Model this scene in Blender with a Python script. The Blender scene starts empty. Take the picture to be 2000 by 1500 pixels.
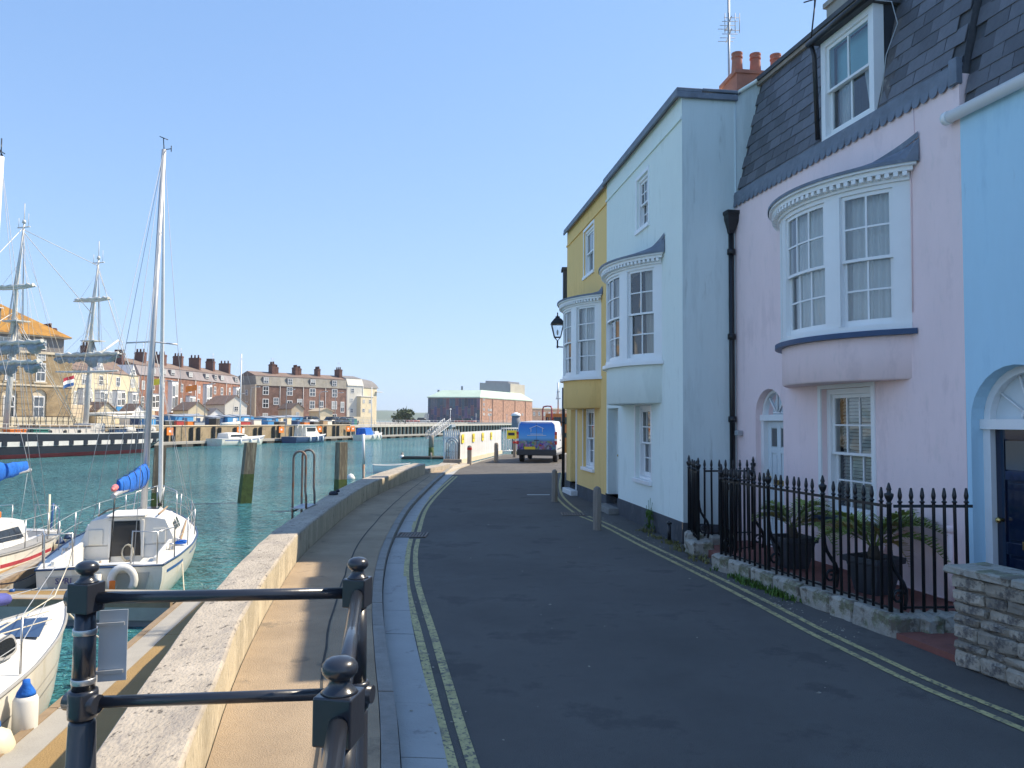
import bpy, bmesh, math, random
from mathutils import Vector, Matrix
R = math.radians
S = bpy.context.scene
COL = S.collection
rng = random.Random(7)

# ------------------------------------------------------------------ camera, sky, sun, exposure
EYE = 1.95
cam_data = bpy.data.cameras.new('camera')
cam = bpy.data.objects.new('camera', cam_data)
COL.objects.link(cam)
cam_data.sensor_width = 36.0
cam_data.lens = 27.0
cam_data.clip_start = 0.05
cam_data.clip_end = 12000
PITCH = math.atan(72 / 1500.0)
ROLL = 0.007
cam.matrix_world = (Matrix.Translation((0, 0, EYE)) @ Matrix.Rotation(math.pi / 2 + PITCH, 4, 'X')
                    @ Matrix.Rotation(ROLL, 4, 'Z'))
S.camera = cam

SUN_EL, SUN_AZ = 47.5, 20.0            # azimuth measured from +x towards +y
world = bpy.data.worlds.new('World')
S.world = world
world.use_nodes = True
wn = world.node_tree
wn.nodes.clear()
sky = wn.nodes.new('ShaderNodeTexSky')
sky.sky_type = 'NISHITA'
sky.sun_disc = False
sky.sun_elevation = R(SUN_EL)
sky.sun_rotation = R(90 - SUN_AZ)
sky.altitude = 0
sky.air_density = 1.0
sky.dust_density = 0.0
sky.ozone_density = 2.0
bg = wn.nodes.new('ShaderNodeBackground')
bg.inputs['Strength'].default_value = 0.15
wo = wn.nodes.new('ShaderNodeOutputWorld')
# soft highlight shoulder over the whole sky, so that the horizon keeps its colour
SHOULDER, GAIN = 2.4, (0.62, 0.78, 1.06)
k1 = wn.nodes.new('ShaderNodeVectorMath'); k1.operation = 'SCALE'; k1.inputs['Scale'].default_value = 0.15 * SHOULDER
k2 = wn.nodes.new('ShaderNodeVectorMath'); k2.operation = 'ADD'; k2.inputs[1].default_value = (1, 1, 1)
k3 = wn.nodes.new('ShaderNodeVectorMath'); k3.operation = 'DIVIDE'
k4 = wn.nodes.new('ShaderNodeVectorMath'); k4.operation = 'MULTIPLY'; k4.inputs[1].default_value = GAIN
wn.links.new(sky.outputs[0], k1.inputs[0]); wn.links.new(k1.outputs[0], k2.inputs[0])
wn.links.new(sky.outputs[0], k3.inputs[0]); wn.links.new(k2.outputs[0], k3.inputs[1])
wn.links.new(k3.outputs[0], k4.inputs[0]); wn.links.new(k4.outputs[0], bg.inputs[0])
wn.links.new(bg.outputs[0], wo.inputs[0])

sun_data = bpy.data.lights.new('sun', 'SUN')
sun_data.energy = 2.0
sun_data.angle = R(0.5)
sun_data.color = (1.0, 0.87, 0.68)
sun = bpy.data.objects.new('sun', sun_data)
COL.objects.link(sun)
to_sun = Vector((math.cos(R(SUN_EL)) * math.cos(R(SUN_AZ)), math.cos(R(SUN_EL)) * math.sin(R(SUN_AZ)), math.sin(R(SUN_EL))))
sun.rotation_euler = to_sun.to_track_quat('Z', 'Y').to_euler()

S.view_settings.view_transform = 'Standard'
S.view_settings.look = 'None'
S.view_settings.gamma = 1
S.view_settings.use_curve_mapping = False
S.view_settings.exposure = 1.92
S.render.engine = 'CYCLES'
S.cycles.max_bounces = 6
S.cycles.diffuse_bounces = 3
S.cycles.transparent_max_bounces = 12

# ------------------------------------------------------------------ object helpers
def tag(o, label=None, cat=None, group=None, kind=None):
    if label: o['label'] = label
    if cat: o['category'] = cat
    if group: o['group'] = group
    if kind: o['kind'] = kind
    return o

def thing(name, label, cat, loc=(0, 0, 0), rz=0.0, group=None):
    o = bpy.data.objects.new(name, None)
    o.empty_display_size = 0.2
    COL.objects.link(o)
    o.location = loc
    o.rotation_euler = (0, 0, rz)
    return tag(o, label, cat, group)

def link(name, mesh, parent=None, loc=None, rot=None, scale=None):
    o = bpy.data.objects.new(name, mesh)
    COL.objects.link(o)
    if parent: o.parent = parent
    if loc is not None: o.location = loc
    if rot is not None: o.rotation_euler = rot
    if scale is not None: o.scale = scale
    return o

def kids(o):
    return [c for c in COL.objects if c.parent == o]

def copy_tree(o, children, parent=None):
    c = o.copy()
    COL.objects.link(c)
    c.parent = parent
    for ch in children.get(o.name, []):
        copy_tree(ch, children, c)
    return c

def child_map():
    d = {}
    for o in COL.objects:
        if o.parent: d.setdefault(o.parent.name, []).append(o)
    return d

class MB:
    """collects geometry, then becomes one mesh object"""
    def __init__(s): s.v = []; s.f = []; s.m = []; s.sm = []
    def face(s, idx, m=0, smooth=False):
        s.f.append(idx); s.m.append(m); s.sm.append(smooth)
    def pts(s, pts):
        b = len(s.v); s.v.extend([tuple(p) for p in pts]); return b
    def poly(s, pts, m=0, smooth=False):
        b = s.pts(pts); s.face(tuple(range(b, b + len(pts))), m, smooth); return s
    def box(s, x0, x1, y0, y1, z0, z1, m=0, M=None):
        c = [(x0,y0,z0),(x1,y0,z0),(x1,y1,z0),(x0,y1,z0),(x0,y0,z1),(x1,y0,z1),(x1,y1,z1),(x0,y1,z1)]
        if M is not None: c = [tuple(M @ Vector(p)) for p in c]
        b = s.pts(c)
        for q in ((0,3,2,1),(4,5,6,7),(0,1,5,4),(1,2,6,5),(2,3,7,6),(3,0,4,7)):
            s.face(tuple(b + i for i in q), m)
        return s
    def loft(s, rings, m=0, closed=True, cap0=True, cap1=True, smooth=True, loop=False):
        n = len(rings[0]); bs = [s.pts(r) for r in rings]
        pairs = list(zip(bs, bs[1:])) + ([(bs[-1], bs[0])] if loop else [])
        for a, b in pairs:
            for i in range(n if closed else n - 1):
                j = (i + 1) % n
                s.face((a + i, a + j, b + j, b + i), m, smooth)
        if closed and not loop:
            if cap0: s.face(tuple(bs[0] + i for i in reversed(range(n))), m)
            if cap1: s.face(tuple(bs[-1] + i for i in range(n)), m)
        return s
    def tube(s, pts, r, n=8, m=0, smooth=True, closed=False):
        P = [Vector(p) for p in pts]
        rings = []
        k = len(P)
        up = None
        for i, p in enumerate(P):
            if closed: t = P[(i + 1) % k] - P[i - 1]
            else: t = P[min(i + 1, k - 1)] - P[max(i - 1, 0)]
            t.normalize()
            if up is None:
                up = Vector((0, 0, 1)) if abs(t.z) < 0.9 else Vector((1, 0, 0))
            a = t.cross(up)
            if a.length < 1e-6: a = t.cross(Vector((0.3, 1, 0.2)))
            a.normalize(); b = a.cross(t); up = b
            rr = r[i] if isinstance(r, (list, tuple)) else r
            rings.append([p + a * (rr * math.cos(2 * math.pi * j / n)) + b * (rr * math.sin(2 * math.pi * j / n)) for j in range(n)])
        s.loft(rings, m, smooth=smooth, loop=closed)
        return s
    def lathe(s, prof, c=(0, 0, 0), n=16, m=0, smooth=True):
        rings = [[(c[0] + r * math.cos(2 * math.pi * j / n), c[1] + r * math.sin(2 * math.pi * j / n), c[2] + z) for j in range(n)] for r, z in prof]
        s.loft(rings, m, smooth=smooth)
        return s
    def prism(s, poly, z0, z1, m=0, top=None):
        n = len(poly)
        b = s.pts([(x, y, z0) for x, y in poly] + [(x, y, z1) for x, y in poly])
        for i in range(n):
            j = (i + 1) % n
            s.face((b + i, b + j, b + n + j, b + n + i), m)
        s.face(tuple(b + n + i for i in range(n)), m if top is None else top)
        s.face(tuple(b + i for i in reversed(range(n))), m)
        return s
    def mesh(s, name, mats):
        me = bpy.data.meshes.new(name)
        me.from_pydata(s.v, [], s.f)
        for mt in (mats if isinstance(mats, (list, tuple)) else [mats]): me.materials.append(mt)
        me.polygons.foreach_set('material_index', s.m)
        me.polygons.foreach_set('use_smooth', s.sm)
        me.update()
        return me
    def build(s, name, mats, parent=None, loc=None, rot=None, bevel=0.0, fix=True):
        me = s.mesh(name, mats)
        if fix:
            bm = bmesh.new(); bm.from_mesh(me)
            bmesh.ops.recalc_face_normals(bm, faces=bm.faces)
            bm.to_mesh(me); bm.free()
        o = link(name, me, parent, loc, rot)
        if bevel:
            b = o.modifiers.new('bevel', 'BEVEL'); b.width = bevel; b.segments = 2; b.limit_method = 'ANGLE'; b.angle_limit = R(50)
        return o

def smooth_line(pts, n=6):
    """Catmull-Rom through plan points"""
    P = [Vector(p) for p in pts]
    P = [P[0] * 2 - P[1]] + P + [P[-1] * 2 - P[-2]]
    out = []
    for i in range(1, len(P) - 2):
        a, b, c, d = P[i-1], P[i], P[i+1], P[i+2]
        for k in range(n):
            t = k / n
            out.append(0.5 * ((2*b) + (c-a)*t + (2*a-5*b+4*c-d)*t*t + (-a+3*b-3*c+d)*t**3))
    out.append(P[-2])
    return out

def offset_line(line, d):
    out = []
    for i, p in enumerate(line):
        a = line[max(i-1, 0)]; b = line[min(i+1, len(line)-1)]
        t = (b - a).normalized()
        out.append(Vector((p.x + t.y * d, p.y - t.x * d)))   # positive = to the right of travel
    return out

# ------------------------------------------------------------------ procedural materials
def mat(name, col, rough=0.6, var=0.12, scale=3.0, bump=0.0, bscale=40.0, metal=0.0, spec=0.5, stain=None, coat=0.0, rnd=0.0, stretch=(1, 1, 1)):
    """base colour with two scales of mottling, optional stains (colour, amount, scale), fine bump"""
    m = bpy.data.materials.new(name); m.use_nodes = True
    nt = m.node_tree; N = nt.nodes; L = nt.links
    b = N['Principled BSDF']
    b.inputs['Roughness'].default_value = rough
    b.inputs['Metallic'].default_value = metal
    b.inputs['Specular IOR Level'].default_value = spec
    if coat: b.inputs['Coat Weight'].default_value = coat; b.inputs['Coat Roughness'].default_value = 0.05
    tc = N.new('ShaderNodeTexCoord')
    mp = N.new('ShaderNodeMapping'); mp.inputs['Scale'].default_value = stretch
    L.new(tc.outputs['Object'], mp.inputs[0])
    vec = mp.outputs[0]
    n1 = N.new('ShaderNodeTexNoise'); n1.inputs['Scale'].default_value = scale; n1.inputs['Detail'].default_value = 8; n1.inputs['Roughness'].default_value = 0.65
    L.new(vec, n1.inputs['Vector'])
    mr = N.new('ShaderNodeMapRange'); mr.inputs['From Min'].default_value = 0.3; mr.inputs['From Max'].default_value = 0.7
    mr.inputs['To Min'].default_value = 1 - var; mr.inputs['To Max'].default_value = 1 + var
    L.new(n1.outputs['Fac'], mr.inputs['Value'])
    mul = N.new('ShaderNodeVectorMath'); mul.operation = 'SCALE'; mul.inputs[0].default_value = col[:3]
    L.new(mr.outputs[0], mul.inputs['Scale'])
    out = mul.outputs[0]
    if rnd:
        oi = N.new('ShaderNodeObjectInfo'); m2 = N.new('ShaderNodeMapRange')
        m2.inputs['To Min'].default_value = 1 - rnd; m2.inputs['To Max'].default_value = 1 + rnd
        L.new(oi.outputs['Random'], m2.inputs['Value'])
        mu = N.new('ShaderNodeVectorMath'); mu.operation = 'SCALE'
        L.new(out, mu.inputs[0]); L.new(m2.outputs[0], mu.inputs['Scale']); out = mu.outputs[0]
    if stain:
        for sc, amt, ssc, lo in (stain if isinstance(stain, list) else [stain]):
            n2 = N.new('ShaderNodeTexNoise'); n2.inputs['Scale'].default_value = ssc; n2.inputs['Detail'].default_value = 10; n2.inputs['Roughness'].default_value = 0.7
            L.new(vec, n2.inputs['Vector'])
            r2 = N.new('ShaderNodeMapRange'); r2.inputs['From Min'].default_value = lo; r2.inputs['From Max'].default_value = lo + 0.07
            r2.inputs['To Max'].default_value = amt
            L.new(n2.outputs['Fac'], r2.inputs['Value'])
            mx = N.new('ShaderNodeMix'); mx.data_type = 'RGBA'
            L.new(r2.outputs[0], mx.inputs[0]); L.new(out, mx.inputs[6]); mx.inputs[7].default_value = (*sc[:3], 1)
            out = mx.outputs[2]
    L.new(out, b.inputs['Base Color'])
    if bump:
        n3 = N.new('ShaderNodeTexNoise'); n3.inputs['Scale'].default_value = bscale; n3.inputs['Detail'].default_value = 6
        L.new(vec, n3.inputs['Vector'])
        bp = N.new('ShaderNodeBump'); bp.inputs['Strength'].default_value = bump; bp.inputs['Distance'].default_value = 0.02
        L.new(n3.outputs['Fac'], bp.inputs['Height']); L.new(bp.outputs[0], b.inputs['Normal'])
    return m

def brick_mat(name, c1, c2, mortar, bw=0.225, bh=0.075, rough=0.85, bump=0.3):
    """bricks that are far below a pixel row high: colour and relief only"""
    m = bpy.data.materials.new(name); m.use_nodes = True
    nt = m.node_tree; N = nt.nodes; L = nt.links; b = N['Principled BSDF']
    b.inputs['Roughness'].default_value = rough
    tc = N.new('ShaderNodeTexCoord'); sp = N.new('ShaderNodeSeparateXYZ'); L.new(tc.outputs['Object'], sp.inputs[0])
    ad = N.new('ShaderNodeMath'); ad.operation = 'ADD'; L.new(sp.outputs[0], ad.inputs[0]); L.new(sp.outputs[1], ad.inputs[1])
    cb = N.new('ShaderNodeCombineXYZ'); L.new(ad.outputs[0], cb.inputs[0]); L.new(sp.outputs[2], cb.inputs[1])
    br = N.new('ShaderNodeTexBrick'); L.new(cb.outputs[0], br.inputs['Vector'])
    br.inputs['Color1'].default_value = (*c1, 1); br.inputs['Color2'].default_value = (*c2, 1); br.inputs['Mortar'].default_value = (*mortar, 1)
    br.inputs['Scale'].default_value = 1.0; br.inputs['Brick Width'].default_value = bw; br.inputs['Row Height'].default_value = bh
    br.inputs['Mortar Size'].default_value = 0.008; br.inputs['Bias'].default_value = 0
    n = N.new('ShaderNodeTexNoise'); n.inputs['Scale'].default_value = 0.9; n.inputs['Detail'].default_value = 8; L.new(tc.outputs['Object'], n.inputs['Vector'])
    mr = N.new('ShaderNodeMapRange'); mr.inputs['From Min'].default_value = .3; mr.inputs['From Max'].default_value = .7; mr.inputs['To Min'].default_value = .68; mr.inputs['To Max'].default_value = 1.32
    L.new(n.outputs['Fac'], mr.inputs['Value'])
    sc = N.new('ShaderNodeVectorMath'); sc.operation = 'SCALE'; L.new(br.outputs['Color'], sc.inputs[0]); L.new(mr.outputs[0], sc.inputs['Scale'])
    oi = N.new('ShaderNodeObjectInfo'); m2 = N.new('ShaderNodeMapRange'); m2.inputs['To Min'].default_value = .78; m2.inputs['To Max'].default_value = 1.22
    L.new(oi.outputs['Random'], m2.inputs['Value']); s2 = N.new('ShaderNodeVectorMath'); s2.operation = 'SCALE'; L.new(sc.outputs[0], s2.inputs[0]); L.new(m2.outputs[0], s2.inputs['Scale'])
    L.new(s2.outputs[0], b.inputs['Base Color'])
    return m

def glass_mat(name, tint=(0.86, 0.90, 0.92), dark=0.35):
    m = bpy.data.materials.new(name); m.use_nodes = True
    nt = m.node_tree; N = nt.nodes; L = nt.links; N.clear()
    o = N.new('ShaderNodeOutputMaterial'); mx = N.new('ShaderNodeMixShader')
    tr = N.new('ShaderNodeBsdfTransparent'); tr.inputs[0].default_value = (*tint, 1)
    gl = N.new('ShaderNodeBsdfGlossy'); gl.inputs['Roughness'].default_value = 0.03; gl.inputs[0].default_value = (0.95, 0.97, 1, 1)
    fr = N.new('ShaderNodeFresnel'); fr.inputs['IOR'].default_value = 1.6
    ns = N.new('ShaderNodeTexNoise'); ns.inputs['Scale'].default_value = 1.8
    tc = N.new('ShaderNodeTexCoord'); L.new(tc.outputs['Object'], ns.inputs['Vector'])
    bp = N.new('ShaderNodeBump'); bp.inputs['Strength'].default_value = 0.15; bp.inputs['Distance'].default_value = 0.03
    L.new(ns.outputs['Fac'], bp.inputs['Height']); L.new(bp.outputs[0], gl.inputs['Normal']); L.new(bp.outputs[0], fr.inputs['Normal'])
    ad = N.new('ShaderNodeMath'); ad.operation = 'ADD'; ad.inputs[1].default_value = 0.05; ad.use_clamp = True
    L.new(fr.outputs[0], ad.inputs[0]); L.new(ad.outputs[0], mx.inputs[0])
    L.new(tr.outputs[0], mx.inputs[1]); L.new(gl.outputs[0], mx.inputs[2]); L.new(mx.outputs[0], o.inputs[0])
    return m

M = {}
M['asphalt'] = mat('asphalt', (0.112, 0.105, 0.097), 0.88, 0.24, 0.55, 0.8, 120, stain=[((0.055, 0.053, 0.052), 0.6, 1.1, 0.54), ((0.13, 0.125, 0.12), 0.45, 0.7, 0.58), ((0.19, 0.185, 0.18), 0.7, 95, 0.60), ((0.03, 0.03, 0.03), 0.6, 60, 0.61), ((0.30, 0.29, 0.27), 0.6, 22, 0.755)])
M['asphalt_old'] = mat('asphalt_old', (0.345, 0.262, 0.175), 0.92, 0.22, 1.2, 0.6, 120, stain=[((0.47, 0.40, 0.29), 0.6, 150, 0.56), ((0.12, 0.11, 0.09), 0.6, 90, 0.62), ((0.13, 0.115, 0.09), 0.6, 2.2, 0.58)])
M['channel'] = mat('channel', (0.36, 0.355, 0.34), 0.85, 0.12, 1.5, 0.25, 60, stain=((0.16, 0.16, 0.15), 0.5, 4, 0.57))
M['kerb_stone'] = mat('kerb_stone', (0.24, 0.23, 0.21), 0.85, 0.2, 6, 0.3, 50)
M['yellow_line'] = mat('yellow_line', (0.50, 0.43, 0.20), 0.8, 0.25, 8, 0.3, 120, stain=[((0.11, 0.108, 0.10), 0.95, 26, 0.52), ((0.13, 0.12, 0.11), 0.7, 5, 0.55)])
M['white_line'] = mat('white_line', (0.6, 0.6, 0.58), 0.8, 0.1, 8, 0.2, 120, stain=((0.1, 0.1, 0.1), 0.6, 24, 0.58))
M['joint'] = mat('joint', (0.055, 0.055, 0.05), 0.95, 0.3, 8)
M['quay_concrete'] = mat('quay_concrete', (0.40, 0.35, 0.285), 0.92, 0.22, 1.6, 0.6, 30, stain=[((0.52, 0.45, 0.35), 0.6, 6, 0.54), ((0.28, 0.25, 0.22), 0.7, 3.0, 0.53), ((0.055, 0.05, 0.045), 0.95, 11, 0.575), ((0.07, 0.065, 0.06), 0.9, 26, 0.60)], stretch=(1.9, 1, 1))
M['quay_face'] = mat('quay_face', (0.48, 0.41, 0.29), 0.9, 0.25, 2.2, 1.0, 45, stain=[((0.66, 0.57, 0.41), 0.6, 7, 0.54), ((0.11, 0.095, 0.08), 0.85, 9, 0.575)], stretch=(1, 1, 0.3))
M['wet_wall'] = mat('wet_wall', (0.12, 0.12, 0.09), 0.7, 0.25, 1.5, 0.5, 20, stain=((0.05, 0.09, 0.03), 0.7, 3, 0.5))
M['black_iron'] = mat('black_iron', (0.012, 0.013, 0.016), 0.32, 0.15, 12, 0.08, 60)
M['black_paint'] = mat('black_paint', (0.022, 0.025, 0.034), 0.28, 0.1, 6, 0.04, 40, coat=0.35)
M['steel'] = mat('steel', (0.55, 0.55, 0.55), 0.35, 0.1, 8, metal=0.9)
M['galv'] = mat('galv', (0.42, 0.44, 0.46), 0.5, 0.15, 6, metal=0.5)
M['rust_steel'] = mat('rust_steel', (0.20, 0.17, 0.15), 0.6, 0.25, 6, 0.15, 40, metal=0.4, stain=((0.25, 0.11, 0.05), 0.8, 5, 0.52))
M['sign_back'] = mat('sign_back', (0.42, 0.46, 0.5), 0.45, 0.06, 4)
M['wood_grey'] = mat('wood_grey', (0.27, 0.23, 0.19), 0.9, 0.25, 5, 0.4, 30, stretch=(6, 6, 0.6))
M['wood_pile'] = mat('wood_pile', (0.15, 0.125, 0.09), 0.9, 0.35, 4, 0.5, 20, stain=((0.33, 0.29, 0.2), 0.7, 2.5, 0.52), stretch=(5, 5, 0.5))
M['green_weed'] = mat('green_weed', (0.055, 0.085, 0.02), 0.85, 0.4, 5, 0.5, 30)
M['ochre_grating'] = mat('ochre_grating', (0.30, 0.195, 0.075), 0.8, 0.15, 1.0, 0.6, 60, stain=((0.28, 0.18, 0.05), 0.6, 3, 0.58))
M['pale_edge'] = mat('pale_edge', (0.34, 0.32, 0.28), 0.8, 0.1, 3, 0.2, 50, stain=((0.3, 0.27, 0.22), 0.5, 5, 0.6))
M['timber_edge'] = mat('timber_edge', (0.26, 0.19, 0.12), 0.85, 0.2, 4, 0.3, 30)
M['float'] = mat('float', (0.17, 0.17, 0.17), 0.7, 0.2, 2)
M['gelcoat'] = mat('gelcoat', (0.72, 0.70, 0.63), 0.25, 0.05, 1.2, coat=0.3, stain=[((0.58, 0.53, 0.40), 0.5, 1.4, 0.55), ((0.40, 0.33, 0.22), 0.45, 5, 0.62)], stretch=(1.5, 1.5, 0.5))
M['gelcoat_white'] = mat('gelcoat_white', (0.70, 0.69, 0.65), 0.45, 0.06, 2, stain=((0.5, 0.48, 0.40), 0.4, 2.2, 0.6))
M['deck_light'] = mat('deck_light', (0.42, 0.42, 0.40), 0.7, 0.08, 5, 0.15, 60)
M['deck_grey'] = mat('deck_grey', (0.30, 0.30, 0.29), 0.8, 0.1, 5, 0.2, 60)
M['canvas_blue'] = mat('canvas_blue', (0.009, 0.125, 0.52), 0.9, 0.3, 5, 1.0, 11, stain=((0.05, 0.16, 0.5), 0.5, 6, 0.56))
M['canvas_purple'] = mat('canvas_purple', (0.09, 0.10, 0.36), 0.8, 0.2, 4, 0.6, 9)
M['navy'] = mat('navy', (0.03, 0.07, 0.16), 0.45, 0.1, 4)
M['navy_door'] = mat('navy_door', (0.004, 0.014, 0.045), 0.12, 0.05, 4, coat=0.5)
M['stripe_blue'] = mat('stripe_blue', (0.03, 0.10, 0.30), 0.35, 0.05, 4)
M['stripe_red'] = mat('stripe_red', (0.36, 0.03, 0.05), 0.4, 0.08, 4)
M['curtained_window'] = mat('curtained_window', (0.42, 0.43, 0.42), 0.25, 0.3, 2.5)
M['grey_window'] = mat('grey_window', (0.11, 0.13, 0.155), 0.12, 0.4, 1.5)
M['dark_window'] = mat('dark_window', (0.02, 0.024, 0.03), 0.08, 0.1, 2)
M['alu'] = mat('alu', (0.52, 0.52, 0.52), 0.45, 0.08, 4, metal=0.4)
M['alu_white'] = mat('alu_white', (0.78, 0.78, 0.77), 0.4, 0.05, 4)
M['wire'] = mat('wire', (0.40, 0.42, 0.44), 0.5, 0.05, 4)
M['rope'] = mat('rope', (0.58, 0.54, 0.44), 0.9, 0.2, 30)
M['rope_dark'] = mat('rope_dark', (0.03, 0.035, 0.05), 0.9, 0.2, 30)
M['orange'] = mat('orange', (0.75, 0.19, 0.02), 0.5, 0.1, 3)
M['pink_buoy'] = mat('pink_buoy', (0.75, 0.20, 0.19), 0.5, 0.12, 5)
M['cream_rubber'] = mat('cream_rubber', (0.72, 0.66, 0.48), 0.5, 0.1, 3)
M['white_paint'] = mat('white_paint', (0.74, 0.74, 0.73), 0.5, 0.05, 3)
M['white_gloss'] = mat('white_gloss', (0.88, 0.88, 0.87), 0.3, 0.03, 3)
M['lead'] = mat('lead', (0.17, 0.20, 0.25), 0.6, 0.2, 5, 0.25, 14, stain=((0.30, 0.33, 0.36), 0.5, 4, 0.58))
M['slate'] = mat('slate', (0.125, 0.128, 0.145), 0.55, 0.18, 5, 0.25, 30, rnd=0.30, stain=((0.16, 0.17, 0.17), 0.5, 3, 0.6))
M['slate_dark'] = mat('slate_dark', (0.075, 0.08, 0.09), 0.7, 0.25, 5, 0.3, 30)
M['pink'] = mat('pink', (0.97, 0.755, 0.745), 0.85, 0.035, 1.2, 0.25, 7, stain=[((0.78, 0.60, 0.60), 0.45, 1.1, 0.54), ((0.84, 0.68, 0.66), 0.5, 4, 0.56), ((0.30, 0.24, 0.24), 0.7, 9, 0.69)], stretch=(2.2, 2.2, 0.7))
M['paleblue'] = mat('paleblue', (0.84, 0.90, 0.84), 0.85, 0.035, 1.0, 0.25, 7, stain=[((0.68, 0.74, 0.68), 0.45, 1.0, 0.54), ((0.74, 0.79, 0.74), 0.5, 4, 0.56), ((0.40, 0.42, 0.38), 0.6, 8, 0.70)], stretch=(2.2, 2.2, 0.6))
M['blueend'] = mat('blueend', (0.68, 0.77, 0.76), 0.85, 0.06, 1.0, 0.25, 7, stain=[((0.54, 0.62, 0.61), 0.5, 0.8, 0.54), ((0.42, 0.48, 0.46), 0.45, 3, 0.60)], stretch=(2.2, 2.2, 0.35))  # darker pale blue, with the shade of the end wall in its colour
M['yellow'] = mat('yellow', (0.95, 0.62, 0.23), 0.85, 0.04, 1.0, 0.25, 7, stain=[((0.80, 0.50, 0.17), 0.5, 1.0, 0.54), ((0.62, 0.42, 0.18), 0.4, 4, 0.6)], stretch=(2.2, 2.2, 0.5))
M['blue'] = mat('blue', (0.52, 0.77, 0.92), 0.85, 0.04, 1.0, 0.25, 7, stain=[((0.42, 0.66, 0.82), 0.5, 1.0, 0.54), ((0.38, 0.55, 0.66), 0.4, 4, 0.62)], stretch=(2.2, 2.2, 0.5))
M['plinth'] = mat('plinth', (0.075, 0.08, 0.09), 0.85, 0.25, 3, 0.3, 20, stain=((0.2, 0.2, 0.19), 0.5, 4, 0.58))
M['door_white'] = mat('door_white', (0.72, 0.78, 0.80), 0.4, 0.03, 3)
M['curtain'] = mat('curtain', (0.86, 0.86, 0.84), 0.95, 0.05, 3, stretch=(8, 8, 0.4))
M['curtain_beige'] = mat('curtain_beige', (0.58, 0.54, 0.48), 0.95, 0.12, 3, stretch=(8, 8, 0.4))
M['blind'] = mat('blind', (0.82, 0.82, 0.74), 0.6, 0.05, 3)
M['blind_blue'] = mat('blind_blue', (0.40, 0.75, 0.80), 0.8, 0.05, 3)
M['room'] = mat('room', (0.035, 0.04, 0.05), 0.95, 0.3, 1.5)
M['brass'] = mat('brass', (0.75, 0.52, 0.18), 0.25, 0.1, 5, metal=1.0)
M['terracotta'] = mat('terracotta', (0.44, 0.18, 0.12), 0.85, 0.15, 6, 0.2, 30, stain=((0.2, 0.1, 0.08), 0.5, 4, 0.6))
M['render_grey'] = mat('render_grey', (0.36, 0.34, 0.30), 0.9, 0.15, 3, 0.3, 20)
M['red_tile'] = mat('red_tile', (0.235, 0.085, 0.065), 0.8, 0.2, 4, 0.25, 30, stain=((0.14, 0.06, 0.05), 0.5, 6, 0.56))
M['stone'] = mat('stone', (0.35, 0.31, 0.25), 0.9, 0.3, 5, 0.9, 22, rnd=0.40, stain=[((0.08, 0.075, 0.075), 0.85, 4, 0.54), ((0.5, 0.46, 0.38), 0.5, 9, 0.58)])
M['stone_pale'] = mat('stone_pale', (0.40, 0.375, 0.32), 0.9, 0.25, 5, 0.9, 25, rnd=0.15, stain=[((0.12, 0.095, 0.07), 0.85, 5, 0.51), ((0.17, 0.19, 0.09), 0.6, 3.5, 0.54), ((0.1, 0.09, 0.08), 0.8, 30, 0.62)])
M['mortar'] = mat('mortar', (0.24, 0.22, 0.19), 0.95, 0.2, 6)
M['planter'] = mat('planter', (0.06, 0.068, 0.08), 0.55, 0.12, 4)
M['soil'] = mat('soil', (0.05, 0.04, 0.03), 0.95, 0.3, 20)
M['palm'] = mat('palm', (0.20, 0.26, 0.06), 0.6, 0.25, 3, rnd=0.25)
M['palm_dry'] = mat('palm_dry', (0.36, 0.27, 0.08), 0.7, 0.25, 3, rnd=0.2)
M['weed'] = mat('weed', (0.075, 0.15, 0.02), 0.7, 0.4, 10)
M['weed_dry'] = mat('weed_dry', (0.17, 0.16, 0.05), 0.8, 0.3, 10)
M['glass'] = glass_mat('glass')
M['van_white'] = mat('van_white', (0.72, 0.72, 0.72), 0.3, 0.02, 2, coat=0.4)
M['rubber'] = mat('rubber', (0.02, 0.02, 0.022), 0.8, 0.2, 8)
M['black_plastic'] = mat('black_plastic', (0.03, 0.032, 0.036), 0.5, 0.1, 8)
M['lamp_red'] = mat('lamp_red', (0.45, 0.02, 0.02), 0.2, 0.1, 6)
M['lamp_orange'] = mat('lamp_orange', (0.75, 0.25, 0.03), 0.2, 0.1, 6)
M['lamp_clear'] = mat('lamp_clear', (0.75, 0.75, 0.72), 0.15, 0.05, 6)
M['plate_yellow'] = mat('plate_yellow', (0.75, 0.55, 0.03), 0.4, 0.04, 4)
M['sign_yellow'] = mat('sign_yellow', (0.80, 0.62, 0.03), 0.5, 0.04, 4)
M['sign_orange'] = mat('sign_orange', (0.85, 0.24, 0.03), 0.5, 0.04, 4)
M['ink'] = mat('ink', (0.03, 0.03, 0.04), 0.6, 0.05, 4)
M['ink_white'] = mat('ink_white', (0.8, 0.8, 0.8), 0.6, 0.03, 4)
M['ink_blue'] = mat('ink_blue', (0.03, 0.03, 0.18), 0.5, 0.05, 4)
M['lamp_glass'] = glass_mat('lamp_glass', (0.92, 0.95, 0.97))
M['ship_black'] = mat('ship_black', (0.012, 0.016, 0.026), 0.4, 0.15, 0.8, stain=((0.10, 0.09, 0.08), 0.4, 2.5, 0.62))
M['ship_white'] = mat('ship_white', (0.60, 0.59, 0.56), 0.5, 0.12, 2, stain=((0.42, 0.40, 0.36), 0.5, 3, 0.58))
M['boot_red'] = mat('boot_red', (0.48, 0.045, 0.055), 0.6, 0.15, 1.5)
M['sail_grey'] = mat('sail_grey', (0.30, 0.33, 0.355), 0.85, 0.25, 1.2, 0.5, 5, stain=((0.55, 0.58, 0.58), 0.7, 1.3, 0.55))
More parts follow.
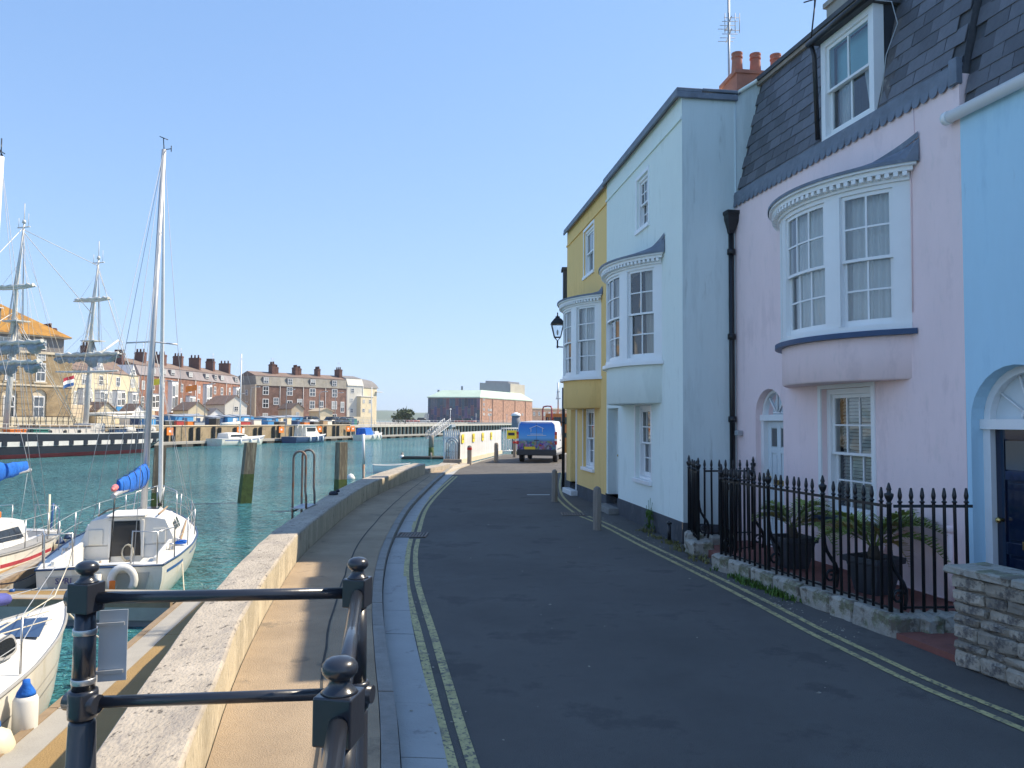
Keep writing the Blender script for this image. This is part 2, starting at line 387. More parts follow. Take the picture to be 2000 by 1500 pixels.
M['teak'] = mat('teak', (0.36, 0.25, 0.15), 0.8, 0.2, 4)
M['yellow_brick'] = brick_mat('yellow_brick', (0.36, 0.25, 0.12), (0.27, 0.18, 0.085), (0.42, 0.36, 0.26))
M['red_brick'] = brick_mat('red_brick', (0.31, 0.125, 0.07), (0.23, 0.09, 0.055), (0.30, 0.22, 0.17))
M['brown_brick'] = brick_mat('brown_brick', (0.22, 0.105, 0.075), (0.155, 0.075, 0.06), (0.26, 0.2, 0.16))
M['orange_brick'] = brick_mat('orange_brick', (0.42, 0.24, 0.16), (0.34, 0.18, 0.115), (0.52, 0.38, 0.28), 0.9, 0.35)
M['cream'] = mat('cream', (0.62, 0.54, 0.38), 0.8, 0.08, 1.0, stain=((0.42, 0.36, 0.26), 0.5, 0.8, 0.58), stretch=(1, 1, .4))
M['cream_white'] = mat('cream_white', (0.64, 0.61, 0.54), 0.8, 0.08, 1.0, stain=((0.45, 0.42, 0.36), 0.5, 0.8, 0.58), stretch=(1, 1, .4))
M['cream_shade'] = mat('cream_shade', (0.52, 0.43, 0.31), 0.85, 0.1, 0.7)
M['stone_trim'] = mat('stone_trim', (0.62, 0.53, 0.39), 0.85, 0.1, 1.5)
M['lichen_roof'] = mat('lichen_roof', (0.36, 0.18, 0.035), 0.9, 0.3, 0.6, 0.5, 6, stain=[((0.10, 0.07, 0.05), 0.8, 0.45, 0.54), ((0.45, 0.27, 0.05), 0.6, 1.4, 0.55)])
M['roof_brown'] = mat('roof_brown', (0.19, 0.135, 0.11), 0.9, 0.25, 0.8, 0.4, 6, rnd=.2, stain=((0.27, 0.22, 0.13), 0.5, 0.6, 0.56))
M['roof_slate'] = mat('roof_slate', (0.20, 0.19, 0.19), 0.8, 0.15, 0.8, 0.3, 8)
M['roof_mauve'] = mat('roof_mauve', (0.235, 0.21, 0.215), 0.8, 0.16, 0.9, 0.3, 8, rnd=.2)
M['mansard'] = mat('mansard', (0.27, 0.25, 0.215), 0.8, 0.2, 0.9, 0.3, 8, rnd=.12, stain=((0.36, 0.33, 0.22), 0.5, 0.7, 0.56))
M['chimney_brick'] = mat('chimney_brick', (0.15, 0.075, 0.058), 0.9, 0.3, 2)
M['hut_blue'] = mat('hut_blue', (0.05, 0.25, 0.52), 0.6, 0.08, 1.0)
M['timber_wet'] = mat('timber_wet', (0.055, 0.05, 0.042), 0.8, 0.35, 1.2, 0.4, 8)
M['quay_stone'] = mat('quay_stone', (0.32, 0.245, 0.15), 0.9, 0.3, 0.7, 0.5, 6, stain=[((0.11, 0.09, 0.06), 0.7, 1.0, 0.55), ((0.48, 0.37, 0.2), 0.5, 0.5, 0.57)])
M['pier_deck'] = mat('pier_deck', (0.44, 0.42, 0.37), 0.85, 0.15, 0.8)
M['copper_roof'] = mat('copper_roof', (0.46, 0.58, 0.48), 0.7, 0.1, 0.12, stain=((0.50, 0.50, 0.28), 0.5, 0.1, 0.58))
M['concrete_far'] = mat('concrete_far', (0.48, 0.44, 0.36), 0.9, 0.1, 0.3)
M['grey_clad'] = mat('grey_clad', (0.20, 0.215, 0.25), 0.7, 0.1, 0.4)
M['leaf_far'] = mat('leaf_far', (0.06, 0.085, 0.03), 0.8, 0.3, 1.0)
M['bark'] = mat('bark', (0.10, 0.08, 0.06), 0.9, 0.3, 3)
M['ground'] = mat('ground', (0.28, 0.26, 0.23), 0.95, 0.15, 0.5)
M['hill'] = mat('hill', (0.10, 0.135, 0.06), 0.95, 0.25, 0.01, stain=((0.16, 0.15, 0.08), 0.6, 0.006, 0.52))
M['car_dark'] = mat('car_dark', (0.03, 0.035, 0.045), 0.25, 0.1, 2)
M['car_red'] = mat('car_red', (0.42, 0.05, 0.04), 0.3, 0.1, 2)
M['car_grey'] = mat('car_grey', (0.35, 0.37, 0.39), 0.3, 0.1, 2)
# ------------------------------------------------------------------ water, land, road and pavement
WATER = -1.30
def water_mat():
    m = bpy.data.materials.new('water'); m.use_nodes = True
    nt = m.node_tree; N = nt.nodes; L = nt.links; b = N['Principled BSDF']
    b.inputs['Roughness'].default_value = 0.10
    b.inputs['IOR'].default_value = 1.33
    b.inputs['Specular IOR Level'].default_value = 0.5
    tc = N.new('ShaderNodeTexCoord')
    n0 = N.new('ShaderNodeTexNoise'); n0.inputs['Scale'].default_value = 0.11; n0.inputs['Detail'].default_value = 8; n0.inputs['Distortion'].default_value = 1.2
    L.new(tc.outputs['Object'], n0.inputs['Vector'])
    cr = N.new('ShaderNodeValToRGB')
    cr.color_ramp.elements[0].position = 0.35; cr.color_ramp.elements[0].color = (0.035, 0.165, 0.190, 1)
    cr.color_ramp.elements[1].position = 0.7; cr.color_ramp.elements[1].color = (0.085, 0.29, 0.305, 1)
    L.new(n0.outputs['Fac'], cr.inputs[0]); L.new(cr.outputs[0], b.inputs['Base Color'])
    prev = None
    for sc, st, dist, stren, rot in ((1.5, (1.0, 1.9, 1), 0.55, 1.0, 0.25), (5.2, (0.8, 1.7, 1), 0.20, 1.0, -0.3), (17.0, (0.8, 1.5, 1), 0.035, 0.8, 0.5)):
        mp = N.new('ShaderNodeMapping'); mp.inputs['Scale'].default_value = st; mp.inputs['Rotation'].default_value = (0, 0, rot)
        L.new(tc.outputs['Object'], mp.inputs[0])
        n = N.new('ShaderNodeTexNoise'); n.inputs['Scale'].default_value = sc; n.inputs['Detail'].default_value = 3; n.inputs['Distortion'].default_value = 0.6
        L.new(mp.outputs[0], n.inputs['Vector'])
        bp = N.new('ShaderNodeBump'); bp.inputs['Strength'].default_value = stren; bp.inputs['Distance'].default_value = dist
        L.new(n.outputs['Fac'], bp.inputs['Height'])
        if prev: L.new(prev, bp.inputs['Normal'])
        prev = bp.outputs[0]
    L.new(prev, b.inputs['Normal'])
    return m
M['water'] = water_mat()

mb = MB()
mb.poly([(-3600, -120, WATER), (3600, -120, WATER), (3600, 3600, WATER), (-3600, 3600, WATER)])
tag(mb.build('water', M['water']), kind='structure')

WALL_OUT = smooth_line([(0.05,-5), (-1.08, 0), (-1.88, 3.5), (-2.56, 6.5), (-3.17, 10.0), (-3.40, 12.2), (-3.60, 14.3), (-3.76, 16.4), (-3.85, 18.9), (-3.81, 22), (-3.67, 24.6), (-3.45, 27.3)], 5)
WALL_IN = smooth_line([(0.5,-5), (-0.64, 0), (-1.45, 3.5), (-2.10, 6.2), (-2.78, 10.0), (-3.0, 12.15), (-3.14, 13.9), (-3.28, 16.0), (-3.36, 18.2), (-3.30, 21), (-3.15, 24), (-3.0, 26.8)], 5)
CHAN_L = smooth_line([(0.6, -5), (0.05, 0), (-0.58, 4.2), (-0.97, 6.2), (-1.30, 7.9), (-1.60, 9.8), (-1.88, 12.3), (-2.19, 16.7), (-2.32, 22), (-2.38, 27), (-2.40, 31.5)], 5)
CHAN_R = smooth_line([(1.0, -5), (0.40, 0), (-0.36, 4.5), (-0.66, 5.97), (-1.02, 7.9), (-1.40, 10.4), (-1.72, 13.2), (-1.98, 17.5), (-2.08, 22), (-2.10, 27), (-2.10, 31.5)], 5)

def strip(mb, A, B, za, zb, m=0):
    """a sheet between two plan lines, matched by fraction of length"""
    n = 60
    def samp(line):
        d = [0]
        for a, b in zip(line, line[1:]): d.append(d[-1] + (b - a).length)
        out = []
        j = 0
        for k in range(n + 1):
            t = d[-1] * k / n
            while j < len(d) - 2 and d[j + 1] < t: j += 1
            f = (t - d[j]) / max(1e-9, d[j + 1] - d[j])
            out.append(line[j].lerp(line[j + 1], min(max(f, 0), 1)))
        return out
    a = samp(A); b = samp(B)
    i0 = mb.pts([(p.x, p.y, za) for p in a]); i1 = mb.pts([(p.x, p.y, zb) for p in b])
    for k in range(n): mb.face((i0 + k, i1 + k, i1 + k + 1, i0 + k + 1), m)

# near land under everything on this side of the harbour
mb = MB()
land = [(p.x + 0.12, p.y) for p in WALL_OUT] + [(-2.6, 30.4), (-2.2, 34.6), (-0.5, 45.6), (2.5, 47.6), (14, 60), (60, 62), (60, -12), (2, -12)]
mb.prism([(x, y) for x, y in reversed(land)], -3.0, -0.045)
tag(mb.build('ground', M['ground']), kind='structure')

mb = MB()
mb_line = [Vector((p.x, p.y)) for p in CHAN_R] + [Vector((-1.75, 34.6)), Vector((-0.4, 45.0))]
mb_r = [Vector((9, -5)), Vector((9, 5)), Vector((9, 15)), Vector((9, 30)), Vector((16, 40)), Vector((16, 47))]
strip(mb, mb_line, mb_r, 0.0, 0.0)
tag(mb.build('road', M['asphalt']), kind='structure')

mb = MB(); strip(mb, WALL_IN, [Vector((p.x - 0.11, p.y)) for p in CHAN_L], 0.08, 0.08)
tag(mb.build('pavement', M['asphalt_old']), kind='structure')
# worn concrete apron where the pavement ends by the white boards
mb = MB(); mb.prism([(-2.95, 26.9), (-2.5, 26.9), (-2.05, 31.6), (-1.72, 34.9), (-2.25, 34.65), (-2.62, 30.4)], -0.02, 0.05)
tag(mb.build('pavement', mat('apron', (0.46, 0.40, 0.31), 0.9, 0.12, 1.2, 0.3, 40)), kind='structure')
# long patched seam in the old pavement
SEAM = smooth_line([(-0.4, 0.5), (-1.03, 4.22), (-1.47, 6.2), (-1.85, 8.35), (-2.30, 11.8), (-2.60, 16.6), (-2.72, 22), (-2.74, 26)], 6)
mb = MB(); w = 0.012
jit = [Vector((p.x + rng.uniform(-.012, .012), p.y)) for p in SEAM]
strip(mb, [Vector((p.x - w, p.y)) for p in jit], [Vector((p.x + w * .6, p.y)) for p in jit], 0.084, 0.084)
tag(mb.build('pavement_seam', M['joint']), kind='structure')

# kerb stones and the concrete drainage channel, piece by piece
def at_len(line):
    d = [0]
    for a, b in zip(line, line[1:]): d.append(d[-1] + (b - a).length)
    def f(t):
        t = min(max(t, 0), d[-1])
        for j in range(len(d) - 1):
            if t <= d[j + 1]: return line[j].lerp(line[j + 1], (t - d[j]) / max(1e-9, d[j + 1] - d[j]))
        return line[-1].copy()
    return f, d[-1]
fl, LL = at_len(CHAN_L); fr, LR = at_len(CHAN_R)
kerb = thing('kerb', None, None); tag(kerb, kind='structure')
gut = thing('gutter', None, None); tag(gut, kind='structure')
n_p = 42
for k in range(n_p):
    a0, a1 = k / n_p, (k + 1) / n_p
    g = 0.004 / LL
    p0, p1, pm = fl((a0 + g) * LL), fl((a1 - g) * LL), fl((a0 + a1) / 2 * LL)
    q0, q1, qm = fr((a0 + g) * LR), fr((a1 - g) * LR), fr((a0 + a1) / 2 * LR)
    mb = MB(); h = 0.081 + rng.uniform(-.006, .006)
    mb.prism([(p0.x - .105, p0.y), (p0.x, p0.y), (pm.x, pm.y), (p1.x, p1.y), (p1.x - .105, p1.y), (pm.x - .105, pm.y)], -0.03, h)
    mb.build('kerb_stone', M['kerb_stone'], kerb)
    mb = MB(); h = 0.006 + rng.uniform(-.002, .003)
    mb.prism([(p0.x + .012, p0.y), (q0.x, q0.y), (qm.x, qm.y), (q1.x, q1.y), (p1.x + .012, p1.y), (pm.x + .012, pm.y)], -0.03, h)
    mb.build('gutter_slab', M['channel'], gut)
mb = MB(); strip(mb, [Vector((p.x - .02, p.y)) for p in CHAN_L], [Vector((p.x + .02, p.y)) for p in CHAN_R], -0.004, -0.004)
tag(mb.build('gutter_bed', M['joint']), kind='structure')

# painted lines
def painted(name, pts, w, z, m, n=6):
    l = smooth_line(pts, n)
    mb = MB(); strip(mb, offset_line(l, -w / 2), offset_line(l, w / 2), z, z)
    return tag(mb.build(name, m), kind='structure')
painted('yellow_line', [(0.5, 0.3), (-0.32, 4.41), (-0.54, 5.53), (-0.80, 6.92), (-1.24, 9.27), (-1.51, 11.4), (-1.64, 12.7)], .07, .005, M['yellow_line'])
painted('yellow_line', [(0.62, 0.3), (-0.20, 4.41), (-0.44, 5.7), (-0.70, 7.1), (-1.13, 9.4), (-1.40, 11.4), (-1.52, 12.7)], .07, .005, M['yellow_line'])
painted('yellow_line', [(-1.73, 13.5), (-1.98, 17), (-2.05, 21), (-2.02, 27)], .07, .005, M['yellow_line'])
painted('yellow_line', [(-1.61, 13.5), (-1.86, 17), (-1.93, 21), (-1.90, 27)], .07, .005, M['yellow_line'])
YR = [(1.85, 29.5), (1.42, 24), (1.26, 20.6), (1.30, 18.3), (1.42, 16.55)]
YR2 = [(1.50, 15.9), (1.78, 14.6), (2.12, 12.25), (2.50, 9.9), (2.72, 8.4), (2.86, 7.3), (3.00, 6.5), (3.11, 5.9), (3.24, 5.45), (3.40, 4.9), (3.9, 3)]
for pts in (YR, YR2):
    for d in (-.085, .085):
        l = smooth_line(pts, 6); l = offset_line(l, d)
        mb = MB(); strip(mb, offset_line(l, -.032), offset_line(l, .032), .005, .005)
        tag(mb.build('yellow_line', M['yellow_line']), kind='structure')
painted('white_line', [(0.42, 20.4), (1.02, 20.45)], .16, .005, M['white_line'], 2)

def grate(label, x0, x1, y0, y1, z, nx):
    g = thing('drain_cover', label, 'drain cover', ((x0 + x1) / 2, (y0 + y1) / 2, z), group='drain covers in the road')
    hx, hy = (x1 - x0) / 2, (y1 - y0) / 2
    mb = MB(); mb.box(-hx, hx, -hy, hy, -.02, -.004); mb.build('pit', M['joint'], g)
    mb = MB()
    for a in ((-hx, hx, -hy, -hy + .03), (-hx, hx, hy - .03, hy), (-hx, -hx + .03, -hy + .031, hy - .031), (hx - .03, hx, -hy + .031, hy - .031)): mb.box(*a, -.003, .008)
    mb.build('frame', M['rust_steel'], g)
    for i in range(nx):
        x = -hx + .05 + (2 * hx - .1) * (i + .5) / nx
        mb = MB(); mb.box(x - .012, x + .012, -hy + .032, hy - .032, -.003, .006); mb.build('bar', M['rust_steel'], g)
grate('iron gully grate across the yellow lines beside the left kerb', -1.92, -1.42, 12.85, 13.35, .012, 8)
grate('iron drain cover in the road beside the nearer right hand bollard', 1.05, 1.52, 15.95, 16.45, .008, 7)

# hills across the bay
def hill(pts, y, depth, label=None):
    mb = MB(); n = len(pts)
    r0 = [(x, y, WATER - 1) for x, h in pts]; r1 = [(x, y + depth * .12, WATER + h * .75) for x, h in pts]; r2 = [(x, y + depth * .5, WATER + h) for x, h in pts]; r3 = [(x, y + depth, WATER - 1) for x, h in pts]
    mb.loft([r0, r1, r2, r3], closed=False)
    return tag(mb.build('hills', M['hill'], fix=True), kind='structure')
hp = []
for i in range(90):
    x = -3300 + i * 34
    t = (x + 3300) / 3060
    h = 52 * (1 - t * .22) + 6 * math.sin(i * .35) + 4 * math.sin(i * .9 + 1)
    if x > -600: h *= max(0.80, 1 - (x + 600) / 2600)
    hp.append((x, max(h, 8)))
hill(hp, 2350, 700)

# far side of the harbour: ground behind the quay wall
FQ = [(-62, 40), (-48, 66), (-42.6, 85), (-38.6, 99), (-33, 115), (-27.5, 131)]
mb = MB(); mb.prism([(x - .4, y) for x, y in FQ][::-1] + [(-250, 40), (-250, 300), (-75, 420), (60, 460), (60, 350), (-20, 350), (-27.5, 240)][::1], -3, 1.0)
tag(mb.build('ground', mat('far_ground', (0.30, 0.28, 0.24), 0.9, 0.15, 0.3)), kind='structure')
# ------------------------------------------------------------------ house building helpers (local frame: x along the front, -y to the street, z up)
def wall_grid(mb, x0, x1, z0, z1, y, ops, depth, m=0, rm=None):
    rm = m if rm is None else rm
    xs = sorted({x0, x1, *[v for o in ops for v in (o['x0'], o['x1'])]})
    zs = sorted({z0, z1, *[v for o in ops for v in (o['z0'], o['z1'])]})
    xs = [x for x in xs if x0 <= x <= x1]; zs = [z for z in zs if z0 <= z <= z1]
    for xa, xb in zip(xs, xs[1:]):
        for za, zb in zip(zs, zs[1:]):
            cx, cz = (xa + xb) / 2, (za + zb) / 2
            if any(o['x0'] < cx < o['x1'] and o['z0'] < cz < o['z1'] for o in ops): continue
            mb.poly([(xa, y, za), (xb, y, za), (xb, y, zb), (xa, y, zb)], m)
    for o in ops:
        a, b, c, d = o['x0'], o['x1'], o['z0'], o['z1']
        dp = o.get('depth', depth)
        if o.get('arch'):
            r = (b - a) / 2; cx = (a + b) / 2; sp = d - r; n = 14
            arc = [(cx - r * math.cos(math.pi * k / n), sp + r * math.sin(math.pi * k / n)) for k in range(n + 1)]
            for (xa, za), (xb, zb) in zip(arc, arc[1:]):
                mb.poly([(xa, y, za), (xb, y, zb), (xb, y, d), (xa, y, d)], m)
                mb.poly([(xa, y, za), (xa, y + dp, za), (xb, y + dp, zb), (xb, y, zb)], rm)
            tops = sp
        else:
            mb.poly([(a, y, d), (b, y, d), (b, y + dp, d), (a, y + dp, d)], rm); tops = d
        mb.poly([(a, y, c), (a, y + dp, c), (a, y + dp, tops), (a, y, tops)], rm)
        mb.poly([(b, y, c), (b, y, tops), (b, y + dp, tops), (b, y + dp, c)], rm)
        mb.poly([(a, y, c), (b, y, c), (b, y + dp, c), (a, y + dp, c)], rm)

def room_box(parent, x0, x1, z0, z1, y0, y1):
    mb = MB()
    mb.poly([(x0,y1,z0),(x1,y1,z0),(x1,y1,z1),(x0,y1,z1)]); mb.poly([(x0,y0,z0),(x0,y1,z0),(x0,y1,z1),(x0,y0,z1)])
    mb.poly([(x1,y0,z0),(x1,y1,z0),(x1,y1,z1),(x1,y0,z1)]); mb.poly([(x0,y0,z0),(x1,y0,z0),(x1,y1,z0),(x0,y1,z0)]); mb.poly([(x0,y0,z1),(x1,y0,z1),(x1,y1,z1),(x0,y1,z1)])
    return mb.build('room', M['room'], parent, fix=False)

def drape(mb, x0, x1, z0, z1, y, amp=.022, wl=.085, gather=0.0, m=0):
    """a hanging curtain; gather pulls its foot sideways"""
    n = max(8, int((x1 - x0) / wl * 6)); rows = 6
    rings = []
    ph = rng.random() * 6
    for r in range(rows + 1):
        f = r / rows; z = z1 + (z0 - z1) * f; row = []
        for i in range(n + 1):
            t = i / n; x = x0 + (x1 - x0) * t
            if gather > 0: x = x0 + (x - x0) * (1 - gather * f)
            if gather < 0: x = x1 - (x1 - x) * (1 + gather * f)
            row.append((x, y + amp * (1 + .4 * math.sin(t * 5 + ph)) * math.sin(2 * math.pi * (x1 - x0) * t / wl + .5 * math.sin(3 * f + ph)), z))
        rings.append(row)
    mb.loft(rings, m, closed=False)

def sash_window(parent, x0, x1, z0, z1, y, cols, rows=4, bar=.022, stile=.05, box=.07, dress='net', sill=None, name='sash_window', room=True, sill_out=.09, arch=True):
    """double hung sash set y behind the wall face; opening x0..x1, z0..z1"""
    W = M['white_gloss']
    mb = MB()
    mb.box(x0, x0 + box, y - .03, y + .12, z0, z1); mb.box(x1 - box, x1, y - .03, y + .12, z0, z1)
    mb.box(x0 + box, x1 - box, y - .03, y + .12, z1 - box, z1); mb.box(x0 + box, x1 - box, y - .03, y + .12, z0, z0 + box * .7)
    fr = mb.build(name, W, parent, bevel=.004)
    ix0, ix1, iz0, iz1 = x0 + box, x1 - box, z0 + box * .7, z1 - box
    zm = (iz0 + iz1) / 2
    half = rows // 2
    for up in (True, False):
        za, zb = (zm - .02, iz1) if up else (iz0, zm + .02)
        yy = y + (.0 if up else .045)
        s = MB()
        s.box(ix0, ix0 + stile, yy, yy + .04, za, zb); s.box(ix1 - stile, ix1, yy, yy + .04, za, zb)
        s.box(ix0 + stile, ix1 - stile, yy, yy + .04, zb - (.05 if up else .035), zb)
        s.box(ix0 + stile, ix1 - stile, yy, yy + .04, za, za + (.035 if up else .08))
        gx0, gx1 = ix0 + stile, ix1 - stile
        gz0, gz1 = za + (.035 if up else .08), zb - (.05 if up else .035)
        for c in range(1, cols):
            xc = gx0 + (gx1 - gx0) * c / cols; s.box(xc - bar / 2, xc + bar / 2, yy + .004, yy + .036, gz0, gz1)
        for r in range(1, half):
            zc = gz0 + (gz1 - gz0) * r / half; s.box(gx0, gx1, yy + .006, yy + .034, zc - bar / 2, zc + bar / 2)
        s.build('sash', W, fr, bevel=.003)
        for c in range(cols):
            for r in range(half):
                a = gx0 + (gx1 - gx0) * c / cols; b = gx0 + (gx1 - gx0) * (c + 1) / cols
                e = gz0 + (gz1 - gz0) * r / half; f = gz0 + (gz1 - gz0) * (r + 1) / half
                t = rng.uniform(-.004, .004); u = rng.uniform(-.004, .004)
                MB().poly([(a, yy + .02 + t, e), (b, yy + .02 - t, e), (b, yy + .02 - t + u, f), (a, yy + .02 + t + u, f)]).build('pane', M['glass'], fr, fix=False)
    cy = y + .16
    if dress == 'net':
        mb = MB(); drape(mb, ix0, ix1, iz0, iz1, cy); mb.build('curtain', M['curtain'], fr, fix=False)
    elif dress == 'pair':
        mb = MB(); drape(mb, ix0, ix0 + (ix1 - ix0) * .42, iz0, iz1, cy, .03, .1, .25); mb.build('curtain', M['curtain_beige'], fr, fix=False)
        mb = MB(); drape(mb, ix1 - (ix1 - ix0) * .42, ix1, iz0, iz1, cy, .03, .1, -.25); mb.build('curtain', M['curtain_beige'], fr, fix=False)
    elif dress == 'slats':
        n = int((iz1 - iz0) / .045); mb = MB()
        for i in range(n):
            z = iz0 + (i + .5) * .045
            mb.poly([(ix0 + .01, cy - .009, z - .020), (ix1 - .01, cy - .009, z - .020), (ix1 - .01, cy + .009, z + .019), (ix0 + .01, cy + .009, z + .019)])
        tag(mb.build('venetian_blind', M['blind'], fr, fix=False), kind='stuff')
    elif dress == 'rollerblind':
        MB().poly([(ix0, cy, zm + .1), (ix1, cy, zm + .1), (ix1, cy, iz1), (ix0, cy, iz1)]).build('roller_blind', M['blind_blue'], fr, fix=False)
        mb = MB(); drape(mb, ix0 + (ix1 - ix0) * .45, ix1, iz0, iz1, cy + .04, .02, .1, -.45); mb.build('curtain', M['curtain'], fr, fix=False)
        mb = MB(); drape(mb, ix0, ix0 + (ix1 - ix0) * .35, iz0, iz1, cy + .04, .02, .1, .3); mb.build('curtain', M['curtain'], fr, fix=False)
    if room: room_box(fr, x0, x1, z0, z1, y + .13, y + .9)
    if sill:
        MB().box(x0 - .07, x1 + .07, -sill_out, y - .031, z0 - .075, z0 + .004).build('sill', sill, fr, bevel=.008)
    return fr

def bow_window(parent, xc, hc, sag, wallm, sillm, zb, zs, zt, zc, ztop, ctr=14.5, s0=22, s1=42, dress=('net', 'net', 'net'), dentil_objs=True):
    """curved three-light bow; centre light of three panes, side lights of two"""
    W = M['white_gloss']
    Rr = (hc * hc + sag * sag) / (2 * sag); a = math.asin(hc / Rr); yc = Rr * math.cos(a)
    def pt(t, r, z): return (xc + r * math.sin(t), yc - r * math.cos(t), z)
    def arc(mb, t0, t1, r0, r1, z0, z1, n=None, m=0):
        n = n or max(1, int(abs(t1 - t0) / R(4)) + 1)
        rings = []
        for i in range(n + 1):
            t = t0 + (t1 - t0) * i / n
            rings.append([pt(t, r0, z0), pt(t, r1, z0), pt(t, r1, z1), pt(t, r0, z1)])
        mb.loft(rings, m, smooth=False)
    C, A, B = R(ctr), R(s0), R(s1)
    mb = MB()
    arc(mb, -a, a, Rr - .10, Rr, zt, zc - .09)                      # head
    arc(mb, -a, a, Rr - .10, Rr + .012, zs - .002, zs + .07)         # bottom rail
    for t0, t1 in ((-a, -B), (-A, -C), (C, A), (B, a)): arc(mb, t0, t1, Rr - .10, Rr, zs + .071, zt - .001)
    for t in (-A + R(.6), A - R(.6)): arc(mb, t - R(.5), t + R(.5), Rr + .0005, Rr + .018, zs + .072, zt - .002)
    arc(mb, -a, a, Rr - .10, Rr + .03, zc - .089, zc - .055)
    arc(mb, -a - .02, a + .02, Rr - .10, Rr + .10, zc, zc + .05)
    arc(mb, -a - .04, a + .04, Rr - .10, Rr + .14, zc + .051, zc + .09)
    arc(mb, -a, a, Rr - .10, Rr + .035, zc - .054, zc - .001)
    bw = mb.build('bow_window', W, parent)
    # dentil blocks under the cornice
    nd = int(2 * a * Rr / .085)
    base = MB(); base.box(-.024, .024, -.035, .03, -.024, .024)
    dm = base.mesh('dentil', W)
    for i in range(nd):
        t = -a + 2 * a * (i + .5) / nd
        link('dentil', dm, bw, pt(t, Rr + .065, zc - .027), (0, 0, t))
    # lead weathering above
    n = 26; lo = []; hi = []; lo2 = []
    for i in range(n + 1):
        t = -a - .05 + 2 * (a + .05) * i / n
        lo2.append(pt(t, Rr + .155, zc + .075)); lo.append(pt(t, Rr + .155, zc + .115))
        p = pt(t, Rr, 0); hi.append((p[0] * 1.0 + (p[0] - xc) * .08, -.004, ztop - .10 + .10 * abs(math.sin(t) / math.sin(a)) ** 3))
    mb = MB(); mb.loft([lo2, lo, hi], closed=False, smooth=False)
    e = hi[-1]; mb.poly([lo[-1], lo2[-1], (e[0], -.004, zc + .06), e]); e = hi[0]; mb.poly([lo[0], e, (e[0], -.004, zc + .06), lo2[0]])
    mb.loft([[(x, y - .015, z) for x, y, z in hi], [(x, y - .015, z + .07) for x, y, z in hi]], closed=False, smooth=False)
    mb.build('lead_cover', M['lead'], bw)
    # sill and rendered apron
    mb = MB(); arc(mb, -a - .03, a + .03, Rr - .12, Rr + .075, zs - .065, zs - .004)
    mb.build('sill', sillm, bw)
    mb = MB()
    top = [pt(-a + 2 * a * i / n, Rr - .015, zs - .066) for i in range(n + 1)]; bot = [(x, y, zb + .02) for x, y, z in top]; bot2 = [(x + (xc - x) * .015, y + .02, zb) for x, y, z in top]
    mb.loft([top, bot, bot2], closed=False, smooth=True)
    c = mb.pts(bot2); w = mb.pts([(x, .01, zb) for x, y, z in bot2])
    for i in range(n): mb.face((c + i, c + i + 1, w + i + 1, w + i))
    mb.build('apron', wallm, bw)
    # lights
    for (t0, t1, cols, dr) in ((-B, -A, 2, dress[0]), (-C, C, 3, dress[1]), (A, B, 2, dress[2])):
        z0, z1 = zs + .071, zt - .001; zm = (z0 + z1) / 2
        st = .042 / Rr; bar = .011 / Rr
        for up in (True, False):
            za, zb2 = (zm - .02, z1) if up else (z0, zm + .018)
            rr = Rr - (.025 if up else .062)
            s = MB()
            arc(s, t0, t0 + st, rr - .035, rr, za, zb2, 1); arc(s, t1 - st, t1, rr - .035, rr, za, zb2, 1)
            lo_h = .035 if up else .075; hi_h = .045 if up else .035
            arc(s, t0 + st, t1 - st, rr - .035, rr, za, za + lo_h); arc(s, t0 + st, t1 - st, rr - .035, rr, zb2 - hi_h, zb2)
            g0, g1 = t0 + st, t1 - st; e0, e1 = za + lo_h, zb2 - hi_h
            for c in range(1, cols):
                t = g0 + (g1 - g0) * c / cols; arc(s, t - bar, t + bar, rr - .03, rr - .003, e0, e1, 1)
            zz = (e0 + e1) / 2; arc(s, g0, g1, rr - .031, rr - .005, zz - .011, zz + .011)
            s.build('sash', W, bw)
            for c in range(cols):
                for r in range(2):
                    p0, p1 = g0 + (g1 - g0) * c / cols, g0 + (g1 - g0) * (c + 1) / cols
                    q0, q1 = e0 + (e1 - e0) * r / 2, e0 + (e1 - e0) * (r + 1) / 2
                    j = rng.uniform(-.003, .003)
                    MB().poly([pt(p0, rr - .018 + j, q0), pt(p1, rr - .018 - j, q0), pt(p1, rr - .018 - j, q1), pt(p0, rr - .018 + j, q1)]).build('pane', M['glass'], bw, fix=False)
        def hang(u0, u1, gather, mm, wl=.09, amp=.02):
            mb = MB(); rings = []; nn = max(10, int((u1 - u0) * Rr / wl * 6)); ph = rng.random() * 6
            for r in range(6):
                f = r / 5; row = []
                for i in range(nn + 1):
                    t = i / nn
                    tt = u0 + (u1 - u0) * t
                    if gather > 0: tt = u0 + (tt - u0) * (1 - gather * f)
                    elif gather < 0: tt = u1 - (u1 - tt) * (1 + gather * f)
                    row.append(pt(tt, Rr - .17 + amp * (1 + .5 * math.sin(t * 4 + ph)) * math.sin(2 * math.pi * (u1 - u0) * Rr * t / wl + .6 * f + ph), z1 + (z0 - z1) * f))
                rings.append(row)
            mb.loft(rings, closed=False); mb.build('curtain', mm, bw, fix=False)
        if dr == 'net': hang(t0 - .02, t1 + .02, 0, M['curtain'])
        elif dr == 'right': hang(t0 + (t1 - t0) * .45, t1 + .02, -.12, M['curtain_beige'], .11, .03)
        elif dr == 'left': hang(t0 - .02, t0 + (t1 - t0) * .5, .15, M['curtain_beige'], .11, .03)
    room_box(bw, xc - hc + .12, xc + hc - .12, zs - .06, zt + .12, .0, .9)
    return dict(x0=xc - hc + .12, x1=xc + hc - .12, z0=zs - .06, z1=zt + .12, depth=.02)

